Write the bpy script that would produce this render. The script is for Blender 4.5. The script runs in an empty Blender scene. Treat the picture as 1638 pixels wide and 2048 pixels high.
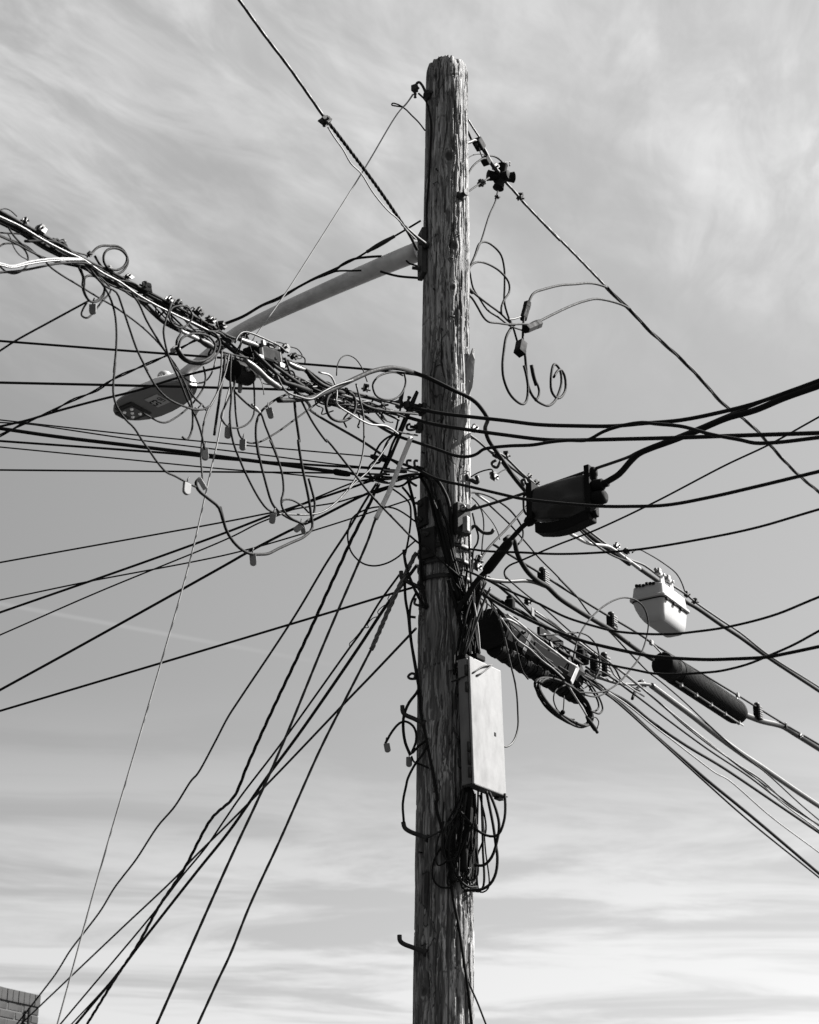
import bpy, bmesh, math, random
import numpy as np
from mathutils import Vector, Matrix
R = math.radians
sc = bpy.context.scene
COL = sc.collection

# ---------------------------------------------------------------- camera
cam = bpy.data.cameras.new("camera")
co = bpy.data.objects.new("camera", cam); COL.objects.link(co)
co.location = (0, -9.3, 1.6); co.rotation_euler = (R(90 + 24), 0, 0)
cam.sensor_fit = 'VERTICAL'; cam.sensor_height = 36; cam.lens = 67.18
cam.clip_end = 5000
cam.dof.use_dof = True; cam.dof.focus_distance = 10.3; cam.dof.aperture_fstop = 5.0
sc.camera = co
# ---------------------------------------------------------------- sun, sky, exposure
SUN_AZ, SUN_EL = 73.0, 42.0        # azimuth clockwise from +Y, elevation
sv = Vector((math.sin(R(SUN_AZ)) * math.cos(R(SUN_EL)), math.cos(R(SUN_AZ)) * math.cos(R(SUN_EL)), math.sin(R(SUN_EL))))
sl = bpy.data.lights.new("sun", 'SUN'); sl.energy = 5.0; sl.angle = R(0.5); sl.color = (1, .985, .965)
so = bpy.data.objects.new("sun", sl); COL.objects.link(so)
so.rotation_euler = sv.to_track_quat('Z', 'Y').to_euler(); so.location = (20, 6, 20)
vs = sc.view_settings
vs.view_transform = 'Standard'; vs.look = 'None'; vs.gamma = 1; vs.use_curve_mapping = False
vs.exposure = 2.0
world = bpy.data.worlds.new("World"); sc.world = world; world.use_nodes = True
class NT:
    """tiny node-tree builder"""
    def __init__(s, tree): s.t = tree; s.t.nodes.clear()
    def n(s, typ, **kw):
        nd = s.t.nodes.new(typ)
        for k, v in kw.items():
            if k == 'ins':
                for i, x in v.items():
                    if hasattr(x, 'is_output'): s.t.links.new(x, nd.inputs[i])
                    else: nd.inputs[i].default_value = x
            else: setattr(nd, k, v)
        return nd
    def m(s, op, a, b=0.0, c=None):
        ins = {0: a, 1: b}
        if c is not None: ins[2] = c
        return s.n('ShaderNodeMath', operation=op, ins=ins).outputs[0]
    def noise(s, vec, scale, detail=4, rough=.55, dist=0.0):
        return s.n('ShaderNodeTexNoise', ins={'Vector': vec, 'Scale': scale, 'Detail': detail, 'Roughness': rough, 'Distortion': dist}).outputs[0]
    def rng(s, v, a, b, c=0.0, d=1.0, smooth=True):
        nd = s.n('ShaderNodeMapRange', ins={0: v, 1: a, 2: b, 3: c, 4: d})
        nd.interpolation_type = 'SMOOTHSTEP' if smooth else 'LINEAR'
        return nd.outputs[0]
    def grey(s, v):
        return s.n('ShaderNodeCombineColor', ins={0: v, 1: v, 2: v}).outputs[0]
W = NT(world.node_tree)
sky = W.n('ShaderNodeTexSky'); sky.sky_type = 'NISHITA'; sky.sun_disc = False
sky.sun_elevation = R(SUN_EL); sky.sun_rotation = R(SUN_AZ); sky.air_density = 1.0; sky.dust_density = 1.2; sky.ozone_density = 1.0
sep = W.n('ShaderNodeSeparateColor', ins={0: sky.outputs[0]})
# black-and-white film with an orange filter: mostly red and green
lum = W.m('ADD', W.m('MULTIPLY', sep.outputs[0], .55), W.m('MULTIPLY', sep.outputs[1], .45))
tc = W.n('ShaderNodeTexCoord')
sx = W.n('ShaderNodeSeparateXYZ', ins={0: tc.outputs['Generated']})
zz = W.m('MAXIMUM', sx.outputs[2], .03)
lay = W.n('ShaderNodeCombineXYZ', ins={0: W.m('DIVIDE', sx.outputs[0], zz), 1: W.m('DIVIDE', sx.outputs[1], zz), 2: 0.0})  # flat cloud layer overhead
def lay_map(az, scl, loc=(0, 0, 0)):
    # streaks run along azimuth az; scl = noise frequency across and along the streaks
    return W.n('ShaderNodeMapping', vector_type='TEXTURE', ins={'Vector': lay.outputs[0], 'Rotation': (0, 0, R(-az)), 'Scale': (1 / scl[0], 1 / scl[1], 1), 'Location': loc}).outputs[0]
px_ = W.n('ShaderNodeSeparateXYZ', ins={0: lay.outputs[0]}).outputs[0]
side = W.rng(px_, -.25, .35)
wrp = W.n('ShaderNodeTexNoise', ins={'Vector': lay.outputs[0], 'Scale': 3.0, 'Detail': 3.0}).outputs['Color']
lay0 = lay
lay = W.n('ShaderNodeVectorMath', operation='ADD', ins={0: lay0.outputs[0], 1: W.n('ShaderNodeVectorMath', operation='SCALE', ins={0: wrp, 3: .10}).outputs[0]})
fibL = W.noise(lay_map(40, (15.0, 5.0), (3.1, 1.7, 0)), 1.0, 9, .66, .5)          # cirrus fibres
fibR = W.noise(lay_map(6, (15.0, 5.0), (8.3, 4.0, 0)), 1.0, 9, .66, .5)
fib = W.m('ADD', W.m('MULTIPLY', fibL, W.m('SUBTRACT', 1.0, side)), W.m('MULTIPLY', fibR, side))
big = W.noise(lay_map(30, (3.6, 2.2), (2.2, 5.5, 0)), 1.0, 5, .52, .4)
elev = sx.outputs[2]
cov_hi = W.rng(W.m('ADD', elev, W.m('MULTIPLY', big, .08)), .47, .61)
cov_lo = W.rng(elev, .33, .19)
wisps = W.m('MULTIPLY', W.rng(fib, .32, .70), W.rng(big, .34, .62, .25, 1.0))
bank = W.rng(W.noise(lay_map(84, (1.75, .8), (1.0, .3, 0)), 1.0, 9, .63, .6), .39, .60)
hi = W.m('MULTIPLY', cov_hi, W.m('ADD', W.m('MULTIPLY', wisps, .62), W.m('MULTIPLY', W.rng(big, .30, .68), .36)))
lo = W.m('MULTIPLY', cov_lo, W.m('ADD', W.m('MULTIPLY', bank, .62), .22))
cl = W.m('ADD', hi, lo)
# thin fading contrail
r1 = Vector((-.2143, .8866, .3469)).normalized(); r2 = Vector((-.0181, .9478, .3302)).normalized()
cn = r1.cross(r2).normalized()
dotn = W.n('ShaderNodeVectorMath', operation='DOT_PRODUCT', ins={0: tc.outputs['Generated'], 1: tuple(cn)}).outputs['Value']
trail = W.m('MULTIPLY', W.rng(W.m('ABSOLUTE', dotn), .0017, .0002), W.rng(sx.outputs[0], .0, -.16))
cl = W.m('ADD', cl, W.m('MULTIPLY', trail, .16))
skyv = W.m('MULTIPLY', lum, .30)
sdot = W.n('ShaderNodeVectorMath', operation='DOT_PRODUCT', ins={0: tc.outputs['Generated'], 1: tuple(sv)}).outputs['Value']
veil = W.m('ADD', .16, W.m('MULTIPLY', W.m('MAXIMUM', sdot, -.1), 1.0))     # thin high cloud, brighter towards the sun
tot = W.m('ADD', W.m('ADD', skyv, veil), W.m('MULTIPLY', cl, 1.05))
bg = W.n('ShaderNodeBackground', ins={0: W.grey(tot), 1: 0.087})
W.n('ShaderNodeOutputWorld', ins={0: bg.outputs[0]})

# ---------------------------------------------------------------- materials (black-and-white photograph: all greys)
MATS = {}
def mat(name, base, rough=.6, metal=0.0, var=.25, scale=30., bump=.15, bscale=120., spec=.5, stretch=(1, 1, 1), dirt=0.0):
    m = bpy.data.materials.new(name); m.use_nodes = True; T = NT(m.node_tree)
    tcn = T.n('ShaderNodeTexCoord')
    vec = T.n('ShaderNodeMapping', ins={'Vector': tcn.outputs['Object'], 'Scale': stretch}).outputs[0]
    nz = T.noise(vec, scale, 5, .6)
    v = T.m('MULTIPLY', T.rng(nz, .25, .75, 1 - var, 1 + var, False), base)
    if dirt:
        d = T.rng(T.noise(vec, scale * .23, 4, .65), .45, .72)
        v = T.m('MULTIPLY', v, T.m('SUBTRACT', 1.0, T.m('MULTIPLY', d, dirt)))
    bn = T.n('ShaderNodeBump', ins={'Strength': bump, 'Distance': .002, 'Height': T.noise(vec, bscale, 4, .6)})
    p = T.n('ShaderNodeBsdfPrincipled', ins={'Base Color': T.grey(v), 'Roughness': T.rng(nz, .2, .8, rough * .8, min(1, rough * 1.2), False), 'Metallic': metal, 'Specular IOR Level': spec, 'Normal': bn.outputs[0]})
    T.n('ShaderNodeOutputMaterial', ins={0: p.outputs[0]})
    MATS[name] = m; return m
mat('blk', .006, .72, 0, .3, 60, .03, 300, spec=.10)             # black cable jacket
mat('gry', .016, .55, 0, .35, 40, .03, 300, spec=.2)           # faded grey jacket
mat('wht', .17, .5, 0, .2, 25, .05, 200, dirt=.3, spec=.3)     # pale jacket
mat('alu', .05, .45, .2, .3, 80, .05, 400, dirt=.3)            # weathered bare strand
mat('strand', .014, .6, 0, .35, 90, .1, 400, spec=.2)          # tarnished strand
mat('steel', .018, .6, .2, .4, 50, .3, 200, dirt=.5, spec=.25) # dark galvanised hardware
mat('zinc', .16, .5, .3, .25, 30, .2, 150, dirt=.4)            # bright galvanised hardware
mat('plastic', .006, .78, 0, .3, 18, .12, 60, dirt=.3, spec=.07) # black closures
mat('plastic_grey', .018, .85, 0, .3, 18, .12, 60, spec=.12)
mat('bag', .017, .55, 0, .35, 9, .4, 14, spec=.2)
mat('tag', .10, .55, 0, .2, 30, .1, 60, spec=.3)
mat('box_white', .27, .5, 0, .06, 7, .05, 60, dirt=.06, spec=.3)
mat('cabinet', .185, .6, 0, .16, 11, .12, 50, stretch=(2, 2, 1.0), dirt=.28, spec=.15)
mat('cabinet_side', .10, .55, .1, .2, 9, .15, 60, stretch=(3, 3, .7), dirt=.35, spec=.3)
mat('guard', .42, .5, 0, .15, 20, .05, 100, dirt=.2, spec=.3)
mat('arm', .40, .5, .2, .2, 14, .18, 90, dirt=.25)
mat('lamp_shell', .42, .5, .1, .1, 8, .08, 70, dirt=.15)
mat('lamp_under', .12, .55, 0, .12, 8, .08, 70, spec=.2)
mat('led_well', .008, .5, 0, .3, 20, .1, 60, spec=.2)
mat('led_board', .06, .45, .2, .3, 60, .2, 200)
mat('led', .9, .15, 0, .05, 20, 0, 60)
mat('sticker', .32, .6, 0, .08, 20, .02, 60, spec=.2)
mat('ink', .006, .7, 0, .1, 20, .02, 60, spec=.1)
mat('ink_white', .7, .6, 0, .05, 20, .02, 60)
mat('brick', .006, .85, 0, .35, 5, .5, 60, dirt=.3)
mat('coping', .011, .85, 0, .3, 6, .5, 60, dirt=.3)
mat('mortar', .05, .9, 0, .25, 12, .6, 50, dirt=.25)
mat('asphalt', .022, .9, 0, .3, 3, .5, 40)
mat('splinter', .19, .8, 0, .5, 8, .8, 40, stretch=(9, 9, 1), dirt=.6)

def wood_material():
    m = bpy.data.materials.new('weathered_pole_wood'); m.use_nodes = True; T = NT(m.node_tree)
    uv = T.n('ShaderNodeUVMap', uv_map='grain').outputs[0]
    at = T.n('ShaderNodeAttribute', attribute_name='stain').outputs['Fac']
    def mp(sxy): return T.n('ShaderNodeMapping', ins={'Vector': uv, 'Scale': (sxy[0], sxy[1], 1)}).outputs[0]
    g1 = T.noise(mp((260, 5)), 1, 5, .65, .4)
    g2 = T.noise(mp((90, 2.2)), 1, 5, .6, .6)
    g3 = T.noise(mp((28, 7)), 1, 4, .6, 1.2)
    fl = T.rng(T.noise(mp((95, 11)), 1, 4, .62, .9), .57, .64)
    fl2 = T.rng(T.noise(mp((70, 3)), 1, 5, .6, 1.2), .60, .68)
    big = T.noise(mp((6, .9)), 1, 4, .6)
    v = T.m('MULTIPLY', T.rng(g1, .28, .72, .5, 1.4, False), T.rng(g2, .28, .72, .5, 1.4, False))
    v = T.m('MULTIPLY', v, T.rng(big, .32, .68, .5, 1.35, False))
    v = T.m('MULTIPLY', v, .25)
    wob = T.n('ShaderNodeTexNoise', ins={'Vector': mp((30, 9)), 'Scale': 1.0, 'Detail': 4.0}).outputs['Color']
    pv = T.n('ShaderNodeVectorMath', operation='ADD', ins={0: mp((26, 3.2)), 1: T.n('ShaderNodeVectorMath', operation='SCALE', ins={0: wob, 3: 1.1}).outputs[0]}).outputs[0]
    edge = T.n('ShaderNodeTexVoronoi', feature='DISTANCE_TO_EDGE', ins={'Vector': pv, 'Scale': 1.0}).outputs['Distance']
    cell = T.n('ShaderNodeTexVoronoi', feature='F1', ins={'Vector': pv, 'Scale': 1.0}).outputs['Color']
    cellv = T.n('ShaderNodeSeparateColor', ins={0: cell}).outputs[0]
    plates = T.rng(T.noise(mp((7, 1.1)), 1, 3, .5), .40, .56)                # flaking shell only in places
    line = T.m('MULTIPLY', T.rng(edge, .05, .008), plates)
    v = T.m('MULTIPLY', v, T.m('ADD', 1.0, T.m('MULTIPLY', plates, T.rng(cellv, 0, 1, -.45, .3, False))))
    dark = T.m('MAXIMUM', T.m('MULTIPLY', fl, T.rng(big, .35, .62)), T.m('MULTIPLY', fl2, .8))
    dark = T.m('MINIMUM', T.m('MAXIMUM', T.m('MAXIMUM', dark, at), T.m('MULTIPLY', line, .9)), 1.0)
    v = T.m('MULTIPLY', v, T.m('SUBTRACT', 1.0, T.m('MULTIPLY', dark, .8)))
    h = T.m('ADD', T.m('ADD', T.m('MULTIPLY', g1, .5), T.m('MULTIPLY', g2, .9)), T.m('ADD', T.m('SUBTRACT', T.m('MULTIPLY', g3, .5), T.m('MULTIPLY', dark, .6)), T.m('MULTIPLY', T.m('MULTIPLY', cellv, plates), .5)))
    bn = T.n('ShaderNodeBump', ins={'Strength': .9, 'Distance': .009, 'Height': h})
    p = T.n('ShaderNodeBsdfPrincipled', ins={'Base Color': T.grey(v), 'Roughness': .82, 'Specular IOR Level': .25, 'Normal': bn.outputs[0]})
    T.n('ShaderNodeOutputMaterial', ins={0: p.outputs[0]})
    MATS['wood'] = m
wood_material()
def brick_wall_material():
    m = bpy.data.materials.new('far_brickwork'); m.use_nodes = True; T = NT(m.node_tree)
    uv = T.n('ShaderNodeUVMap', uv_map='UVMap').outputs[0]
    b = T.n('ShaderNodeTexBrick', ins={'Vector': uv, 'Color1': (.024, .024, .024, 1), 'Color2': (.032, .032, .032, 1), 'Mortar': (.085, .085, .085, 1), 'Scale': 1.0, 'Mortar Size': .005, 'Brick Width': .21, 'Row Height': .075})
    bn = T.n('ShaderNodeBump', ins={'Strength': .6, 'Distance': .006, 'Height': b.outputs['Fac']}); bn.invert = True
    p = T.n('ShaderNodeBsdfPrincipled', ins={'Base Color': b.outputs[0], 'Roughness': .85, 'Normal': bn.outputs[0]})
    T.n('ShaderNodeOutputMaterial', ins={0: p.outputs[0]}); MATS['brickwork'] = m
brick_wall_material()

# ---------------------------------------------------------------- builders
SD = Vector((.52547, .85081, 0)); SN = Vector((.85081, -.52547, 0)); Z = Vector((0, 0, 1)); X = Vector((1, 0, 0)); Y = Vector((0, 1, 0))
V = Vector
def link(name, me, m, parent=None):
    o = bpy.data.objects.new(name, me); COL.objects.link(o)
    if m is not None and me is not None:
        me.materials.clear(); me.materials.append(MATS[m])
    if parent is not None: o.parent = parent
    return o
def tag(o, label=None, cat=None, group=None, kind=None):
    if label: o['label'] = label
    if cat: o['category'] = cat
    if group: o['group'] = group
    if kind: o['kind'] = kind
    return o
def thing(name, label, cat, group=None, loc=(0, 0, 0)):
    o = bpy.data.objects.new(name, None); COL.objects.link(o); o.empty_display_size = .05
    return tag(o, label, cat, group)
def frame_perp(t):
    a = Z if abs(t.z) < .9 else X
    u = t.cross(a).normalized(); return u, t.cross(u).normalized()
class MB:
    """collects boxes, tubes and turned shapes into one mesh"""
    def __init__(s): s.v = []; s.f = []; s.s = []
    def face(s, idx, smooth=False): s.f.append(tuple(idx)); s.s.append(smooth)
    def box(s, c, dims, ax=(X, Y, Z), taper=1.0):
        c = V(c); b = len(s.v); hx, hy, hz = [d / 2 for d in dims]
        for k, (i, j, l) in enumerate([(-1, -1, -1), (1, -1, -1), (1, 1, -1), (-1, 1, -1), (-1, -1, 1), (1, -1, 1), (1, 1, 1), (-1, 1, 1)]):
            t = taper if l > 0 else 1
            s.v.append(c + ax[0] * (i * hx * t) + ax[1] * (j * hy * t) + ax[2] * (l * hz))
        for q in [(0, 3, 2, 1), (4, 5, 6, 7), (0, 1, 5, 4), (1, 2, 6, 5), (2, 3, 7, 6), (3, 0, 4, 7)]: s.face([b + i for i in q])
        return s
    def tube(s, pts, r, n=8, cap=True, lobes=0, pitch=.05):
        pts = [V(p) for p in pts]; m = len(pts); b = len(s.v)
        rr = r if isinstance(r, (list, tuple)) else [r] * m
        u = None; L = 0
        for i, p in enumerate(pts):
            t = (pts[min(i + 1, m - 1)] - pts[max(i - 1, 0)])
            t = t.normalized() if t.length > 1e-9 else Z
            if u is None: u, w = frame_perp(t)
            else:
                u = (u - t * u.dot(t)); u = u.normalized() if u.length > 1e-6 else frame_perp(t)[0]
                w = t.cross(u)
            if i: L += (p - pts[i - 1]).length
            ph = L / pitch * 2 * math.pi if lobes else 0
            for k in range(n):
                a = 2 * math.pi * k / n + ph / max(lobes, 1)
                q = rr[i] * (1 + (.11 * math.cos(lobes * 2 * math.pi * k / n) if lobes else 0))
                s.v.append(p + u * (math.cos(a) * q) + w * (math.sin(a) * q))
        for i in range(m - 1):
            for k in range(n):
                a, c = b + i * n + k, b + i * n + (k + 1) % n
                s.face((a, c, c + n, a + n), True)
        if cap:
            s.face([b + k for k in range(n)][::-1]); s.face([b + (m - 1) * n + k for k in range(n)])
        return s
    def lathe(s, p0, axis, prof, n=16, squash=None):
        """prof: list of (distance along axis, radius); squash: (unit vector, factor)"""
        p0 = V(p0); ax = V(axis).normalized(); u, w = frame_perp(ax); b = len(s.v); m = len(prof)
        for t, r in prof:
            for k in range(n):
                a = 2 * math.pi * k / n; off = u * (math.cos(a) * r) + w * (math.sin(a) * r)
                if squash: off = off - squash[0] * off.dot(squash[0]) * (1 - squash[1])
                s.v.append(p0 + ax * t + off)
        for i in range(m - 1):
            for k in range(n):
                a, c = b + i * n + k, b + i * n + (k + 1) % n
                s.face((a, c, c + n, a + n), True)
        s.face([b + k for k in range(n)][::-1]); s.face([b + (m - 1) * n + k for k in range(n)])
        return s
    def loft(s, rings, cap=True, smooth=True):
        b = len(s.v); n = len(rings[0])
        for r in rings: s.v += [V(p) for p in r]
        for i in range(len(rings) - 1):
            for k in range(n):
                a, c = b + i * n + k, b + i * n + (k + 1) % n
                s.face((a, c, c + n, a + n), smooth)
        if cap:
            s.face([b + k for k in range(n)][::-1]); s.face([b + (len(rings) - 1) * n + k for k in range(n)])
        return s
    def build(s, name, m, parent=None, bevel=0, seg=2, sharp=None):
        me = bpy.data.meshes.new(name); me.from_pydata([tuple(p) for p in s.v], [], s.f)
        me.polygons.foreach_set('use_smooth', s.s); me.update()
        if sharp: me.set_sharp_from_angle(angle=R(sharp))
        o = link(name, me, m, parent)
        if bevel:
            bv = o.modifiers.new('bevel', 'BEVEL'); bv.width = bevel; bv.segments = seg; bv.limit_method = 'ANGLE'; bv.angle_limit = R(35)
        return o
def spline(P, step=.025, nmax=14):
    P = [V(p) for p in P]
    if len(P) == 2: return [P[0].lerp(P[1], i / 4) for i in range(5)]
    out = []
    for i in range(len(P) - 1):
        p1, p2 = P[i], P[i + 1]; p0 = P[i - 1] if i else p1 * 2 - p2; p3 = P[i + 2] if i + 2 < len(P) else p2 * 2 - p1
        d01 = max((p1 - p0).length, 1e-4) ** .5; d12 = max((p2 - p1).length, 1e-4) ** .5; d23 = max((p3 - p2).length, 1e-4) ** .5
        m1 = (p1 - p0) / d01 - (p2 - p0) / (d01 + d12) + (p2 - p1) / d12
        m2 = (p2 - p1) / d12 - (p3 - p1) / (d12 + d23) + (p3 - p2) / d23
        m1 *= d12; m2 *= d12
        n = max(3, min(nmax, int((p2 - p1).length / step)))
        for k in range(n):
            t = k / n; t2 = t * t; t3 = t2 * t
            out.append(p1 * (2 * t3 - 3 * t2 + 1) + m1 * (t3 - 2 * t2 + t) + p2 * (-2 * t3 + 3 * t2) + m2 * (t3 - t2))
    out.append(P[-1]); return out
def helix(path, off, pitch, phase):
    out = []; L = 0; u = None
    # resample densely so that the twist is round
    dense = [path[0]]
    for a, b in zip(path, path[1:]):
        n = max(1, min(60, int((b - a).length / (pitch / 9))))
        dense += [a.lerp(b, (k + 1) / n) for k in range(n)]
    for i, p in enumerate(dense):
        t = (dense[min(i + 1, len(dense) - 1)] - dense[max(i - 1, 0)]).normalized()
        if u is None: u, w = frame_perp(t)
        else: u = (u - t * u.dot(t)).normalized(); w = t.cross(u)
        if i: L += (p - dense[i - 1]).length
        a = L / pitch * 2 * math.pi + phase
        out.append(p + u * (math.cos(a) * off) + w * (math.sin(a) * off))
    return out
CATS = {'coil': 'cable coil', 'loop': 'wire loop', 'strand': 'strand', 'cable': 'cable', 'wire': 'wire', 'line': 'power line', 'guard': 'guy guard', 'grip': 'wire grip', 'sleeve': 'cable sleeve', 'drop': 'drop cable', 'riser': 'riser cable', 'tail': 'wire', 'lead': 'cable', 'feed': 'cable', 'strap': 'link', 'tap': 'wire', 'bundle': 'cable', 'leg': 'wire grip'}
def C(name, label, group, m, r, pts, tw=0):
    cat = CATS.get(name.split('_')[-1], 'cable')
    path = spline(pts)
    if tw:
        root = thing(name, label, cat, group or None)
        rs = r / 2.05 if tw == 2 else r / 2.0
        pitch = r * (34 if tw == 2 else 30) if 'drop' in name else r * 62 if 'triplex' in name else r * 9
        for k in range(tw):
            MB().tube(helix(path, r - rs, pitch, 2 * math.pi * k / tw), rs, 6).build('strand', m if not (k == 1 and name == 'triplex_cable') else 'gry', root)
        return root
    if m == 'strand':
        d = [path[0]]
        for a, b in zip(path, path[1:]):
            n = max(1, min(40, int((b - a).length / (r * 3)))); d += [a.lerp(b, (k + 1) / n) for k in range(n)]
        o = MB().tube(d, r, 12, lobes=6, pitch=r * 14).build(name, m)
    else:
        o = MB().tube(path, r, 8 if r > .005 else 7).build(name, m)
    return tag(o, label, cat, group or None)
rnd = random.Random(7)
ORD = ['first', 'second', 'third', 'fourth', 'fifth', 'sixth', 'seventh', 'eighth', 'ninth', 'tenth', 'eleventh', 'twelfth', 'thirteenth', 'fourteenth', 'fifteenth', 'sixteenth', 'seventeenth', 'eighteenth', 'nineteenth', 'twentieth']
def nth(i): return ORD[i] if i < 20 else 'twenty-' + ORD[i - 20]

# ---------------------------------------------------------------- ground
me = bpy.data.meshes.new('ground'); me.from_pydata([(-1500, -1500, 0), (1500, -1500, 0), (1500, 1500, 0), (-1500, 1500, 0)], [], [(0, 1, 2, 3)])
tag(link('ground', me, 'asphalt'), kind='structure')

# ---------------------------------------------------------------- utility pole
def pole_x(z): return .163 + .011 * (z - 3.2)
def pole_r(z): return .125 + (8.66 - z) * (.021 / 5.5)
POLE_TOP = 8.66
KNOTS = [((0.226,-0.127,7.917), .0235), ((0.241,-0.126,7.322), .021), ((0.245,-0.125,6.047), .03), ((0.066,-0.109,3.204), .016), ((0.115,-0.121,5.039), .03), ((0.165,-0.129,6.466), .03), ((0.108,-0.122,4.597), .025), ((0.238,-0.127,7.047), .012), ((0.150,-0.103,8.500), .012)]
def lattice_noise(u, v, seed):
    rs = np.random.RandomState(seed); G = rs.rand(257, 257)
    iu = np.floor(u).astype(int); iv = np.floor(v).astype(int); fu = u - iu; fv = v - iv
    fu = fu * fu * (3 - 2 * fu); fv = fv * fv * (3 - 2 * fv)
    g = lambda a, b: G[a % 257, b % 257]
    return (g(iu, iv) * (1 - fu) + g(iu + 1, iv) * fu) * (1 - fv) + (g(iu, iv + 1) * (1 - fu) + g(iu + 1, iv + 1) * fu) * fv
def fbm(u, v, seed, o=4):
    t = 0; a = .5; s = 0
    for k in range(o): t = t + a * lattice_noise(u * 2 ** k + 31 * k, v * 2 ** k + 17 * k, seed + k); s += a; a *= .55
    return t / s
def make_shaft(root):
    nA = 288
    zs = np.concatenate([np.linspace(0, 2.6, 24, endpoint=False), np.linspace(2.6, POLE_TOP - .03, 1050)])
    A = np.linspace(-math.pi, math.pi, nA + 1)
    AA, ZZ = np.meshgrid(A, zs); RR = pole_r(ZZ); U = AA * .135
    GU = U.copy(); stain = np.zeros_like(U); dent = np.zeros_like(U)
    for (x, y, z), s in KNOTS:
        a = math.atan2(x - pole_x(z), -y); du = U - a * .135; dz = ZZ - z
        q = (du / (s * 1.9)) ** 2 + (dz / (s * 3.6)) ** 2
        GU = GU - du * .88 * np.exp(-q)
        k = (du / s) ** 2 + (dz / (s * 1.25)) ** 2
        if s < .024: stain = np.maximum(stain, np.clip(1.6 - k * .9, 0, 1) * 1.1); dent += -.012 * np.exp(-k * 1.2) + .004 * np.exp(-((np.sqrt(k) - 1.5) ** 2) * 6)
        if s < .024:
            kk = np.sqrt((du / s) ** 2 + (dz / (s * 1.7)) ** 2) + (fbm(U * 40, ZZ * 25, 61) - .5) * 1.6
            ring = np.sin(kk * 6.5) * np.exp(-(kk / 3.2) ** 2); dent += .0015 * ring; stain = np.maximum(stain, np.clip(ring * 1.2 - .2, 0, .75))
    fine = fbm(GU * 190, ZZ * 3.0, 3) - .5
    mid = fbm(GU * 48, ZZ * 1.6, 11) - .5
    fl = fbm(GU * 75, ZZ * 8.0, 23, 4); low = np.clip((6.6 - ZZ) / 2.2, 0, 1); flk = np.clip((fl - .615 + .06 * low) / .045, 0, 1)
    pat = np.clip((fbm(GU * 16, ZZ * 2.2, 29) - .53) / .05, 0, 1) * np.clip((fbm(GU * 110, ZZ * 5, 31) - .40) / .1, 0, 1)
    lo = fbm(GU * 9, ZZ * 1.1, 41) - .5
    crack = np.zeros_like(U)
    for (a0, z0, z1, wd) in [(-.05, 7.0, 8.66, .0035), (.55, 5.2, 8.3, .003), (-.75, 5.6, 8.0, .003), (.25, 6.4, 8.0, .0025), (.9, 6.5, 8.4, .0025), (1.15, 5.0, 7.4, .003), (-.35, 2.8, 5.4, .003), (.45, 2.9, 4.6, .003), (.75, 2.8, 4.2, .0025), (-1.1, 3.0, 6.2, .003), (.1, 3.2, 4.1, .0025), (.62, 3.3, 5.0, .002), (-.2, 5.9, 6.9, .003), (1.0, 3.0, 4.4, .003), (.35, 7.2, 8.5, .005), (-.5, 6.6, 8.1, .005), (.0, 4.8, 6.3, .005), (-.6, 2.8, 4.2, .005), (.3, 3.0, 4.9, .004), (-.9, 4.4, 6.4, .005), (.85, 7.4, 8.3, .004), (.68, 5.6, 7.2, .004), (1.05, 6.2, 8.2, .004), (.5, 2.8, 3.8, .005)]:
        wob = (fbm(ZZ * 2.2 + a0 * 7, ZZ * 0 + a0 * 3, 77) - .5) * .03
        d = np.abs(GU - a0 * .135 - wob); m = np.clip((ZZ - z0) / .2, 0, 1) * np.clip((z1 - ZZ) / .2, 0, 1)
        crack = np.maximum(crack, np.clip(1 - d / wd, 0, 1) * m)
    # short cross breaks in the weathered shell
    for (x, y, z), w in [((0.243,-0.124,8.492), .035), ((0.180,-0.121,8.194), .04), ((0.138,-0.109,7.392), .03), ((0.086,-0.060,6.862), .05), ((0.161,-0.127,6.637), .025), ((0.173,-0.137,5.328), .04), ((0.102,-0.107,5.453), .05), ((0.129,-0.130,4.833), .03)]:
        a = math.atan2(x - pole_x(z), -y); du = U - a * .135; zz0 = z + (fbm(U * 60, U * 0 + z, 91) - .5) * .03 + du * .25
        crack = np.maximum(crack, np.clip(1 - np.abs(ZZ - zz0) / .0045, 0, 1) * np.clip((w - np.abs(du)) / .01, 0, 1))
    r = RR + fine * .0045 + mid * .006 + lo * .010 - flk * .006 - pat * .004 - crack * .018 + dent
    topf = np.clip((ZZ - (POLE_TOP - .12)) / .12, 0, 1); r = r - topf ** 2.6 * .026
    stain = np.clip(np.maximum(np.maximum(stain, flk * .85), pat * (.55 + .3 * low)), 0, 1)
    xs = pole_x(ZZ) + np.sin(AA) * r; ys = -np.cos(AA) * r; zo = ZZ.copy()
    jag = (fbm(AA * 5, AA * 0 + 2, 55) - .5)[0] * .035
    jag = jag + np.where(np.abs(A - .12) < .035, -.03, 0) + np.where((A > -.5) & (A < .1), .012, 0)
    zo = zo + np.clip((ZZ - (POLE_TOP - .12)) / .12, 0, 1) * jag[None, :]
    verts = np.stack([xs[:, :-1], ys[:, :-1], zo[:, :-1]], -1).reshape(-1, 3); nz = len(zs)
    idx = np.arange(nz * nA).reshape(nz, nA); nx = np.roll(idx, -1, 1)
    quads = np.stack([idx[:-1], nx[:-1], nx[1:], idx[1:]], -1).reshape(-1, 4)
    # rough sawn end: inner ring and centre
    last = idx[-1]; cv = verts[last]; c = cv.mean(0); ring = c + (cv - c) * .72; ring[:, 2] = c[2] + .012 + (np.random.RandomState(5).rand(nA) - .5) * .012
    n0 = len(verts); allv = np.concatenate([verts, ring, [[c[0], c[1], c[2] + .01]]])
    ri = np.arange(n0, n0 + nA); rn = np.roll(ri, -1); ln = np.roll(last, -1)
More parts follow.
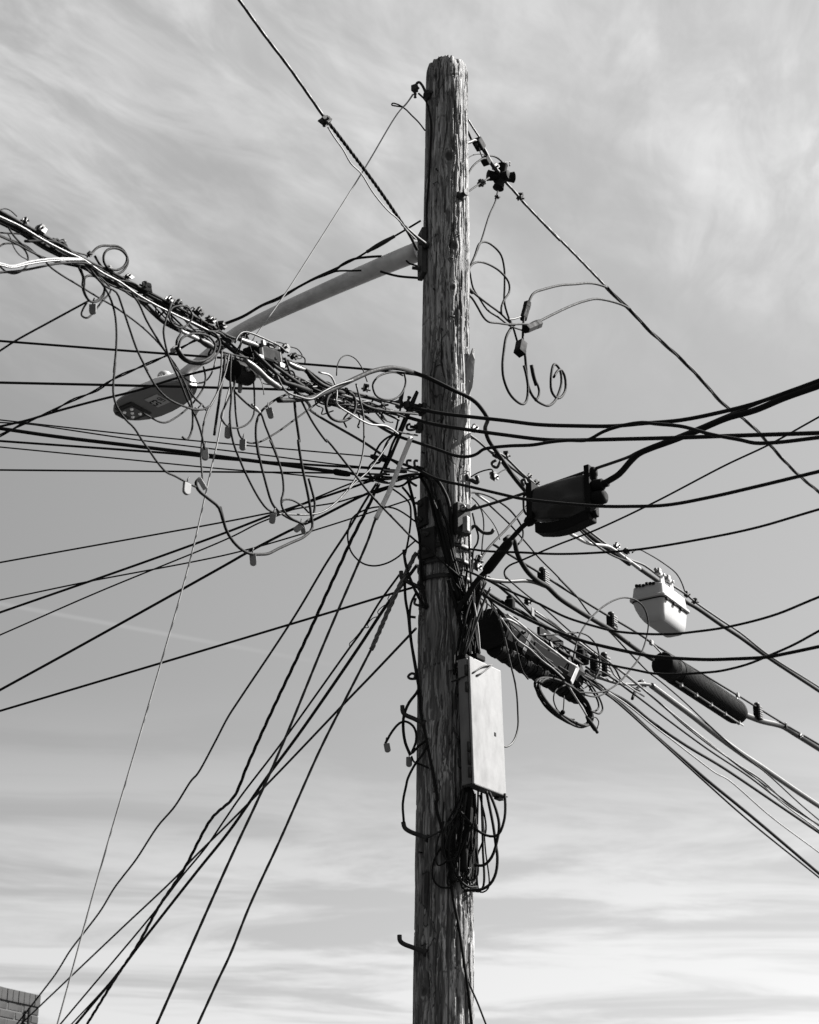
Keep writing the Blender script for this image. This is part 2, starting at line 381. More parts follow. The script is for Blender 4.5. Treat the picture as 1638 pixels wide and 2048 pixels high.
    q2 = np.stack([last, ln, rn, ri], -1); ctr = n0 + nA
    me = bpy.data.meshes.new('shaft')
    faces = quads.tolist() + q2.tolist() + [(int(a), int(b), ctr) for a, b in zip(ri, rn)]
    me.from_pydata(allv.tolist(), [], faces)
    g = np.concatenate([np.stack([GU[:, :-1], ZZ[:, :-1]], -1).reshape(-1, 2), np.stack([cv[:, 0], cv[:, 1]], -1), [[c[0], c[1]]]])
    uvl = me.uv_layers.new(name='grain'); li = np.zeros(len(me.loops), dtype=np.int32); me.loops.foreach_get('vertex_index', li)
    uvv = g[li]
    # seam at the back of the pole
    uvl.data.foreach_set('uv', uvv.astype(np.float32).ravel())
    st = me.attributes.new('stain', 'FLOAT', 'POINT'); st.data.foreach_set('value', np.concatenate([stain[:, :-1].ravel(), np.zeros(nA + 1)]).astype(np.float32))
    me.polygons.foreach_set('use_smooth', [True] * len(me.polygons)); me.update()
    return link('shaft', me, 'wood', root)
pole = thing('utility_pole', 'tall weathered wooden utility pole hung with tangled cables', 'utility pole')
make_shaft(pole)
def splinter(pts, widths, th):
    b = MB(); rings = []
    P = [V(p) for p in pts]
    for i, (p, w) in enumerate(zip(P, widths)):
        j = (rnd.random() - .5) * .01
        rings.append([p + X * (-w / 2) + Y * (th / 2), p + X * (w / 2 + j) + Y * (th / 3), p + X * (w / 2 - j) - Y * (th / 2), p + X * (j * .5) - Y * (th * .8), p + X * (-w / 2 + j) - Y * (th / 2)])
    b.loft(rings, smooth=False); return b.build('splinter', 'splinter', pole)
splinter([(0.294,-0.050,6.203),(0.301,-0.050,6.294),(0.305,-0.050,6.385),(0.311,-0.050,6.456),(0.320,-0.050,6.518),(0.326,-0.050,6.576),(0.335,-0.050,6.626),(0.344,-0.050,6.664),(0.352,-0.050,6.695)], [.014, .02, .028, .054, .062, .052, .038, .022, .007], .03)
splinter([(0.251,-0.100,6.044),(0.266,-0.100,6.148),(0.283,-0.100,6.223),(0.297,-0.100,6.299),(0.308,-0.100,6.359)], [.015, .035, .045, .035, .008], .025)
for k in range(26):
    z_ = rnd.uniform(3.1, 8.5); a_ = rnd.uniform(-1.2, 1.2); nn_ = V((math.sin(a_), -math.cos(a_), 0)); tt_ = V((math.cos(a_), math.sin(a_), 0))
    p_ = V((pole_x(z_), 0, z_)) + nn_ * (pole_r(z_) + .004)
    b = MB()
    if k % 2: b.lathe(p_ - nn_ * .01, nn_, [(0, .004), (.018, .004), (.018, .007), (.021, .007)], 6); b.build('nail', 'steel', pole)
    else: b.tube([p_ - nn_ * .01 - tt_ * .012, p_ + nn_ * .006 - tt_ * .012, p_ + nn_ * .006 + tt_ * .012 + Z * .006, p_ - nn_ * .01 + tt_ * .012 + Z * .006], .0028, 5); b.build('staple', 'steel', pole)
# step bolts
for P in [[(0.079,-0.117,3.386),(0.022,-0.100,3.413),(-0.031,-0.100,3.434),(-0.046,-0.100,3.449),(-0.048,-0.100,3.475)], [(0.074,-0.096,4.532),(0.022,-0.090,4.562),(-0.021,-0.090,4.582),(-0.034,-0.090,4.599),(-0.036,-0.090,4.631)], [(0.071,-0.076,5.266),(0.023,-0.080,5.291),(-0.015,-0.080,5.312),(-0.039,-0.080,5.327),(-0.044,-0.080,5.367)], [(0.089,-0.118,3.941),(0.049,-0.100,3.962),(0.003,-0.100,3.980),(-0.023,-0.100,3.999),(-0.031,-0.100,4.028)], [(0.301,-0.081,5.905),(0.324,-0.060,5.904),(0.360,-0.060,5.885),(0.364,-0.060,5.903),(0.356,-0.060,5.924)]]:
    b = MB(); b.tube(spline(P, .01), .0115, 10); p = V(P[0]); q = V(P[1]); a = (q - p).normalized()
    b.lathe(p - a * .004, a, [(0, .021), (.012, .021)], 6)
    b.build('step_bolt', 'steel', pole)
# straps round the pole
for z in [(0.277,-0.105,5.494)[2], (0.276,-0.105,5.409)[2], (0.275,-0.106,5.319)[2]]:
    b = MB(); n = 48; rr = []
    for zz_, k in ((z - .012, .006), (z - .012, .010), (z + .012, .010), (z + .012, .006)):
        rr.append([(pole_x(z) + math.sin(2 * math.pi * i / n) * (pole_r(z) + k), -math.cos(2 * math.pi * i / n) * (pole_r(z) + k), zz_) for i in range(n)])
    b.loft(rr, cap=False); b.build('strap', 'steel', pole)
# top hook with its block
b = MB(); b.tube(spline([(0.119,-0.091,8.358),(0.096,-0.060,8.404),(0.078,-0.060,8.452),(0.057,-0.060,8.481),(0.042,-0.060,8.471),(0.044,-0.060,8.448),(0.054,-0.060,8.435)], .008), .008, 8)
b.tube(spline([(0.129,-0.101,8.384),(0.115,-0.087,8.382),(0.102,-0.068,8.358),(0.094,-0.051,8.388)], .01), .012, 8); b.build('top_hook', 'steel', pole)
b = MB(); b.box((0.030,-0.070,8.428), (.035, .03, .04), (SD, SN, Z)); b.lathe((0.033,-0.070,8.394), -Z, [(0, .011), (.02, .007), (.03, .011)], 8); b.build('hook_block', 'steel', pole, .003)
b = MB(); b.lathe((0.109,-0.063,8.387), (0.107,-0.197,8.289) and (V((0.107,-0.197,8.289)) - V((0.109,-0.063,8.387))), [(0, .03), (.012, .03), (.014, .014), (.035, .014)], 12); b.build('hook_plate', 'steel', pole)
# bolt knob on the sunlit upper face
p0, p1 = V((0.292,-0.101,7.664)), V((0.288,-0.216,7.588))
out_n = (p0 - V((pole_x(p0.z), 0, p0.z))).normalized()
b = MB(); b.lathe(p0 - out_n * .01, out_n, [(0, .03), (.016, .03), (.018, .016), (.05, .014), (.05, .02), (.062, .02)], 10); b.build('through_bolt', 'steel', pole)
def pole_plate(P, w, h, th, m='steel', bolts=2):
    p = V(P); nrm = V((p.x - pole_x(p.z), p.y, 0)).normalized(); t = Z.cross(nrm)
    b = MB(); b.box(p + nrm * th * .5, (w, th, h), (t, nrm, Z), 1.0); b.build('bracket_plate', m, pole, .004)
    b = MB()
    for k in range(bolts):
        q = p + Z * ((k - (bolts - 1) / 2) * h * .55) + nrm * th
        b.lathe(q, nrm, [(0, .016), (.012, .016), (.013, .008), (.035, .008)], 6)
    b.build('bracket_bolt', 'steel', pole)
pole_plate((0.079,-0.079,5.699), .075, .16, .022, 'plastic_grey')
pole_plate((0.105,-0.109,5.511), .085, .17, .02, 'plastic_grey')
pole_plate((0.078,-0.061,6.320), .06, .06, .02)
pole_plate((0.066,-0.032,6.225), .05, .05, .03, bolts=1)
pole_plate((0.262,-0.128,5.632), .085, .17, .05)
# pale-edged guy hook and eye bolt on the right bracket
b = MB(); b.tube(spline([(0.264,-0.200,5.684),(0.279,-0.200,5.694),(0.290,-0.200,5.678),(0.278,-0.200,5.665),(0.264,-0.200,5.678)], .008), .006, 7); b.build('eye_bolt', 'zinc', pole)
b = MB(); b.box((0.295,-0.200,5.581), (.03, .03, .085), (SD, SN, Z)); b.build('guy_clevis', 'zinc', pole, .004)
for P in ([(0.307,-0.120,5.691),(0.331,-0.120,5.707),(0.352,-0.120,5.726)], [(0.313,-0.120,5.674),(0.289,-0.120,5.671),(0.272,-0.120,5.668)], [(0.318,-0.100,5.596),(0.343,-0.100,5.616),(0.373,-0.100,5.589),(0.391,-0.100,5.576),(0.428,-0.100,5.576),(0.441,-0.100,5.596)]):
    MB().tube(spline(P, .01), .010, 8).build('bracket_bolt', 'steel', pole)
# drive hooks on the left edge
for P in ([(0.011,-0.100,5.996),(-0.011,-0.100,5.996),(-0.012,-0.100,5.970),(0.005,-0.100,5.953)], [(0.045,-0.110,5.989),(0.029,-0.110,5.991),(0.027,-0.110,5.965),(0.035,-0.110,5.942)], [(0.005,-0.100,6.215),(-0.011,-0.100,6.208),(-0.014,-0.100,6.185),(-0.001,-0.100,6.178),(0.029,-0.100,6.181)], [(0.005,-0.080,5.909),(0.005,-0.080,5.883),(0.023,-0.080,5.866),(0.039,-0.080,5.856)], [(0.032,-0.060,4.784),(0.004,-0.060,4.784),(-0.007,-0.060,4.794),(0.010,-0.060,4.812),(0.028,-0.060,4.807),(0.026,-0.060,4.787)], [(-0.012,-0.060,5.123),(0.010,-0.060,5.121),(0.032,-0.060,5.118)], [(0.032,-0.080,5.216),(0.026,-0.080,5.186),(0.048,-0.080,5.176),(0.077,-0.080,5.166)]):
    MB().tube(spline(P, .01), .007, 7).build('drive_hook', 'steel', pole)
b = MB()
for P in ((-0.056,-0.100,6.334), (-0.011,-0.100,6.328), (0.014,-0.100,6.314)):
    b.box(P, (.03, .035, .04), (SD, SN, Z)); b.lathe(V(P) + Z * .015, V((.3, 0, 1)), [(0, .008), (.03, .008), (.03, .012), (.038, .012)], 7)
b.build('pole_clamp', 'steel', pole, .003)
for P in ([(0.490,0.000,6.041),(0.470,0.000,6.003),(0.452,0.000,6.010),(0.444,0.000,6.031),(0.468,0.000,6.047)], [(0.611,0.000,5.893),(0.602,0.000,5.924),(0.618,0.000,5.931),(0.624,0.000,5.904)]):
    MB().tube(spline(P, .01), .008, 7).build('drive_hook', 'steel', pole)

# ---------------------------------------------------------------- street light
lamp = thing('street_light', 'pale street lamp with a long tapered arm and five lens dots', 'street lamp')
arm_pts = spline([(0.054,0.095,7.420),(-0.142,0.232,7.411),(-0.349,0.377,7.397),(-0.591,0.547,7.378),(-0.776,0.677,7.361),(-1.042,0.863,7.322),(-1.189,0.965,7.261),(-1.285,1.033,7.215),(-1.395,1.110,7.166)], .05)
n = len(arm_pts); MB().tube(arm_pts, [.058 - .027 * i / (n - 1) for i in range(n)], 20).build('arm', 'arm', lamp)
p = V((0.083,-0.035,7.318)); nrm = V((p.x - pole_x(p.z), p.y, 0)).normalized()
b = MB(); b.box(p + nrm * .012, (.10, .03, .30), (Z.cross(nrm), nrm, Z)); b.build('mount_plate', 'steel', lamp, .006)
for q_ in (p + Z * .1 + nrm * .02, p - Z * .1 + nrm * .02, V((0.098,-0.100,7.340))):
    b = MB(); b.lathe(q_, nrm, [(-.01, .02), (.015, .02), (.016, .01), (.05, .01)], 8); b.build('mount_bolt', 'steel', lamp)
root_p, tip_p = V((-1.331,1.065,7.072)), V((-1.823,1.410,7.031))
ha = (tip_p - root_p); HL = ha.length; ha.normalize(); hb = ha.cross(Z).normalized(); hc = hb.cross(ha).normalized()
if hc.z < 0: hc = -hc
if hb.y > 0: hb = -hb         # hb: towards the viewer
PROF = [(0.0, .045, .055), (.06, .075, .075), (.16, .115, .10), (.32, .145, .105), (.5, .160, .09), (.66, .160, .07), (.8, .142, .052), (.9, .11, .038), (.96, .075, .025), (1.0, .03, .012)]
def hp(t, s, c): return root_p + ha * (t * HL) + hb * s + hc * c
shell = MB(); rings = []
for t, w, h in PROF:
    rings.append([hp(t, w * math.cos(a), (h * math.sin(a) ** .8 if a <= math.pi else 0)) for a in [math.pi * k / 14 for k in range(15)]])
shell.loft(rings); shell.build('housing', 'lamp_shell', lamp, sharp=50)
rim = MB(); rings = []
for t, w, h in PROF: rings.append([hp(t, w + .004, .004), hp(t, w + .004, -.010), hp(t, -w - .004, -.010), hp(t, -w - .004, .004)])
rim.loft(rings, smooth=False); rim.build('underside', 'lamp_under', lamp)
b = MB(); b.box(hp(.80, 0, -.012), (.14, .19, .012), (ha, hb, hc)); b.box(hp(.93, 0, -.012), (.06, .11, .012), (ha, hb, hc)); b.build('lens_well', 'led_well', lamp, .01)
b = MB(); b.box(hp(.815, 0, -.019), (.10, .125, .006), (ha, hb, hc)); b.build('lens_board', 'led_board', lamp, .004)
for ta, sb in ((.815, 0), (.765, .038), (.865, .038), (.765, -.038), (.865, -.038)):
    b = MB(); b.lathe(hp(ta, sb, -.021), -hc, [(0, .012), (.004, .011), (.009, .008), (.012, .003)], 12); b.build('lens', 'led', lamp)
b = MB(); b.box(hp(.47, .0, -.012), (.10, .125, .004), (ha, hb, hc)); stick = b.build('number_sticker', 'sticker', lamp)
def lettering(txt, size, origin, ux, uy, m, parent, bend=None):
    cu = bpy.data.curves.new('lettering', 'FONT'); cu.body = txt; cu.size = size; cu.align_x = 'CENTER'; cu.align_y = 'CENTER'; cu.offset = size * .015
    o = bpy.data.objects.new('lettering_source', cu); COL.objects.link(o); bpy.context.view_layer.update()
    me = bpy.data.meshes.new_from_object(o.evaluated_get(bpy.context.evaluated_depsgraph_get())); bpy.data.objects.remove(o)
    for v in me.vertices:
        x, y = v.co.x, v.co.y
        if bend:
            c, rr, f, rt = bend; a = x / rr; v.co = c + (f * math.cos(a) + rt * math.sin(a)) * (rr + .001) + uy * y
        else: v.co = origin + ux * x + uy * y
    return link('lettering', me, m, parent)
lettering('53', .075, hp(.505, -.008, -.0155), hb, ha, 'ink', stick)
lettering('LED', .038, hp(.415, .0, -.0155), hb, ha, 'ink', stick)
pc = hp(.40, -.02, .092)
b = MB(); b.lathe(pc, hc, [(0, .042), (.018, .042), (.022, .046), (.066, .046), (.084, .036), (.094, .015)], 24); cell = b.build('photocell', 'box_white', lamp, sharp=40)
fr = (V((0, -9.3, 0)) - V((pc.x, pc.y, 0))).normalized(); rt = Z.cross(fr) 
b = MB(); n = 24; ring = []
for zz_, k in ((.026, .0468), (.026, .0476), (.057, .0476), (.057, .0468)): ring.append([pc + hc * zz_ + (fr * math.cos(a) + rt * math.sin(a)) * k for a in [-1.35 + 1.75 * i / n for i in range(n + 1)]])
b2 = MB(); b2.loft(ring, cap=True); b2.build('cell_label', 'ink', cell)
lettering('070-2', .034, None, None, hc, 'ink_white', cell, (pc + hc * .0415, .0485, (fr * math.cos(-.45) + rt * math.sin(-.45)), (rt * math.cos(.45) + fr * math.sin(.45))))
b = MB(); b.lathe(hp(.10, -.03, .075), hc, [(0, .03), (.02, .03), (.035, .022), (.042, .008)], 18); b.build('cap', 'box_white', lamp)
b = MB(); b.box(hp(.03, .075, .01), (.05, .05, .035), (ha, hb, hc)); b.box(hp(-.03, .06, -.005), (.05, .02, .055), (ha, hb, hc)); b.build('latch', 'box_white', lamp, .006)

# ---------------------------------------------------------------- equipment cabinet on the pole
cd = V((math.sin(R(37)), math.cos(R(37)), 0)); cnn = V((cd.y, -cd.x, 0)); cu_ = V((-.022, 0, 1)).normalized()
c0 = V((.2987, -.2412, 4.8418))                      # upper near corner of the door
cab = thing('equipment_cabinet', 'tall pale metal cabinet with a sunlit door strapped to the pole', 'cabinet')
CW, CH = .28, .66
def cp(a, o, h): return c0 + cd * a + cnn * o + cu_ * h
axc = (cd, cnn, cu_)
b = MB(); b.box(cp(CW / 2, -.045, -CH / 2), (CW - .006, .058, CH - .008), axc); b.build('body', 'cabinet_side', cab, .004)
b = MB(); b.box(cp(CW / 2, -.004, -CH / 2), (CW, .013, CH), axc); door = b.build('door', 'cabinet', cab, .004)
b = MB(); b.box(cp(CW * .72, .0030, -CH * .545), (.016, .003, .02), axc); b.build('latch_hole', 'ink', door, .004)
b = MB(); b.box(cp(CW / 2, -.015, -CH - .004), (CW + .004, .05, .008), axc); b.box(cp(CW * .93, -.03, -CH - .012), (.05, .03, .014), axc); b.build('bottom_lip', 'steel', cab, .002)
for h0, hh in ((-.07, .05), (-.16, .05), (-.47, .05), (-.53, .06), (-.60, .05)):
    b = MB(); b.lathe(cp(-.004, -.018, h0 - hh / 2), cu_, [(0, .009), (hh, .009)], 8); b.build('hinge', 'steel', cab)
b = MB(); b.box(cp(.06, -.06, .012), (.10, .06, .025), axc); b.box(cp(.13, -.04, .035), (.08, .05, .03), axc); b.build('cable_entry', 'plastic', cab, .005)
b = MB(); b.tube(spline([cp(-.02, -.1, -.12), cp(.02, .004, -.085), cp(.10, .010, -.03), cp(.19, .010, .005)]), .004, 6); b.tube(spline([cp(-.02, -.1, -.12), cp(.06, .008, -.085), cp(.13, .010, -.04), cp(.19, .010, .005)]), .004, 6); b.build('tie_wire', 'steel', cab)
b = MB(); b.box(cp(.10, -.10, -.14), (.10, .06, .05), axc); b.box(cp(.10, -.10, -.52), (.10, .06, .05), axc); b.build('mounting_bracket', 'steel', cab, .004)

# ---------------------------------------------------------------- white terminal box
tb = thing('terminal_box', 'white terminal box clamped under the right messenger strand', 'terminal box')
tc0 = V((1.6267, 2.0978, 6.0893)); td, tw_, LD, LW = SD, -SN, .40, .235
def tp(a, w, h): return tc0 + td * a + tw_ * w + Z * h
def rrect(a0, a1, w0, w1, h, r, n=5):
    out = []
    for (ca, cw, s) in ((a1 - r, w1 - r, 0), (a0 + r, w1 - r, 1), (a0 + r, w0 + r, 2), (a1 - r, w0 + r, 3)):
        for k in range(n + 1):
            an = (s + k / n) * math.pi / 2; out.append(tp(ca + r * math.cos(an), cw + r * math.sin(an), h))
    return out
b = MB(); b.loft([rrect(.005, LD - .005, .005, LW - .005, 0, .03), rrect(.008, LD - .012, .008, LW - .02, -.05, .03), rrect(.012, LD - .02, .012, LW - .045, -.10, .03), rrect(.018, LD - .03, .018, LW - .07, -.135, .03), rrect(.030, LD - .042, .030, LW - .085, -.150, .03), rrect(.042, LD - .054, .042, LW - .097, -.152, .02)]); b.build('tub', 'box_white', tb, sharp=38)
b = MB(); b.loft([rrect(0, LD, 0, LW, .004, .03), rrect(-.010, LD + .010, -.010, LW + .010, .008, .03), rrect(-.010, LD + .010, -.010, LW + .010, .022, .03), rrect(.004, LD - .004, .004, LW - .004, .03, .03), rrect(.012, LD - .012, .010, LW - .012, .10, .03), rrect(.03, LD - .03, .03, LW - .03, .115, .03)]); b.build('lid', 'box_white', tb, sharp=50)
b = MB(); b.loft([rrect(.003, LD - .003, .003, LW - .003, -.004, .03), rrect(.003, LD - .003, .003, LW - .003, .006, .03)], cap=False); b.build('gasket', 'plastic', tb)
for a in (.05, .16, .27):
    b = MB(); b.box(tp(a, -.003, -.008), (.03, .012, .014), (td, tw_, Z)); b.build('clip', 'plastic', tb, .002)
for a in (.06, .20):
    b = MB(); b.box(tp(a, .03, .135), (.07, .014, .10), (td, tw_, Z), .7); hg = b.build('hanger', 'box_white', tb, .006)
    b = MB(); b.box(tp(a - .02, .045, .19), (.04, .035, .035), (td, tw_, Z)); b.lathe(tp(a - .035, .045, .19), -td, [(0, .008), (.02, .008), (.021, .013), (.03, .013)], 6); b.lathe(tp(a, .02, .165), -tw_, [(0, .012), (.012, .012)], 6); b.build('clamp', 'zinc', hg, .003)
for k in range(6):
    b = MB(); b.box(tp(.03, .07 + .024 * k, .102 + .004 * (k % 3)), (.05, .018, .02), (td, tw_, Z)); b.build('cable_port', 'plastic', tb, .002)

# ---------------------------------------------------------------- black closures
def ribbed(p0, p1, r, n, name, label, cat):
    p0, p1 = V(p0), V(p1); ax = p1 - p0; L = ax.length; ax.normalize()
    t = thing(name, label, cat)
    prof = [(0, r * .8)]
    for k in range(n):
        a = L * (k + .1) / n; b_ = L * (k + .55) / n; c_ = L * (k + .65) / n; d_ = L * (k + 1.0) / n
        e = 1 - .25 * max(0, (k - n + 4) / 4) ** 2
        prof += [(a, r * e), (b_, r * e), (c_, r * .972 * e), (d_, r * .972 * e)]
    prof.append((L, r * .5))
    b = MB(); b.lathe(p0, ax, prof, 28); b.build('ribbed_body', 'plastic', t, sharp=30)
    return t, p0, p1, ax, L
t, p0, p1, ax, L = ribbed((1.728,2.490,5.711), (2.283,3.389,5.716), .085, 52, 'ribbed_closure', 'black ribbed barrel closure hanging from the thin messenger', 'cable closure')
b = MB(); b.lathe(p0 - ax * .21, ax, [(0, .03), (.015, .075), (.03, .082), (.10, .082), (.105, .075), (.18, .075), (.19, .08), (.215, .08)], 24); b.build('end_cap', 'plastic', t, sharp=30)
b = MB()
for k in range(6): b.lathe(p0 - ax * (.13 - .012 * k), ax, [(0, .0835), (.004, .0835)], 24)
b.build('neck_ring', 'plastic_grey', t)
dn = (Z * -1 - ax * (Z * -1).dot(ax)).normalized()
b = MB(); b.tube([p0 - ax * .06 + dn * .088 + SN * .03, p1 + ax * .0 + dn * .09 + SN * .03], .006, 6)
for k in range(5): b.box(p0 + ax * (.02 + L * k / 4.4) + dn * .09 + SN * .03, (.02, .02, .025), (ax, SN, dn))
b.build('seal_rail', 'wht', t)
for q, top in ((p0 - ax * .16, (1.546,2.196,5.804)), (p1 - ax * .03, (2.290,3.400,5.854))):
    b = MB(); b.tube([q + Z * .06, V(top)], .006, 6); b.box(V(top), (.035, .02, .03), (SD, SN, Z)); b.build('hanger', 'zinc', t, .002)

bc = thing('splice_closure', 'large black splice closure crowded with wires beside the cabinet', 'cable closure')
p0, p1 = V((0.439,0.366,5.209)), V((0.946,1.185,5.211)); ax = (p1 - p0); L = ax.length; ax.normalize(); up = (Z - ax * Z.dot(ax)).normalized(); sd = ax.cross(up)
if sd.dot(SN) < 0: sd = -sd
r = .108
b = MB(); b.lathe(p0, ax, [(0, .05), (.01, r * 1.08), (.05, r * 1.08), (.055, r), (L * .3, r), (L * .31, r * 1.05), (L * .36, r * 1.05), (L * .37, r), (L * .72, r), (L * .73, r * 1.05), (L * .77, r * 1.05), (L * .78, r * .97), (L - .05, r * .95), (L - .045, r * .8), (L, r * .7)], 10); b.build('barrel', 'plastic', bc, sharp=20)
b = MB(); prof = []
n = 70; Lb = L * 1.02
for k in range(n): wv = .050 + .003 * math.sin(k * .9); prof += [(Lb * k / n, wv + (.002 if k % 2 else 0)), (Lb * (k + .9) / n, wv + (.002 if k % 2 else 0))]
b.lathe(p0 - up * .10 + sd * .015, ax, prof, 12); b.build('lower_sleeve', 'plastic', bc, sharp=30)
b = MB(); b.lathe(p0 - ax * .03, ax, [(0, .06), (.01, .115), (.03, .115), (.032, .09)], 24); b.build('end_flange', 'plastic', bc, sharp=30)
for k in range(4):
    b = MB(); b.box(p0 + ax * (L * (.36 + .165 * k)) + sd * (r * .80) + up * (r * .60), (L * .13, .012, .06), (ax, (sd + up).normalized(), (up - sd).normalized())); b.build('cover_panel', 'plastic_grey', bc, .004)
for k in range(3):
    b = MB(); b.box(p0 + ax * (L * (.26 + .2 * k)) + sd * (r * .9) - up * (r * .62), (L * .12, .012, .04), (ax, (sd - up).normalized(), (up + sd).normalized())); b.build('latch', 'plastic_grey', bc, .004)
for k, (f, m_) in enumerate(((.36, 'gry'), (.93, 'wht'))):
    a_, c_ = [((0.660,0.456,5.220), (0.610,0.375,5.077)), ((0.954,0.932,5.198), (0.905,0.852,5.075))][k]
    a_, c_ = V(a_), V(c_); q = (c_ - a_); b = MB(); b.box((a_ + c_) / 2, (.03, .006, q.length), (q.normalized().cross(SN).normalized(), SN, q.normalized())); b.build('bracket_bar', m_, bc, .002)
for k in range(22):
    f_ = rnd.uniform(.05, .98); an = rnd.uniform(-1.9, 1.5); dr = (sd * math.cos(an) + up * math.sin(an)); q_ = p0 + ax * (L * f_) + dr * (r + rnd.uniform(-.004, .01))
    b = MB(); kind = k % 3
    if kind == 0: b.box(q_, (rnd.uniform(.02, .06), rnd.uniform(.012, .03), rnd.uniform(.015, .04)), (ax, dr, ax.cross(dr))); b.build('fitting', rnd.choice(['plastic', 'plastic_grey', 'steel']), bc, .003)
    elif kind == 1: b.lathe(q_, dr, [(0, .012), (.014, .012), (.015, .007), (.03, .007)], 8); b.build('fitting', rnd.choice(['plastic', 'steel']), bc)
    else:
        P_ = [q_ + ax * (t_ * .09) + dr * (.02 * math.sin(t_ * 3.1)) + ax.cross(dr) * rnd.uniform(-.03, .03) for t_ in (0, .5, 1, 1.5)]
        b.tube(spline(P_), .004, 6); b.build('lashing', rnd.choice(['blk', 'blk', 'gry', 'wht']), bc)
b = MB(); b.box(V((0.681,0.566,5.387)), (.03, .005, .05), (SD, SN, Z)); b.build('bracket_tab', 'tag', bc, .002)
b = MB(); b.box(p0 + ax * (L * .55) + up * (r + .006), (L * .9, .05, .014), (ax, sd, up)); b.box(p0 + ax * (L * .62) + up * (r + .02) + sd * .05, (L * .3, .02, .05), (ax, sd, up)); b.build('top_rail', 'plastic', bc, .004)
for q in ((0.555,0.553,5.439), (1.002,1.277,5.405), (1.027,1.317,5.390)): b = MB(); b.lathe(V(q) - up * .04, up, [(0, .028), (.05, .03), (.06, .02), (.075, .02)], 14); b.build('cable_gland', 'plastic', bc, sharp=40)

bag = thing('bag_closure', 'dark sagging bag shaped closure clipped under the grey messenger', 'cable closure')
q = [V((0.625,-0.430,5.662)), V((0.899,-0.626,5.664)), V((0.910,-0.633,5.446)), V((0.628,-0.432,5.503))]
md = V((math.sin(R(125.5)), math.cos(R(125.5)), 0)); mn = V((md.y, -md.x, 0))
if mn.y > 0: mn = -mn
b = MB(); nu, nv = 22, 16; grid = []
for side in (1, -1):
    base = len(b.v)
    for j in range(nv + 1):
        for i in range(nu + 1):
            u_, v_ = i / nu, j / nv
            p = q[0].lerp(q[1], u_).lerp(q[3].lerp(q[2], u_), v_)
            e = (math.sin(math.pi * min(1, max(0, u_))) ** .5) * (math.sin(math.pi * (.08 + .92 * v_) * .93) ** .6)
            fold = .020 * math.sin(u_ * 9 + v_ * 5 + math.sin(v_ * 7)) * v_ + .012 * math.sin(u_ * 17 - v_ * 6) * v_ * u_ + .02 * math.exp(-((v_ - .72 - .12 * math.sin(u_ * 5)) / .09) ** 2) - .02 * math.exp(-((v_ - .88) / .07) ** 2)
            b.v.append(p + mn * (side * (.012 + .06 * e) + fold * side * e) - Z * (.02 * math.sin(math.pi * u_) * v_))
    for j in range(nv):
        for i in range(nu):
            a = base + j * (nu + 1) + i; f = (a, a + 1, a + nu + 2, a + nu + 1); b.face(f if side < 0 else f[::-1], True)
o = nv * nu
N = (nu + 1) * (nv + 1)
edge = [i for i in range(nu + 1)] + [j * (nu + 1) + nu for j in range(1, nv + 1)] + [nv * (nu + 1) + i for i in range(nu - 1, -1, -1)] + [j * (nu + 1) for j in range(nv - 1, 0, -1)]
for a, c in zip(edge, edge[1:] + edge[:1]): b.face((a, c, N + c, N + a))
b.build('shell', 'bag', bag)
b = MB(); P = spline([(0.652,-0.449,5.443),(0.735,-0.509,5.418),(0.817,-0.567,5.418),(0.867,-0.603,5.431),(0.910,-0.633,5.438)], .03); rings = []
for p in P: rings.append([p + mn * .04 + Z * .028, p + mn * .04 - Z * .028, p - mn * .04 - Z * .028, p - mn * .04 + Z * .028])
b.loft(rings, smooth=False); b.build('bottom_seal', 'plastic', bag, .006)
for P_, L_ in (((0.917,-0.639,5.685), .20), ((0.624,-0.429,5.672), .07)):
    b = MB(); b.lathe(V(P_) + Z * .015, -Z, [(0, .012), (.01, .026), (.045, .026), (.055, .018), (.075, .016)], 12); b.build('hanger', 'plastic', bag)
b = MB(); b.box(V((0.907,-0.632,5.573)), (.03, .09, .26), (md, mn, Z)); b.lathe(V((0.922,-0.642,5.594)), md, [(0, .035), (.05, .03), (.055, .02), (.08, .02)], 14); b.lathe(V((0.919,-0.640,5.525)), md, [(0, .04), (.06, .036), (.07, .02)], 14); b.lathe(V((0.900,-0.627,5.446)), md, [(0, .018), (.04, .018)], 10); b.build('end_plate', 'plastic', bag, .004)
b = MB(); b.box(V((0.628,-0.432,5.600)), (.035, .08, .20), (md, mn, Z)); b.lathe(V((0.628,-0.433,5.515)), -md - Z * .5, [(-.02, .028), (.03, .028), (.05, .02)], 14); b.build('end_plate', 'plastic', bag, .004)

b = MB(); p0, p1 = V((0.384,-0.258,5.285)), V((0.520,-0.356,5.432)); a = p1 - p0
b.lathe(p0, a, [(0, .012), (a.length * .06, .024), (a.length * .15, .027), (a.length * .85, .025), (a.length * .93, .021), (a.length, .012)], 18)
tag(b.build('splice_sleeve', 'plastic'), 'slim glossy black splice sleeve slanting up from the pole', 'splice sleeve')
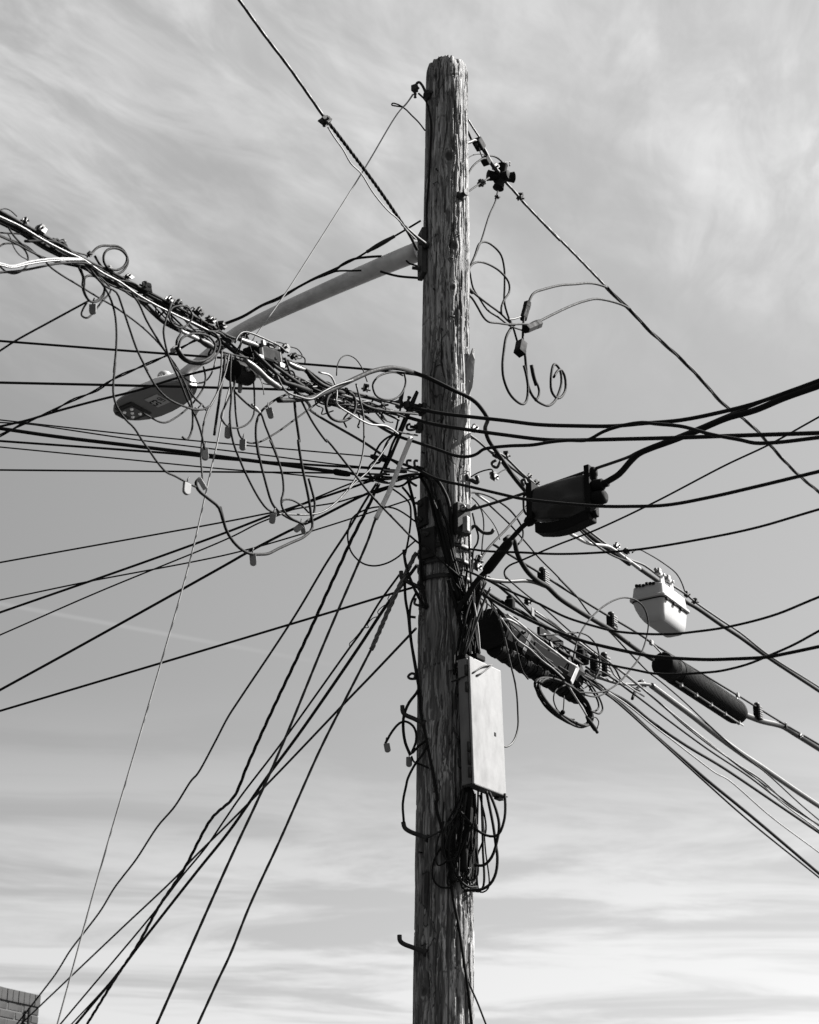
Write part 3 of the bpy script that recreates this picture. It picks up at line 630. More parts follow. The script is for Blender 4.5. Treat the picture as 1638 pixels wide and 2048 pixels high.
# closures on the left bundle
lc = thing('bundle_closure', 'black angular closure under the messenger near the lamp arm', 'cable closure')
p0, p1 = V((-0.736,-1.500,5.880)), V((-0.636,-1.338,5.928)); a = (p1 - p0).normalized(); u_ = (Z - a * Z.dot(a)).normalized()
b = MB(); b.box((p0 + p1) / 2, ((p1 - p0).length, .10, .075), (a, SN, u_)); b.build('case', 'plastic', lc, .012)
for f in (.12, .88):
    b = MB(); b.box(p0.lerp(p1, f), (.014, .104, .080), (a, SN, u_)); b.build('band', 'steel', lc, .003)
b = MB(); b.box((p0 + p1) / 2 + u_ * .043, ((p1 - p0).length * .7, .022, .010), (a, SN, u_)); b.build('top_strip', 'steel', lc, .003)
for k in range(7):
    b = MB(); b.box(p0.lerp(p1, rnd.random()) + u_ * rnd.uniform(-.05, .05) + SN * rnd.uniform(.03, .06), (rnd.uniform(.015, .04), .016, rnd.uniform(.012, .03)), (a, SN, u_)); b.build('fitting', rnd.choice(['plastic', 'steel', 'plastic_grey', 'zinc']), lc, .003)
am = thing('tap_unit', 'round black tap unit hanging among the wires by the lamp', 'tap unit')
c = V((-0.762,-1.693,5.673)); b = MB(); b.lathe(c - a * .07, a, [(0, .03), (.01, .05), (.13, .05), (.14, .03)], 18); b.build('case', 'plastic', am, sharp=40)
b = MB(); b.lathe(c + a * .05 + SN * .03, a, [(0, .016), (.05, .016), (.055, .01), (.08, .01)], 10); b.lathe(c - a * .02 + SN * .05, SN, [(0, .012), (.012, .012)], 8); b.build('port', 'zinc', am)
def sleeve(pts, r, m, label):
    P = spline(pts, .02); n = len(P); rr = [r * (.72 if (i < 2 or i > n - 3) else (1 if (i // 3) % 2 else .9)) for i in range(n)]
    tag(MB().tube(P, rr, 12).build('connector_sleeve', m), label, 'cable connector', 'cable connectors on the left bundle')
sleeve([(-0.736,-1.784,5.691),(-0.703,-1.731,5.686),(-0.667,-1.673,5.678),(-0.644,-1.636,5.669),(-0.622,-1.600,5.669),(-0.592,-1.552,5.671)], .015, 'alu', 'long bright connector sleeve slanting under the black closure')
sleeve([(-0.989,-2.100,5.662),(-0.959,-2.050,5.669),(-0.917,-1.983,5.682)], .010, 'wht', 'slim pale connector sleeve inside the big coil')
sleeve([(-0.920,-1.988,5.680),(-0.891,-1.941,5.685),(-0.862,-1.893,5.690)], .016, 'gry', 'stout grey connector end inside the big coil')
sleeve([(-0.577,-1.356,5.910),(-0.545,-1.305,5.914),(-0.503,-1.237,5.934)], .013, 'alu', 'pale bent fitting at the pole end of the black closure')
sleeve([(-0.713,-1.615,5.553),(-0.697,-1.588,5.546),(-0.680,-1.561,5.541)], .009, 'wht', 'small pale splice on the hanging wire above a tag')
sleeve([(-0.785,-1.654,5.872),(-0.756,-1.608,5.881),(-0.725,-1.558,5.896),(-0.705,-1.525,5.904)], .013, 'alu', 'pale tube on the messenger beside the lamp arm')
sleeve([(-0.085,0.100,7.523),(-0.168,0.130,7.488),(-0.247,0.159,7.453)], .014, 'gry', 'grey insulated splice on the wire above the lamp arm')
sleeve([(-1.013,-2.137,5.543),(-1.000,-2.116,5.563),(-0.988,-2.097,5.568)], .014, 'wht', 'pale wrapped joint at the rim of the big coil')
def grip(pts, r, m, label):
    P = spline(pts, .015); n = len(P)
    tag(MB().tube(P, [r * (.6 if i in (0, n - 1) else 1 - .25 * i / n) for i in range(n)], 8).build('wire_grip', m), label, 'wire grip', 'wedge grips left of the pole')
grip([(-0.210,-0.080,6.033),(-0.165,-0.080,6.019),(-0.116,-0.080,6.004)], .016, 'plastic', 'upper black wedge grip left of the pole')
grip([(-0.407,-0.100,5.933),(-0.362,-0.100,5.923),(-0.314,-0.100,5.916)], .02, 'plastic', 'longest black wedge grip on the thickest left drop')
grip([(-0.187,-0.100,5.811),(-0.145,-0.100,5.827),(-0.097,-0.100,5.844)], .014, 'plastic', 'lower slanting black sleeve left of the pole')
grip([(-0.139,-0.120,5.927),(-0.079,-0.120,5.925),(-0.013,-0.120,5.920)], .012, 'gry', 'level grey sleeve beside the pole hooks')
grip([(-0.190,-0.140,5.882),(-0.157,-0.140,5.893),(-0.121,-0.140,5.904)], .010, 'gry', 'short slanting grey sleeve beside the level grey sleeve')

# ---------------------------------------------------------------- power hardware
ins = thing('insulator_cluster', 'black cross of four bell insulators on the power line', 'insulator')
c = V((0.568,0.612,8.271)); cx = V((.96, .25, .05)).normalized()
for dr, l in ((Z * 1 + cx * .06, .086), (-Z * .96 - cx * .28, .088), (-cx + Z * .02, .088), (cx + Z * .10, .078)):
    b = MB(); b.lathe(c, dr, [(0, .024), (.02, .024), (.03, .027), (l * .9, .033), (l, .036), (l + .004, .030)], 14); b.build('bell', 'plastic', ins, sharp=40)
b = MB(); b.lathe(c - SN * .05, SN, [(0, .03), (.1, .03)], 12); b.build('hub', 'plastic', ins)
b = MB(); b.tube(spline([(0.584,0.638,8.387),(0.592,0.651,8.405),(0.614,0.687,8.430),(0.625,0.705,8.449),(0.628,0.708,8.436),(0.624,0.703,8.415)], .01), .004, 6); b.build('bail', 'steel', ins)
def bolt_clamp(p, ax, name, label, group, s=1.0, m='steel', tilt=0.0, plate='zinc'):
    p = V(p); ax = V(ax).normalized(); u_ = (Z - ax * Z.dot(ax)).normalized(); w_ = ax.cross(u_)
    k = thing(name, label, 'strand clamp', group)
    u2 = (u_ + ax * tilt).normalized()
    yw = rnd.uniform(-2.2, 2.2); a2 = (ax + w_ * yw * .3).normalized(); w2 = a2.cross(u2).normalized()
    b = MB(); b.box(p - w2 * .009 * s, (.034 * s, .007 * s, .026 * s), (a2, w2, u2)); b.box(p + w2 * .009 * s + a2 * .004 * s, (.030 * s, .007 * s, .024 * s), (a2, w2, u2)); b.build('plate', plate, k, .002)
    b = MB(); b.lathe(p - u2 * .018 * s, u2, [(0, .0055 * s), (.040 * s, .0055 * s)], 7); b.lathe(p + u2 * .013 * s, u2, [(0, .011 * s), (.010 * s, .011 * s)], 6)
    b.lathe(p - w2 * .022 * s + a2 * .008 * s, w2, [(0, .0048 * s), (.046 * s, .0048 * s)], 7); b.box(p + a2 * rnd.uniform(-.012, .012) * s + u2 * .012 * s, (.018 * s, .026 * s, .012 * s), (a2, w2, u2)); b.build('bolt', m, k)
    return k
S1v = V((.45, .75, -.1))
bolt_clamp((-0.444,-1.027,7.519), V((.5, .5, -.6)), 'line_clamp', 'cross shaped bolted clamp on the upper left power line', 'clamps on the power lines', 1.5, plate='steel')
bolt_clamp((0.691,0.811,8.257), V((.5, .5, -.6)), 'line_clamp', 'bolted clamp on the power line below the insulators', 'clamps on the power lines', 1.2, plate='steel')
bolt_clamp((0.522,0.537,8.301), V((.5, .5, -.6)), 'line_clamp', 'bolted clamp on the link above the insulators', 'clamps on the power lines', 1.2, plate='steel')
bolt_clamp((0.433,0.393,8.078), V((.5, .5, .5)), 'line_clamp', 'bolted clamp on the strand left of the insulators', 'clamps on the power lines', 1.2, plate='steel')
bolt_clamp((0.533,0.555,8.089), V((0, .2, -1)), 'line_clamp', 'small clamp on the tap wire under the insulators', 'clamps on the power lines', .8, plate='steel')
hk = thing('power_hook', 'black hook and block holding the right power line', 'hook')
b = MB(); b.tube(spline([(0.333,0.232,8.254),(0.369,0.289,8.306),(0.388,0.320,8.338),(0.406,0.350,8.347),(0.402,0.344,8.317)], .01), .01, 8); b.build('hook', 'steel', hk)
b = MB(); b.box(V((0.421,0.375,8.349)), (.07, .05, .06), (V((.45, .6, -.5)).normalized(), SN, V((.3, .4, .85)).normalized())); b.build('block', 'plastic', hk, .008)
b = MB(); b.box(V((0.464,0.444,8.276)), (.05, .045, .05), (V((.45, .6, -.5)).normalized(), SN, V((.3, .4, .85)).normalized())); b.build('clevis', 'plastic', hk, .006)
def conn_block(p0, p1, r, n, label, m):
    p0, p1 = V(p0), V(p1); a = p1 - p0; k = thing('wire_connector', label, 'wire connector', 'hanging wire connector blocks')
    b = MB(); b.lathe(p0, a, [(0, r * .9), (a.length * .05, r), (a.length * .95, r), (a.length, r * .92)], n); b.s = [False] * len(b.s); b.build('block', m, k, .002)
    b = MB(); b.lathe(p0 - a.normalized() * .004, a, [(0, r * 1.06), (a.length * .30, r * 1.06)], n); b.s = [False] * len(b.s); b.build('cap', 'plastic', k, .002)
conn_block((0.719,0.819,7.494), (0.687,0.766,7.356), .024, 6, 'upper black six sided wire connector right of the pole', 'plastic')
conn_block((0.791,0.935,7.420), (0.697,0.726,7.263), .028, 6, 'middle black wire connector with a bright facet', 'plastic')
conn_block((0.655,0.695,7.084), (0.671,0.722,7.174), .036, 4, 'lowest square grey wire connector below the other two', 'plastic_grey')

# ---------------------------------------------------------------- strand clamps, spacers, tags
cl_pts = [(-1.529,-2.822,5.750),(-1.482,-2.745,5.759),(-1.422,-2.648,5.760),(-1.405,-2.621,5.740),(-1.326,-2.493,5.800),(-1.264,-2.393,5.796),(-1.195,-2.281,5.819),(-1.133,-2.181,5.823),(-1.050,-2.046,5.846),(-1.020,-1.996,5.854),(-0.985,-1.941,5.858),(-0.936,-1.861,5.883),(-0.900,-1.803,5.880),(-0.851,-1.723,5.889)]
for i, P in enumerate(cl_pts):
    bolt_clamp(P, V((-.5, -.85, .05)), 'strand_clamp', nth(i) + ' bolted clamp along the left bundle counting from the picture edge', 'clamps on the left bundle', rnd.uniform(.7, 1.35), tilt=rnd.uniform(-1.4, .6), plate='zinc' if i in (0, 1, 6, 8) else 'steel')
for i, P in enumerate([(-0.943,-1.873,5.886),(-0.893,-1.792,5.887),(-0.852,-1.725,5.895),(-0.756,-1.569,5.933),(-0.688,-1.460,5.933),(-0.638,-1.379,5.970),(-0.597,-1.313,6.002),(-0.555,-1.244,6.000)]):
    bolt_clamp(P, V((-.5, -.85, .05)), 'strand_clamp', nth(i) + ' bolted clamp on the bundle above the lamp neck and closure', 'clamps above the lamp neck', rnd.uniform(.8, 1.5), tilt=rnd.uniform(-1.4, .8), plate='zinc' if i in (1, 5) else 'steel')
for P, lb in (((-0.222,-0.706,6.112), 'lone bolted clamp on the messenger close left of the pole'), ((0.552,0.549,6.340), 'first clamp on the pale messenger right of the pole'), ((0.694,0.778,6.312), 'second clamp on the pale messenger right of the pole'), ((0.743,0.857,6.307), 'third clamp on the messenger just before the bag closure'), ((0.816,0.975,6.334), 'clamp partly hidden behind the bag closure'), ((1.301,1.762,6.289), 'clamp halfway between the bag closure and terminal box'), ((1.375,1.880,6.302), 'clamp next to the fine wire before the terminal box'), ((1.867,2.678,6.323), 'small clamp where the fine wire ends past the terminal box'), ((1.936,2.789,6.318), 'large dark clamp just past the terminal box'), ((0.490,0.485,6.313), 'dark clamp where the right bundle gathers at the pole'), ((0.362,0.000,5.466), 'dark bolt cluster beside the slim sleeve foot'), ((0.356,0.000,5.426), 'lower dark bolt cluster beside the slim sleeve foot'), ((0.671,0.779,5.530), 'small dark clamp on the wire above the black closure'), ((0.954,1.237,5.495), 'dark clamp on the wire arc over the black closure'), ((1.453,2.046,5.472), 'pale clamp with a dark tail in the right fan'), ((2.759,4.159,5.871), 'wrapped lashing clamp past the ribbed closure'), ((2.917,4.416,5.880), 'last lashing clamp before the right edge'), ((0.454,0.000,5.948), 'tiny dark clip on the thin wire right of the pole'), ((0.359,0.273,6.373), 'small dark clip at the lit pole edge below the splinter')):
    bolt_clamp(P, V((.5, .8, -.15)), 'strand_clamp', lb, 'clamps right of the pole', 1.0 + .25 * rnd.random(), tilt=rnd.uniform(-.4, .4), plate='zinc' if rnd.random() < .4 else 'steel')
def spacer(P, h, label):
    p = V(P); k = thing('cable_spacer', label, 'cable spacer', 'ribbed cable spacers')
    b = MB(); b.box(p, (.05, .045, h), (SD, SN, Z)); b.build('core', 'plastic', k, .004)
    for i in range(6):
        b = MB(); b.box(p + SN * .026 + Z * (h * (-.41 + .164 * i)), (.052, .014, h * .11), (SD, SN, Z)); b.build('rib', 'tag', k, .002)
    b = MB(); b.lathe(p + Z * h * .5, Z, [(0, .012), (.012, .022), (.025, .018), (.03, .008)], 10); b.build('knob', 'steel', k)
spacer((0.768,0.936,5.737), .082, 'ribbed spacer nearest the pole on the thin messenger')
spacer((1.239,1.699,5.750), .09, 'ribbed spacer above the big wire hoop')
spacer((1.105,1.482,5.394), .12, 'left ribbed spacer of the pair behind the black closure')
spacer((1.173,1.591,5.432), .12, 'right ribbed spacer of the pair behind the black closure')
spacer((2.474,3.698,5.821), .10, 'ribbed spacer past the ribbed barrel closure')
def drop_tag(P, label, h=.052, w=.029, roll=0.0, yaw=0.0, m='tag'):
    p = V(P); roll += rnd.uniform(-.12, .12); yaw += rnd.uniform(-.5, .5); h *= rnd.uniform(.88, 1.08); k = thing('cable_tag', label, 'cable tag', 'grey drop tags')
    ux = (X * math.cos(yaw) + Y * math.sin(yaw)); up_ = (Z * math.cos(roll) + ux * math.sin(roll)); rx = (ux * math.cos(roll) - Z * math.sin(roll)); nn = rx.cross(up_)
    out = [(-w / 2, h / 2), (-w / 2, -h / 2 + w * .4)] + [(-w / 2 * math.cos(a), -h / 2 + w * .4 - w * .4 * math.sin(a)) for a in [math.pi * i / 6 for i in range(1, 6)]] + [(w / 2, -h / 2 + w * .4), (w / 2, h / 2)]
    b = MB(); b.loft([[p + rx * x + up_ * y + nn * .007 for x, y in out], [p + rx * x + up_ * y - nn * .007 for x, y in out]], smooth=False); b.build('plate', m, k, .002)
    b = MB(); b.tube([p + up_ * (h / 2 - .005), p + up_ * (h / 2 + .015), p + up_ * (h / 2 + .03) + rx * .006], .003, 6); b.build('bail', 'steel', k)
drop_tag((-0.796,-1.786,5.325), 'grey tag on the teardrop loop right of the lamp')
drop_tag((-0.738,-1.692,5.312), 'grey tag just right of and below the teardrop loop tag')
drop_tag((-0.863,-2.029,5.103), 'grey tag directly below the lamp and cut stub')
drop_tag((-0.638,-1.493,5.570), 'tilted grey tag hanging on a fine wire below the bright sleeve', roll=-.3)
drop_tag((-0.764,-1.658,5.617), 'slim grey tag tucked under the round tap unit', w=.018)
drop_tag((-0.909,-2.066,5.286), 'small white tag beside the lamp underside', h=.04, w=.026, roll=.5, m='wht')
drop_tag((-0.919,-2.138,4.893), 'double grey tag at the foot of the long wire past the lamp', w=.036, yaw=.5)
drop_tag((-0.609,-1.522,5.030), 'grey tag on the rising drops left of the tag pair')
drop_tag((-0.682,-1.602,4.799), 'lowest grey tag under the longest hanging loop')
drop_tag((-0.512,-1.251,5.102), 'white left tag of the crossed tag pair', h=.05, w=.028, roll=.9, m='wht')
drop_tag((-0.491,-1.216,5.111), 'grey right tag of the crossed tag pair', w=.022, roll=-.15)
drop_tag((-1.281,-2.573,5.492), 'pale grey tag in the coil under the left bundle', h=.05)
drop_tag((-0.111,-0.100,4.406), 'grey tag on the free wire end left of the pole step', roll=-.3)
drop_tag((-0.002,-0.080,4.339), 'grey tag at the pole edge beside the cabinet height')
b = MB(); b.box(V((-0.872,-2.005,4.977)), (.02, .012, .055), (V((.8, 0, .6)), Y, V((-.5, 0, .86))))
tag(b.build('wire_clip', 'zinc', None, .003), 'small bright clip where the longest hanging loop ends', 'wire clip')
tag(MB().tube(spline([(-0.702,-1.444,5.786),(-0.690,-1.425,5.773),(-0.682,-1.413,5.748),(-0.677,-1.403,5.712)], .02), .0025, 6).build('tag_wire', 'alu'), 'fine wire holding the tilted grey tag', 'wire')

# ---------------------------------------------------------------- hanging coil below the black closure
ck = thing('cable_coil', 'thick hanging coil of black cable below the black closure', 'cable coil')
c = V((0.873,0.954,4.992)); S = (V((1.045,1.232,5.084)) - c).length
for k in range(7):
    ph = rnd.uniform(0, 6); ra = S * rnd.uniform(.9, 1.02); rb = rnd.uniform(.098, .112); off = V((rnd.uniform(-.008, .008), rnd.uniform(-.02, .02), rnd.uniform(-.008, .006)))
    P = [c + off + SD * (ra * math.cos(a)) + Z * (rb * math.sin(a)) + SN * (.012 * math.sin(a * 2 + ph)) for a in [2 * math.pi * i / 14 + ph for i in range(15)]]
    MB().tube(spline(P, .02), rnd.choice([.0055, .007, .0075]), 7).build('turn', 'blk', ck)
b = MB(); a0, a1 = V((0.999,1.043,4.938)), V((1.071,1.160,4.881)); a = a1 - a0
b.lathe(a0, a, [(0, .006), (a.length * .2, .012), (a.length * .8, .013), (a.length * .85, .009), (a.length, .009)], 10)
tag(b.build('cable_plug', 'plastic'), 'black plug hanging from the coil below the black closure', 'plug')
b = MB(); b.lathe(V((0.851,0.842,4.885)), Z, [(0, .004), (.006, .011), (.014, .014), (.022, .011), (.028, .004)], 12)
tag(b.build('round_weight', 'plastic'), 'small round weight hanging inside the coil', 'weight')
# wire tangle below the cabinet
for i in range(22):
    top = V(cp(rnd.uniform(.02, .2), -.08 + rnd.uniform(-.05, .03), -CH - .0)); w = rnd.uniform(.02, .09); h = rnd.uniform(.30, .50); sx_ = rnd.uniform(-.11, .01)
    bot = top + V((sx_, rnd.uniform(-.05, .05), -h)); e2 = top + V((rnd.uniform(-.10, .03), rnd.uniform(-.06, .02), -rnd.uniform(.02, .2)))
    mid1 = top.lerp(bot, .55) + V((w * .6, 0, 0)); mid2 = e2.lerp(bot, .55) + V((-w * .5, 0, 0))
    pts_ = [top, mid1, bot + V((.025, 0, .02)), bot + V((-.015, -.01, 0)), mid2, e2]
    for p_ in pts_:      # keep clear of the pole
        dx_, dy_ = p_.x - pole_x(p_.z), p_.y; rr_ = math.hypot(dx_, dy_); lim = pole_r(p_.z) + .02
        if rr_ < lim: p_.x += dx_ / rr_ * (lim - rr_); p_.y += dy_ / rr_ * (lim - rr_)
    o = MB().tube(spline(pts_, .02), rnd.choice([.004, .005, .006]), 7).build('tangle_wire', rnd.choice(['blk', 'blk', 'blk', 'gry']))
    tag(o, 'dark wire looping in the tangle below the cabinet', 'wire', 'looping wires below the cabinet')
b = MB(); b.tube(spline([cp(.05, -.07, -CH), cp(.055, -.07, -CH - .14), cp(.03, -.08, -CH - .26), cp(.0, -.08, -CH - .42)]), .018, 10)
tag(b.build('heavy_cable', 'plastic'), 'thick black cable trunk leaving the cabinet bottom', 'cable')
for i in range(9):
    top = V((0.336,-0.100,5.283)) + V((rnd.uniform(-.07, .09), rnd.uniform(-.06, .04), rnd.uniform(-.03, .1))); bot = cp(rnd.uniform(.0, .13), -.06 + rnd.uniform(-.03, .02), .01)
    mid = top.lerp(bot, .5) + V((rnd.uniform(-.03, .03), rnd.uniform(-.03, .01), 0))
    tag(MB().tube(spline([top, mid, bot], .03), rnd.choice([.004, .005, .006]), 7).build('cabinet_feed', rnd.choice(['blk', 'blk', 'gry'])), 'thin cable among those dropping from the pole to the cabinet top', 'cable', 'thin cables into the cabinet top')

# ---------------------------------------------------------------- dark slack wires lashed along the left bundle
bl = spline([(-1.608,-2.911,5.700),(-1.409,-2.590,5.750),(-1.193,-2.239,5.793),(-1.031,-1.977,5.809),(-0.879,-1.730,5.821),(-0.698,-1.437,5.864),(-0.526,-1.160,5.906),(-0.298,-0.790,6.003),(-0.050,-0.388,6.122)], .05)
for i in range(30):
    a_ = rnd.randrange(0 if i < 14 else len(bl) // 2, len(bl) - 14); n_ = rnd.randrange(10, 26); seg = bl[a_:a_ + n_][::3]
    if len(seg) < 3: continue
    pts_ = [p_ + V((rnd.uniform(-.03, .03), rnd.uniform(-.05, .05), rnd.uniform(-.055, .03))) for p_ in seg]
    tag(MB().tube(spline(pts_, .02), rnd.choice([.0035, .0045, .006]), 7).build('slack_wire', rnd.choice(['blk', 'blk', 'blk', 'gry'])), 'dark slack wire lashed in among the cables of the left bundle', 'wire', 'slack wires in the left bundle')
for i in range(18):
    c_ = bl[int((len(bl) - 1) * (.36 + .62 * i / 18))] + V((rnd.uniform(-.05, .05), rnd.uniform(-.05, .05), rnd.uniform(-.07, .03)))
    ra_, rb_, ph_ = rnd.uniform(.03, .09), rnd.uniform(.03, .08), rnd.uniform(0, 6); ar = rnd.uniform(3.2, 6.5)
    pts_ = [c_ + SD * (ra_ * math.cos(ph_ + ar * t / 8) * rnd.uniform(.8, 1.15)) + Z * (rb_ * math.sin(ph_ + ar * t / 8) * rnd.uniform(.8, 1.15)) + SN * rnd.uniform(-.02, .03) for t in range(9)]
    tag(MB().tube(spline(pts_, .012), rnd.choice([.0025, .0035, .0045]), 7).build('slack_loop', 'blk'), 'small dark wire curl springing from the left bundle toward the pole', 'wire loop', 'small wire curls on the left bundle')
# ---------------------------------------------------------------- cables
C("power_line","bare power line descending from the top edge to a bolted clamp","power conductors","strand",0.0076,[(-3.850,-6.542,9.615),(-0.849,-1.682,7.777),(-0.731,-1.492,7.705),(-0.617,-1.306,7.648),(-0.444,-1.027,7.536)])
C("preformed_grip","thick twisted grip wrapping the power line above the lamp arm","power conductors","blk",0.0107,[(-0.444,-1.027,7.536),(-0.369,-0.906,7.502),(-0.157,-0.562,7.388),(-0.017,-0.335,7.290)],tw=3)
C("grip_leg","upper leg of the twisted grip ending on the lamp bracket bolt","power conductors","gry",0.0097,[(-0.025,-0.348,7.300),(0.036,-0.250,7.300),(0.097,-0.150,7.309)])
C("grip_leg","lower leg of the twisted grip ending under the lamp bracket","power conductors","blk",0.0083,[(-0.021,-0.341,7.295),(0.013,-0.287,7.259),(0.043,-0.238,7.219)])
C("bond_wire","thin slack wire hanging along the twisted power grip","power conductors","wht",0.0040,[(-0.424,-1.052,7.459),(-0.394,-1.002,7.434),(-0.346,-0.925,7.403),(-0.311,-0.868,7.364),(-0.256,-0.779,7.357),(-0.199,-0.687,7.306),(-0.120,-0.559,7.273),(-0.061,-0.464,7.273),(-0.017,-0.392,7.254),(0.036,-0.307,7.246)])
C("service_wire","thin pale wire sagging from the pole top to the bottom edge","","wht",0.0041,[(0.018,-0.102,8.364),(-0.010,-0.116,8.301),(-0.069,-0.150,8.194),(-0.252,-0.255,7.747),(-0.616,-0.466,6.892),(-0.896,-0.627,6.246),(-0.975,-0.672,5.768),(-1.066,-0.725,5.163),(-1.209,-0.808,4.422),(-1.374,-0.903,3.599),(-1.500,-0.975,2.919),(-2.583,-1.601,-2.950)])
C("wire_tail","thin curled tail of wire beside the pole top hook","","blk",0.0044,[(0.022,-0.020,8.424),(-0.010,-0.020,8.370),(-0.038,-0.020,8.336),(-0.066,-0.020,8.351),(-0.099,-0.020,8.361),(-0.104,-0.020,8.348),(-0.079,-0.020,8.341),(-0.038,-0.020,8.331),(0.014,-0.020,8.273),(0.054,-0.020,8.225),(0.090,-0.020,8.168)])
C("ground_wire","thin wire stapled straight down the upper pole face","","blk",0.0058,[(0.054,-0.000,8.445),(0.094,-0.034,8.370),(0.117,-0.083,8.243),(0.125,-0.092,8.159),(0.120,-0.091,7.980),(0.111,-0.084,7.798),(0.099,-0.071,7.622),(0.098,-0.075,7.401)])
C("lamp_feed_wire","wire with a thick splice sleeve running above the lamp arm","wires along the lamp arm","blk",0.0058,[(0.065,0.046,7.593),(-0.002,0.070,7.561),(-0.089,0.101,7.521),(-0.243,0.157,7.455),(-0.294,0.176,7.430),(-0.405,0.217,7.390),(-0.573,0.278,7.337),(-0.763,0.347,7.248),(-0.859,0.382,7.225),(-0.973,0.423,7.173),(-1.080,0.462,7.147)])
C("lamp_feed_wire","upper wire bending away over the top of the lamp arm","wires along the lamp arm","blk",0.0072,[(-0.159,0.107,7.393),(-0.246,0.139,7.406),(-0.325,0.168,7.410),(-0.389,0.191,7.388),(-0.436,0.208,7.353),(-0.492,0.228,7.342),(-0.572,0.257,7.321),(-0.762,0.326,7.245),(-0.857,0.361,7.218),(-0.972,0.403,7.167),(-1.078,0.441,7.142)])
C("lamp_feed_wire","short wire leaving the lamp arm just beyond its middle","wires along the lamp arm","blk",0.0058,[(-0.277,0.170,7.336),(-0.321,0.186,7.344),(-0.429,0.225,7.363),(-0.493,0.249,7.350),(-0.565,0.275,7.338)])
C("lamp_feed_wire","short wire under the lamp arm close to the pole","wires along the lamp arm","blk",0.0057,[(-0.018,0.037,7.321),(-0.002,0.034,7.301),(0.029,0.028,7.285),(0.064,0.022,7.267)])
C("lamp_feed_wire","lower wire curving from under the lamp arm into the pole","wires along the lamp arm","blk",0.0071,[(-0.165,0.063,7.265),(-0.134,0.057,7.250),(-0.064,0.045,7.223),(0.063,0.022,7.196)])
C("messenger_strand","topmost thick strand of the left cable bundle","left cable bundle","blk",0.0067,[(-4.744,-8.027,5.182),(-1.604,-2.942,5.721),(-1.520,-2.806,5.735),(-1.433,-2.666,5.751),(-1.374,-2.571,5.758),(-1.319,-2.482,5.766),(-1.250,-2.369,5.788),(-1.153,-2.212,5.807),(-1.078,-2.091,5.824),(-1.001,-1.966,5.840),(-0.894,-1.793,5.860),(-0.818,-1.670,5.871),(-0.728,-1.525,5.919),(-0.620,-1.350,5.946),(-0.501,-1.156,5.981),(-0.405,-1.002,5.984),(-0.253,-0.756,6.054),(-0.134,-0.563,6.117),(-0.056,-0.436,6.157)])
C("bundle_cable","thick black cable on the underside of the left bundle","left cable bundle","blk",0.0105,[(-4.748,-7.938,4.999),(-1.618,-2.871,5.729),(-1.555,-2.769,5.744),(-1.490,-2.663,5.744),(-1.423,-2.555,5.762),(-1.356,-2.446,5.793),(-1.308,-2.369,5.780),(-1.236,-2.252,5.788),(-1.187,-2.173,5.796),(-1.147,-2.107,5.786),(-1.079,-1.998,5.765),(-1.012,-1.889,5.777)])
C("bundle_cable","second black cable from the top of the left bundle","left cable bundle","blk",0.0097,[(-4.759,-8.013,5.433),(-1.610,-2.914,5.729),(-1.534,-2.791,5.736),(-1.447,-2.650,5.748),(-1.366,-2.519,5.765),(-1.292,-2.399,5.782),(-1.206,-2.260,5.804),(-1.117,-2.116,5.819),(-1.056,-2.017,5.828),(-0.951,-1.848,5.854),(-0.821,-1.636,5.868),(-0.860,-1.699,5.841),(-0.809,-1.617,5.830),(-0.760,-1.538,5.830)])
C("bundle_cable","bundle cable sheathed in pale aluminium at the left edge","left cable bundle","alu",0.0052,[(-4.710,-8.029,4.780),(-1.592,-2.980,5.670),(-1.530,-2.880,5.688),(-1.466,-2.776,5.695),(-1.400,-2.670,5.709),(-1.334,-2.562,5.730),(-1.278,-2.472,5.728),(-1.212,-2.365,5.741),(-1.163,-2.286,5.737),(-1.094,-2.174,5.747),(-1.018,-2.051,5.766),(-0.940,-1.925,5.788),(-0.855,-1.787,5.810)])
C("bundle_cable","black cable midway down the left bundle","left cable bundle","blk",0.0075,[(-4.748,-7.882,4.888),(-1.628,-2.829,5.740),(-1.573,-2.740,5.755),(-1.498,-2.620,5.758),(-1.441,-2.526,5.772),(-1.345,-2.371,5.809),(-1.287,-2.278,5.800),(-1.219,-2.168,5.817),(-1.120,-2.007,5.858),(-1.069,-1.924,5.868),(-0.962,-1.752,5.883),(-0.830,-1.538,5.904)])
C("bundle_cable","thin bundle cable peeling off below the left bundle to the lamp","left cable bundle","blk",0.0041,[(-4.684,-8.082,4.610),(-1.569,-3.039,5.544),(-1.521,-2.960,5.559),(-1.479,-2.893,5.565),(-1.445,-2.838,5.573),(-1.423,-2.802,5.557),(-1.388,-2.745,5.553),(-1.330,-2.652,5.557),(-1.267,-2.549,5.562),(-1.211,-2.459,5.568),(-1.144,-2.351,5.564),(-1.105,-2.287,5.556),(-1.060,-2.214,5.536),(-1.024,-2.155,5.508),(-0.992,-2.104,5.479),(-0.966,-2.063,5.437),(-0.933,-2.008,5.397),(-0.899,-1.954,5.379)])
C("bundle_cable","thin cable rejoining the left bundle beside the pale jumper","left cable bundle","blk",0.0051,[(-4.728,-7.810,4.575),(-1.631,-2.796,5.701),(-1.606,-2.755,5.710),(-1.572,-2.701,5.724),(-1.546,-2.659,5.730),(-1.519,-2.615,5.724),(-1.458,-2.516,5.751),(-1.391,-2.408,5.794),(-1.346,-2.334,5.821)])
C("bundle_cable","thin cable crossing under the left bundle near the picture edge","left cable bundle","blk",0.0039,[(-1.555,-2.978,5.621),(-1.537,-2.949,5.601),(-1.516,-2.914,5.591),(-1.482,-2.859,5.587),(-1.456,-2.817,5.584)])
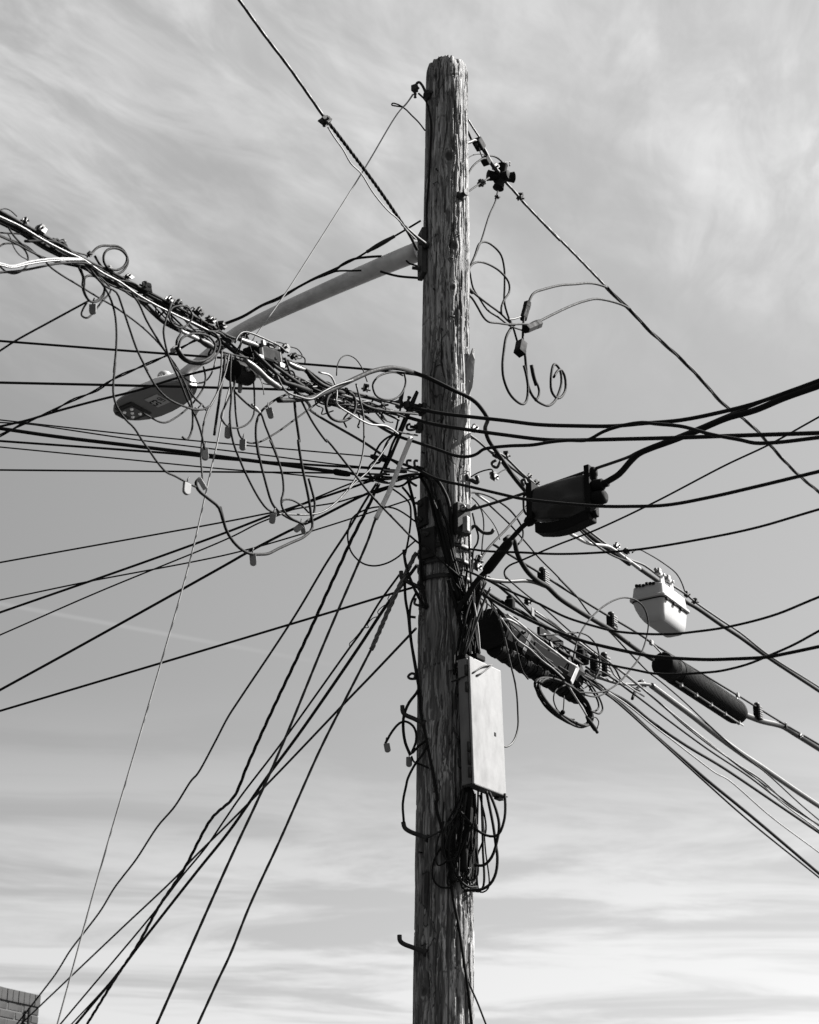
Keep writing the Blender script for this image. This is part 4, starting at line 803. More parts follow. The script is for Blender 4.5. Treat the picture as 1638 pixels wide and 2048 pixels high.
C("wire_loop","round slack loop hanging at the left picture edge","slack wire loops","blk",0.0039,[(-3.725,-6.434,1.142),(-1.584,-2.967,5.545),(-1.573,-2.949,5.567),(-1.553,-2.918,5.588),(-1.533,-2.885,5.602),(-1.512,-2.850,5.598),(-1.502,-2.834,5.576),(-1.503,-2.837,5.536),(-1.522,-2.867,5.489),(-1.541,-2.898,5.464),(-1.561,-2.930,5.454),(-1.578,-2.958,5.459)])
C("jumper_cable","pale upper jumper lying on the left bundle","pale jumpers","wht",0.0049,[(-4.546,-7.858,3.492),(-1.562,-3.027,5.430),(-1.530,-2.976,5.450),(-1.484,-2.901,5.514),(-1.433,-2.818,5.577),(-1.383,-2.738,5.630),(-1.324,-2.641,5.687)])
C("jumper_cable","pale lower jumper lying on the left bundle","pale jumpers","alu",0.0039,[(-4.539,-7.886,3.474),(-1.555,-3.053,5.407),(-1.523,-3.003,5.427),(-1.477,-2.928,5.488),(-1.426,-2.845,5.551),(-1.377,-2.766,5.605),(-1.314,-2.663,5.669)])
C("jumper_cable","dark jumper directly below the pale jumpers","pale jumpers","blk",0.0050,[(-4.297,-7.379,2.404),(-1.573,-2.969,5.426),(-1.515,-2.875,5.491),(-1.456,-2.779,5.568),(-1.415,-2.713,5.621),(-1.330,-2.575,5.709),(-1.303,-2.532,5.722)])
C("wire_tail","fine wire arc above the left bundle at the picture edge","","blk",0.0025,[(-4.185,-7.083,2.278),(-1.611,-2.916,5.744),(-1.595,-2.891,5.765),(-1.579,-2.864,5.771),(-1.561,-2.836,5.764)])
C("wire_tail","fine wire sagging through the round loop at the picture edge","","blk",0.0024,[(-1.549,-3.006,5.577),(-1.540,-2.991,5.565),(-1.528,-2.971,5.536),(-1.510,-2.943,5.519),(-1.485,-2.902,5.522)])
C("cable_coil","outer turn of the cable coil above the left bundle","cable coil above the left bundle","blk",0.0053,[(-1.331,-2.463,5.811),(-1.315,-2.437,5.861),(-1.298,-2.409,5.893),(-1.270,-2.365,5.922),(-1.243,-2.320,5.947),(-1.221,-2.284,5.946),(-1.206,-2.260,5.915),(-1.214,-2.273,5.865),(-1.236,-2.309,5.819),(-1.264,-2.354,5.796),(-1.293,-2.401,5.801),(-1.316,-2.438,5.827)])
C("cable_coil","inner turn of the cable coil above the left bundle","cable coil above the left bundle","blk",0.0053,[(-1.259,-2.403,5.783),(-1.275,-2.430,5.797),(-1.279,-2.436,5.828),(-1.270,-2.422,5.864),(-1.248,-2.386,5.897),(-1.220,-2.340,5.913),(-1.202,-2.311,5.898),(-1.209,-2.323,5.849),(-1.234,-2.362,5.804),(-1.261,-2.407,5.784)])
C("cable_coil","dark coil hanging under the left bundle beside a tag","coil under the left bundle","blk",0.0051,[(-1.335,-2.659,5.638),(-1.319,-2.634,5.607),(-1.318,-2.632,5.562),(-1.305,-2.611,5.529),(-1.288,-2.583,5.522),(-1.266,-2.548,5.552),(-1.250,-2.522,5.601),(-1.251,-2.524,5.633),(-1.269,-2.553,5.648),(-1.294,-2.593,5.638),(-1.313,-2.624,5.610),(-1.315,-2.627,5.565)])
C("cable_coil","inner dark coil turn hanging under the left bundle","coil under the left bundle","blk",0.0040,[(-1.319,-2.691,5.612),(-1.305,-2.668,5.573),(-1.303,-2.665,5.523),(-1.284,-2.633,5.496),(-1.262,-2.598,5.513),(-1.243,-2.568,5.554),(-1.241,-2.564,5.596),(-1.254,-2.585,5.623),(-1.277,-2.622,5.619)])
C("wire_loop","narrow wire loop behind the tag under the left bundle","slack wire loops","blk",0.0041,[(-1.306,-2.574,5.524),(-1.317,-2.593,5.481),(-1.320,-2.597,5.452),(-1.306,-2.575,5.451),(-1.290,-2.548,5.480),(-1.262,-2.504,5.565),(-1.234,-2.458,5.652),(-1.244,-2.474,5.663),(-1.277,-2.528,5.677)])
C("drop_wire","drop wire leaving the tagged coil toward the left edge","drops to the left","blk",0.0046,[(-1.323,-2.461,5.597),(-1.457,-2.425,5.535),(-1.633,-2.378,5.452),(-1.691,-2.362,5.418),(-6.724,-1.014,2.442)])
C("hanging_wire","long wire hanging from the left bundle past the lamp tip","wires hanging from the left bundle","blk",0.0045,[(-1.295,-2.747,5.584),(-1.240,-2.657,5.567),(-1.210,-2.610,5.529),(-1.191,-2.579,5.476),(-1.181,-2.562,5.401),(-1.178,-2.558,5.307),(-1.180,-2.561,5.210),(-1.177,-2.556,5.260),(-1.179,-2.560,5.159),(-1.176,-2.554,5.112),(-1.164,-2.535,5.073),(-1.134,-2.486,5.039),(-1.104,-2.438,5.024),(-1.077,-2.394,4.992),(-1.050,-2.350,4.964),(-1.023,-2.306,4.936),(-0.992,-2.256,4.915),(-0.964,-2.211,4.919),(-0.915,-2.132,4.921),(-0.888,-2.088,4.925)])
C("hanging_wire","long wire sagging from the left bundle across the lamp underside","wires hanging from the left bundle","blk",0.0046,[(-1.272,-2.747,5.577),(-1.225,-2.672,5.545),(-1.184,-2.605,5.552),(-1.163,-2.571,5.506),(-1.136,-2.528,5.433),(-1.104,-2.476,5.352),(-1.068,-2.418,5.293),(-1.081,-2.438,5.309),(-1.041,-2.373,5.252),(-1.002,-2.311,5.229),(-0.964,-2.249,5.231),(-0.933,-2.199,5.241),(-0.906,-2.155,5.252),(-0.871,-2.099,5.281),(-0.849,-2.062,5.316)])
C("hanging_wire","hanging wire with a hooked free end beside the lamp","wires hanging from the left bundle","blk",0.0047,[(-1.147,-2.450,5.636),(-1.122,-2.410,5.613),(-1.096,-2.367,5.564),(-1.054,-2.300,5.509),(-1.018,-2.241,5.468),(-0.991,-2.198,5.431),(-0.981,-2.181,5.427),(-0.956,-2.141,5.396),(-0.939,-2.113,5.358),(-0.925,-2.091,5.322),(-0.917,-2.077,5.256),(-0.918,-2.080,5.193),(-0.930,-2.099,5.142),(-0.941,-2.117,5.133),(-0.950,-2.131,5.135)])
C("hanging_wire","hanging wire ending in a grey tag below the lamp","wires hanging from the left bundle","blk",0.0047,[(-1.009,-2.265,5.698),(-1.025,-2.290,5.602),(-1.030,-2.298,5.543),(-1.014,-2.272,5.464),(-1.001,-2.252,5.430),(-0.967,-2.197,5.371),(-0.933,-2.141,5.296),(-0.903,-2.093,5.248),(-0.881,-2.057,5.193),(-0.866,-2.034,5.122)])
C("cable_coil","heavy lowest turn of the big coil beside the lamp neck","big coil beside the lamp neck","blk",0.0097,[(-0.991,-2.140,5.560),(-0.983,-2.128,5.533),(-0.957,-2.086,5.522),(-0.919,-2.024,5.544),(-0.879,-1.959,5.589),(-0.855,-1.920,5.647)])
C("cable_coil","outer turn of the big coil beside the lamp neck","big coil beside the lamp neck","blk",0.0054,[(-0.984,-2.091,5.653),(-0.998,-2.114,5.599),(-0.994,-2.108,5.561),(-0.969,-2.067,5.536),(-0.923,-1.992,5.555),(-0.878,-1.919,5.608),(-0.849,-1.872,5.677),(-0.842,-1.861,5.739),(-0.862,-1.893,5.764),(-0.899,-1.953,5.745)])
C("cable_coil","tilted turn of the big coil beside the lamp neck","big coil beside the lamp neck","blk",0.0054,[(-0.983,-2.165,5.543),(-0.974,-2.152,5.591),(-0.946,-2.105,5.639),(-0.911,-2.048,5.675),(-0.874,-1.990,5.692),(-0.852,-1.954,5.674),(-0.856,-1.960,5.628),(-0.881,-2.000,5.575),(-0.916,-2.056,5.533),(-0.956,-2.122,5.513),(-0.979,-2.160,5.529)])
C("cable_coil","small coil above the big coil on the left bundle","","blk",0.0043,[(-1.028,-2.162,5.716),(-1.021,-2.151,5.743),(-0.994,-2.108,5.779),(-0.964,-2.059,5.797),(-0.948,-2.034,5.776),(-0.956,-2.046,5.731),(-0.985,-2.093,5.679),(-1.013,-2.138,5.668),(-1.029,-2.164,5.688),(-1.027,-2.161,5.724)])
C("drop_wire","single drop wire nearly level above the lamp","drops to the left","blk",0.0069,[(-8.233,-0.294,7.145),(-2.251,-0.085,6.732),(-1.614,-0.063,6.688),(-1.097,-0.045,6.654),(-0.580,-0.027,6.620),(-0.162,-0.012,6.587),(0.044,-0.005,6.563),(0.111,-0.116,6.479)])
C("drop_wire","level drop wire crossing the lamp housing","drops to the left","blk",0.0073,[(-8.022,-1.548,5.854),(-2.126,-0.508,6.250),(-1.559,-0.408,6.288),(-0.953,-0.301,6.327),(-0.598,-0.239,6.348),(-0.426,-0.209,6.358)])
C("twisted_drop","twisted drop cable climbing from the left edge to the big coil","twisted drop cables","blk",0.0079,[(-7.157,0.904,3.877),(-1.875,-1.448,5.479),(-1.739,-1.509,5.521),(-1.637,-1.554,5.543),(-1.537,-1.599,5.577),(-1.408,-1.656,5.605),(-1.336,-1.688,5.642),(-1.205,-1.747,5.674),(-1.074,-1.805,5.705),(-0.957,-1.857,5.745),(-0.913,-1.786,5.810)],tw=2)
C("drop_wire","drop wire climbing across the lamp from the left edge","drops to the left","blk",0.0058,[(-7.414,1.217,5.559),(-1.933,-1.223,5.638),(-1.789,-1.287,5.640),(-1.648,-1.350,5.653),(-1.437,-1.444,5.664),(-1.239,-1.532,5.670),(-1.088,-1.600,5.686),(-0.952,-1.660,5.695),(-0.860,-1.701,5.696),(-0.798,-1.599,5.784)])
C("drop_wire","uppermost thin drop below the lamp ending in a black grip","drops below the lamp","blk",0.0040,[(-8.172,-0.292,6.876),(-2.209,-0.084,6.247),(-1.474,-0.058,6.169),(-0.967,-0.040,6.124),(-0.606,-0.028,6.094),(-0.213,-0.014,6.062)])
C("drop_wire","second thin drop below the lamp","drops below the lamp","blk",0.0040,[(-8.187,-0.343,6.461),(-2.196,-0.133,6.207),(-2.046,-0.128,6.200),(-1.895,-0.123,6.179),(-1.516,-0.110,6.123),(-0.961,-0.090,6.058),(-0.741,-0.083,6.032),(-0.329,-0.068,5.982),(-0.104,-0.060,5.968)])
C("drop_cable","thickest black cable below the lamp entering a black grip","drops below the lamp","blk",0.0106,[(-8.111,-0.535,6.916),(-2.171,-0.224,6.126),(-1.874,-0.208,6.086),(-1.352,-0.181,6.029),(-0.952,-0.160,5.983),(-0.700,-0.147,5.954),(-0.406,-0.131,5.917)])
C("drop_wire","medium drop merging with the thickest cable below the lamp","drops below the lamp","blk",0.0067,[(-8.192,-0.146,6.564),(-2.208,-0.042,6.141),(-1.754,-0.034,6.109),(-1.222,-0.025,6.069),(-1.020,-0.021,6.046),(-0.675,-0.015,6.022),(-0.143,-0.006,5.991)])
C("drop_wire","thin drop under the thickest cable below the lamp","drops below the lamp","blk",0.0040,[(-8.167,-0.292,6.632),(-2.195,-0.083,6.085),(-1.592,-0.062,6.030),(-0.962,-0.040,5.972),(-0.742,-0.033,5.958),(-0.295,-0.017,5.918),(-0.190,-0.013,5.914)])
C("drop_wire","level drop lowest of the flat group below the lamp","drops below the lamp","blk",0.0054,[(-8.203,0.000,6.046),(-2.203,0.000,5.988),(-0.965,0.000,5.976),(-0.406,0.000,5.970),(-0.105,0.000,5.961)])
C("drop_wire","drop rising gently from the left edge at mid height","rising drops on the left","blk",0.0048,[(-8.126,1.466,4.938),(-2.256,0.431,5.628),(-0.975,0.205,5.779),(-0.756,0.167,5.809),(-0.679,0.153,5.814),(-0.471,0.117,5.893),(-0.297,0.086,5.955),(-0.193,0.068,5.969)])
C("drop_cable","thicker drop rising from the left edge below mid height","rising drops on the left","blk",0.0068,[(-7.907,2.019,3.894),(-2.272,0.614,5.404),(-1.479,0.416,5.616),(-0.982,0.292,5.757),(-0.754,0.235,5.828),(-0.543,0.183,5.884),(-0.333,0.130,5.937),(-0.193,0.096,5.975)])
C("drop_wire","thin drop crossing the thicker rising drop","rising drops on the left","blk",0.0044,[(-7.755,2.278,3.411),(-2.282,0.709,5.306),(-1.722,0.548,5.500),(-0.985,0.337,5.737),(-0.828,0.292,5.803),(-0.721,0.261,5.835),(-0.643,0.239,5.860),(-0.403,0.170,5.872),(-0.263,0.130,5.897),(-0.137,0.094,5.913)])
C("drop_wire","thin drop crossing low in the left rising group","rising drops on the left","blk",0.0043,[(-8.077,1.757,4.664),(-2.257,0.520,5.441),(-1.783,0.419,5.505),(-0.972,0.247,5.602),(-0.580,0.164,5.684),(-0.288,0.102,5.756),(0.035,0.033,5.840)])
C("drop_cable","steep black drop with a sleeve near the pole","rising drops on the left","blk",0.0076,[(-7.520,2.806,2.786),(-2.299,0.906,5.050),(-1.877,0.752,5.233),(-0.989,0.429,5.627),(-0.901,0.397,5.668),(-0.645,0.304,5.770),(-0.517,0.257,5.810),(-0.215,0.147,5.922),(-0.103,0.107,5.938)])
C("drop_cable","lowest black drop meeting the pole below the step bolt","rising drops on the left","blk",0.0067,[(-7.850,2.926,3.950),(-2.287,0.902,4.926),(-1.026,0.442,5.147),(-0.651,0.306,5.214),(-0.381,0.208,5.262),(-0.127,0.115,5.308),(0.034,0.057,5.336)])
C("drop_wire","kinked single drop running down to the brick building","drops toward the brick building","blk",0.0073,[(-0.194,0.862,6.307),(-0.264,1.021,6.263),(-0.369,1.256,6.183),(-0.512,1.576,6.098),(-0.678,1.949,5.972),(-0.769,2.154,5.911),(-0.891,2.429,5.839),(-1.152,3.015,5.692),(-1.246,3.225,5.633),(-1.349,3.456,5.533),(-1.494,3.783,5.406),(-1.558,3.925,5.389),(-1.704,4.254,5.296),(-1.877,4.642,5.242),(-2.088,5.116,5.114),(-2.238,5.452,5.052),(-2.330,5.660,5.011),(-2.469,5.972,4.913),(-2.667,6.417,4.825),(-2.840,6.805,4.752),(-3.015,7.200,4.639),(-3.241,7.706,4.538),(-3.562,8.428,4.408),(-5.970,13.836,3.436)])
C("twisted_drop","thickest twisted drop running down to the bottom left","twisted drop cables","blk",0.0113,[(-0.177,0.752,6.256),(-0.246,0.894,6.164),(-0.356,1.118,6.032),(-0.395,1.200,5.976),(-0.500,1.416,5.831),(-0.566,1.551,5.734),(-0.667,1.758,5.596),(-0.876,2.186,5.318),(-1.035,2.512,5.089),(-1.125,2.696,4.944),(-1.318,3.092,4.884),(-1.530,3.526,4.659),(-1.746,3.969,4.498),(-1.931,4.348,4.311),(-2.141,4.780,4.153),(-2.416,5.344,3.920),(-4.882,10.399,1.830)],tw=3)
C("guy_guard","long pale guard tube on the upper guy wire","guy wires","guard",0.0131,[(0.008,-0.192,6.088),(-0.039,-0.200,5.956),(-0.106,-0.212,5.765),(-0.175,-0.224,5.602)])
C("guy_wire","stranded guy wire below the pale guard tube","guy wires","strand",0.0062,[(-0.169,-0.223,5.621),(-0.185,-0.226,5.576),(-0.211,-0.231,5.487),(-0.262,-0.240,5.347),(-0.362,-0.257,5.080),(-0.442,-0.271,4.863),(-0.598,-0.299,4.424),(-0.721,-0.321,4.103),(-0.852,-0.344,3.782),(-1.151,-0.396,3.010),(-3.311,-0.777,-2.574)])
C("guy_guard","twisted pale guy grip beside the pole step bolt","guy wires","alu",0.0142,[(0.035,-0.086,5.469),(-0.052,-0.079,5.284),(-0.092,-0.075,5.193),(-0.196,-0.066,4.937)],tw=3)
C("guy_wire","lower guy wire nearest to the pole at the bottom edge","guy wires","strand",0.0062,[(-0.189,-0.067,4.956),(-0.327,-0.055,4.672),(-0.450,-0.044,4.412),(-0.639,-0.027,3.957),(-0.777,-0.015,3.638),(-0.866,-0.008,3.398),(-0.922,-0.003,3.272),(-1.007,0.005,3.074),(-3.379,0.212,-2.433)])
C("drop_wire","straight thin drop from the lower pole to the brick building","drops toward the brick building","blk",0.0069,[(0.035,0.348,5.210),(-0.223,0.927,5.135),(-0.343,1.197,5.103),(-0.807,2.240,4.971),(-1.189,3.097,4.872),(-1.499,3.794,4.801),(-1.649,4.130,4.754),(-2.203,5.375,4.644),(-2.797,6.709,4.525),(-3.494,8.275,4.384),(-5.927,13.738,3.894)])
C("drop_cable","thick straight drop beside the lower guy grip","drops toward the brick building","blk",0.0093,[(0.041,0.281,5.551),(-0.019,0.393,5.509),(-0.128,0.597,5.439),(-0.298,0.917,5.292),(-0.649,1.578,5.013),(-0.882,2.015,4.848),(-1.127,2.478,4.657),(-1.379,2.951,4.503),(-1.835,3.809,4.214),(-2.019,4.154,4.089),(-2.427,4.923,3.853),(-5.146,10.036,2.285)])
C("lashed_drop","drop wire with loose lashing curls below the step bolt","drops toward the brick building","blk",0.0062,[(-0.055,0.461,5.569),(-0.165,0.668,5.490),(-0.266,0.858,5.391),(-0.352,1.020,5.330),(-0.783,1.830,5.013),(-1.061,2.352,4.832),(-1.173,2.563,4.744),(-1.307,2.815,4.637),(-1.507,3.191,4.523),(-1.690,3.536,4.404),(-2.597,5.242,3.904),(-5.324,10.371,2.401)])
C("lashing_wire","fine curly lashing wire wound loosely round a drop","drops toward the brick building","blk",0.0028,[(-0.105,0.555,5.492),(-0.120,0.582,5.472),(-0.109,0.562,5.441),(-0.141,0.623,5.449),(-0.178,0.692,5.438),(-0.170,0.678,5.409),(-0.207,0.747,5.420),(-0.237,0.803,5.403),(-0.230,0.789,5.382),(-0.267,0.860,5.401),(-0.282,0.889,5.389),(-0.321,0.960,5.369),(-0.344,1.004,5.361),(-0.339,0.996,5.335)])
C("drop_wire","thin drop splitting off the thick drop near the bottom edge","drops toward the brick building","blk",0.0053,[(-2.010,4.087,4.075),(-2.203,4.451,3.975),(-2.462,4.938,3.855),(-5.214,10.114,2.577)])
C("hanging_wire","pale wire hanging from the bundle beside the black closure","wires hanging beside the big coil","gry",0.0043,[(-0.833,-1.847,5.699),(-0.833,-1.847,5.602),(-0.844,-1.865,5.480),(-0.871,-1.908,5.378),(-0.886,-1.933,5.303),(-0.889,-1.937,5.239),(-0.891,-1.940,5.129),(-0.881,-1.924,5.033),(-0.880,-1.922,4.999)])
C("hanging_wire","wire dropping from the bundle to the lowest left tag pair","wires hanging beside the big coil","blk",0.0050,[(-0.793,-1.819,5.698),(-0.794,-1.821,5.583),(-0.786,-1.808,5.493),(-0.788,-1.813,5.387),(-0.772,-1.787,5.281),(-0.739,-1.732,5.206),(-0.725,-1.710,5.178),(-0.667,-1.616,5.090),(-0.631,-1.557,5.061),(-0.595,-1.499,5.066)])
C("hanging_wire","slack wire swinging up to the right behind the tags","wires hanging beside the big coil","blk",0.0046,[(-0.798,-1.695,5.750),(-0.786,-1.675,5.579),(-0.776,-1.659,5.465),(-0.760,-1.634,5.388),(-0.734,-1.592,5.377),(-0.690,-1.520,5.408),(-0.619,-1.406,5.510),(-0.527,-1.256,5.669),(-0.423,-1.088,5.850),(-0.343,-0.959,5.988)])
C("wire_loop","teardrop wire loop carrying a tag under the bundle","slack wire loops","blk",0.0044,[(-0.780,-1.761,5.623),(-0.779,-1.759,5.576),(-0.801,-1.795,5.484),(-0.817,-1.821,5.422),(-0.824,-1.832,5.377),(-0.806,-1.803,5.356),(-0.772,-1.748,5.368),(-0.723,-1.668,5.428),(-0.700,-1.632,5.495),(-0.701,-1.633,5.601),(-0.708,-1.644,5.677)])
C("hanging_wire","stiff cut cable stub hanging straight below the bundle","wires hanging beside the big coil","blk",0.0061,[(-0.823,-1.792,5.705),(-0.827,-1.799,5.619),(-0.835,-1.811,5.508),(-0.843,-1.825,5.397),(-0.850,-1.836,5.290)])
C("hanging_wire","bright sided wire hanging just right of the cut stub","wires hanging beside the big coil","gry",0.0044,[(-0.800,-1.850,5.681),(-0.810,-1.866,5.592),(-0.828,-1.895,5.496),(-0.849,-1.930,5.414),(-0.870,-1.963,5.342),(-0.883,-1.985,5.261)])
C("hanging_wire","dark wire curling back under the big coil","wires hanging beside the big coil","blk",0.0043,[(-0.908,-1.873,5.609),(-0.898,-1.857,5.563),(-0.904,-1.867,5.508),(-0.926,-1.902,5.436),(-0.956,-1.951,5.363),(-0.993,-2.011,5.290),(-1.030,-2.071,5.233),(-1.053,-2.107,5.218),(-1.080,-2.151,5.214),(-1.110,-2.200,5.212)])
C("hanging_wire","short dark wire bending under the bundle by the lamp","wires hanging beside the big coil","blk",0.0044,[(-0.962,-1.865,5.504),(-0.944,-1.836,5.470),(-0.915,-1.789,5.462),(-0.900,-1.764,5.447)])
C("hanging_wire","pale wire arcing from the lamp socket to the bundle","wires hanging beside the big coil","gry",0.0040,[(-1.017,-1.765,5.623),(-0.992,-1.724,5.617),(-0.963,-1.677,5.631),(-0.930,-1.623,5.664),(-0.906,-1.585,5.724),(-0.892,-1.561,5.805),(-0.889,-1.557,5.859)])
C("hanging_wire","long wire dropping through a connector to the tag pair","wires hanging beside the big coil","blk",0.0051,[(-0.781,-1.724,5.561),(-0.749,-1.672,5.548),(-0.710,-1.609,5.539),(-0.677,-1.556,5.542),(-0.656,-1.521,5.493),(-0.628,-1.476,5.434),(-0.599,-1.430,5.366),(-0.635,-1.488,5.437),(-0.601,-1.433,5.366),(-0.581,-1.401,5.304),(-0.574,-1.389,5.225),(-0.582,-1.401,5.169),(-0.574,-1.390,5.136),(-0.547,-1.346,5.117),(-0.515,-1.294,5.119),(-0.488,-1.250,5.127),(-0.467,-1.216,5.161)])
C("hanging_wire","long wire dropping just left of its twin to the tag pair","wires hanging beside the big coil","blk",0.0057,[(-0.570,-1.344,5.747),(-0.609,-1.409,5.692),(-0.648,-1.472,5.626),(-0.680,-1.522,5.559),(-0.694,-1.546,5.497),(-0.694,-1.546,5.416),(-0.680,-1.522,5.330),(-0.691,-1.541,5.411),(-0.676,-1.516,5.326),(-0.653,-1.479,5.242),(-0.624,-1.433,5.154),(-0.603,-1.398,5.132),(-0.560,-1.329,5.124),(-0.496,-1.224,5.137)])
C("wire_loop","longest hanging loop with the lowest tag at its foot","slack wire loops","blk",0.0067,[(-0.519,-1.338,5.832),(-0.532,-1.359,5.778),(-0.537,-1.368,5.714),(-0.528,-1.353,5.620),(-0.512,-1.327,5.507),(-0.516,-1.334,5.512),(-0.498,-1.304,5.395),(-0.467,-1.254,5.255),(-0.455,-1.234,5.179),(-0.448,-1.223,5.119),(-0.479,-1.274,5.052),(-0.532,-1.359,4.985),(-0.588,-1.449,4.915),(-0.623,-1.506,4.869),(-0.652,-1.554,4.845),(-0.697,-1.626,4.819),(-0.736,-1.690,4.819),(-0.771,-1.746,4.843),(-0.791,-1.779,4.877),(-0.802,-1.797,4.917),(-0.813,-1.815,4.958),(-0.799,-1.792,4.896),(-0.817,-1.820,4.949),(-0.859,-1.889,4.964),(-0.895,-1.948,4.977),(-0.904,-1.962,5.003),(-0.892,-1.943,5.032)])
C("hanging_wire","free wire end standing up inside the tag pair loop","wires hanging beside the big coil","blk",0.0059,[(-0.474,-1.171,5.392),(-0.459,-1.146,5.343),(-0.445,-1.124,5.287),(-0.451,-1.133,5.217),(-0.470,-1.164,5.178)])
C("wire_loop","small loop round the tag pair","slack wire loops","blk",0.0046,[(-0.588,-1.297,5.209),(-0.578,-1.281,5.231),(-0.546,-1.229,5.254),(-0.502,-1.158,5.256),(-0.471,-1.108,5.242)])
C("hanging_wire","diagonal wire crossing from the bundle down to the pole face","diagonals onto the pole","blk",0.0055,[(-0.583,-1.441,5.888),(-0.553,-1.394,5.811),(-0.531,-1.358,5.761),(-0.502,-1.311,5.717),(-0.452,-1.229,5.648),(-0.393,-1.135,5.601),(-0.395,-1.138,5.609),(-0.283,-0.957,5.539),(-0.193,-0.810,5.477),(-0.063,-0.599,5.419),(0.038,-0.111,5.522),(0.121,-0.175,5.426),(0.237,-0.181,5.316),(0.272,-0.167,5.291)])
C("crossing_wire","wire crossing the pole at its hooks and running far right","wires crossing in front of the pole","blk",0.0079,[(-0.712,-1.650,5.807),(-0.607,-1.481,5.773),(-0.510,-1.324,5.749),(-0.514,0.509,6.565),(-0.246,0.189,6.242),(-0.116,0.035,6.076),(0.034,-0.145,5.926),(0.146,-0.277,5.805),(0.293,-0.453,5.684),(0.474,-0.669,5.535),(0.559,-0.769,5.468),(0.866,-1.136,5.266),(1.015,-1.313,5.184),(1.157,-1.483,5.115),(1.323,-1.680,5.065),(1.480,-1.867,5.027),(1.698,-2.128,4.977),(5.515,-6.676,4.115)])
C("crossing_wire","thick wire crossing the pole highest and rising to the right","wires crossing in front of the pole","blk",0.0097,[(-0.492,-1.294,5.898),(-0.427,-1.190,5.884),(-0.354,-1.071,5.911),(-0.249,0.193,6.530),(-0.057,-0.035,6.371),(0.040,-0.152,6.282),(0.161,-0.295,6.181),(0.298,-0.459,6.078),(0.482,-0.678,5.944),(0.636,-0.862,5.829),(0.815,-1.075,5.715),(0.962,-1.250,5.627),(1.078,-1.388,5.571),(1.233,-1.573,5.496),(1.398,-1.770,5.441),(1.503,-1.895,5.414),(1.606,-2.018,5.399),(1.727,-2.162,5.385),(5.574,-6.747,4.960)])
C("crossing_wire","second thick wire crossing the pole and running level right","wires crossing in front of the pole","blk",0.0100,[(-0.591,-1.492,5.737),(-0.495,-1.337,5.781),(-0.517,0.512,6.689),(-0.347,0.310,6.543),(-0.182,0.114,6.402),(-0.087,0.000,6.329),(0.040,-0.151,6.213),(0.124,-0.252,6.138),(0.297,-0.457,6.003),(0.480,-0.676,5.864),(0.661,-0.892,5.732),(0.813,-1.072,5.641),(1.000,-1.296,5.536),(1.228,-1.567,5.410),(1.391,-1.762,5.322),(1.710,-2.142,5.148),(5.351,-6.480,3.165)])
C("crossing_wire","wavy wire crossing the pole third and kinking beyond it","wires crossing in front of the pole","blk",0.0085,[(-0.635,-1.526,5.808),(-0.518,-1.337,5.807),(-0.515,0.460,6.698),(-0.405,0.329,6.572),(-0.258,0.153,6.397),(-0.144,0.018,6.246),(-0.056,-0.086,6.146),(0.040,-0.201,6.054),(0.133,-0.312,5.965),(0.247,-0.447,5.856),(0.303,-0.515,5.821),(0.342,-0.562,5.813),(0.372,-0.597,5.821),(0.415,-0.648,5.807),(0.498,-0.747,5.768),(0.605,-0.875,5.711),(0.682,-0.966,5.682),(0.759,-1.058,5.646),(0.833,-1.147,5.602),(0.859,-1.177,5.597),(0.908,-1.236,5.602),(0.981,-1.323,5.590),(1.072,-1.432,5.554),(1.125,-1.495,5.515),(1.224,-1.613,5.443),(1.332,-1.741,5.340),(1.434,-1.863,5.253),(1.484,-1.922,5.209),(1.559,-2.012,5.168),(1.700,-2.179,5.109),(5.424,-6.617,3.549)])
C("arch_cable","heavy glossy cable arching over in front of the pole","","blk",0.0118,[(-0.601,-1.510,5.628),(-0.535,-1.402,5.686),(-0.466,-1.291,5.754),(-0.410,-1.200,5.827),(-0.338,-1.084,5.927),(-0.264,-0.964,6.033),(-0.187,-0.840,6.138),(-0.100,-0.698,6.235),(-0.051,-0.619,6.273),(0.043,-0.113,6.512),(0.111,-0.172,6.451),(0.235,-0.190,6.373),(0.297,-0.150,6.363),(0.357,-0.150,6.319),(0.393,-0.150,6.271),(0.415,-0.150,6.231),(0.421,0.183,6.314),(0.439,0.213,6.271),(0.480,0.279,6.239),(0.524,0.351,6.209),(0.590,0.458,6.159),(0.661,0.572,6.125)])
C("loop_cable","round wire loop hanging just left of the pole","slack wire loops","blk",0.0052,[(-0.035,-0.459,6.318),(-0.068,-0.514,6.306),(-0.118,-0.594,6.260),(-0.166,-0.672,6.191),(-0.187,-0.705,6.127),(-0.173,-0.684,6.087),(-0.125,-0.605,6.100),(-0.068,-0.513,6.157),(-0.035,-0.459,6.223),(-0.020,-0.435,6.293),(-0.027,-0.446,6.335)])
C("loop_cable","round black loop below the bundle near the pole","slack wire loops","blk",0.0073,[(-0.354,-1.071,5.911),(-0.390,-1.129,5.846),(-0.400,-1.146,5.785),(-0.385,-1.121,5.746),(-0.352,-1.067,5.747),(-0.315,-1.008,5.777),(-0.278,-0.948,5.838),(-0.265,-0.927,5.906),(-0.276,-0.944,5.947),(-0.302,-0.987,5.947)])
C("wire_tail","fine wire hoop standing above the bundle near the pole","","blk",0.0032,[(-0.363,-0.895,6.085),(-0.360,-0.891,6.142),(-0.342,-0.861,6.204),(-0.311,-0.812,6.245),(-0.272,-0.748,6.257),(-0.240,-0.697,6.229),(-0.216,-0.657,6.175)])
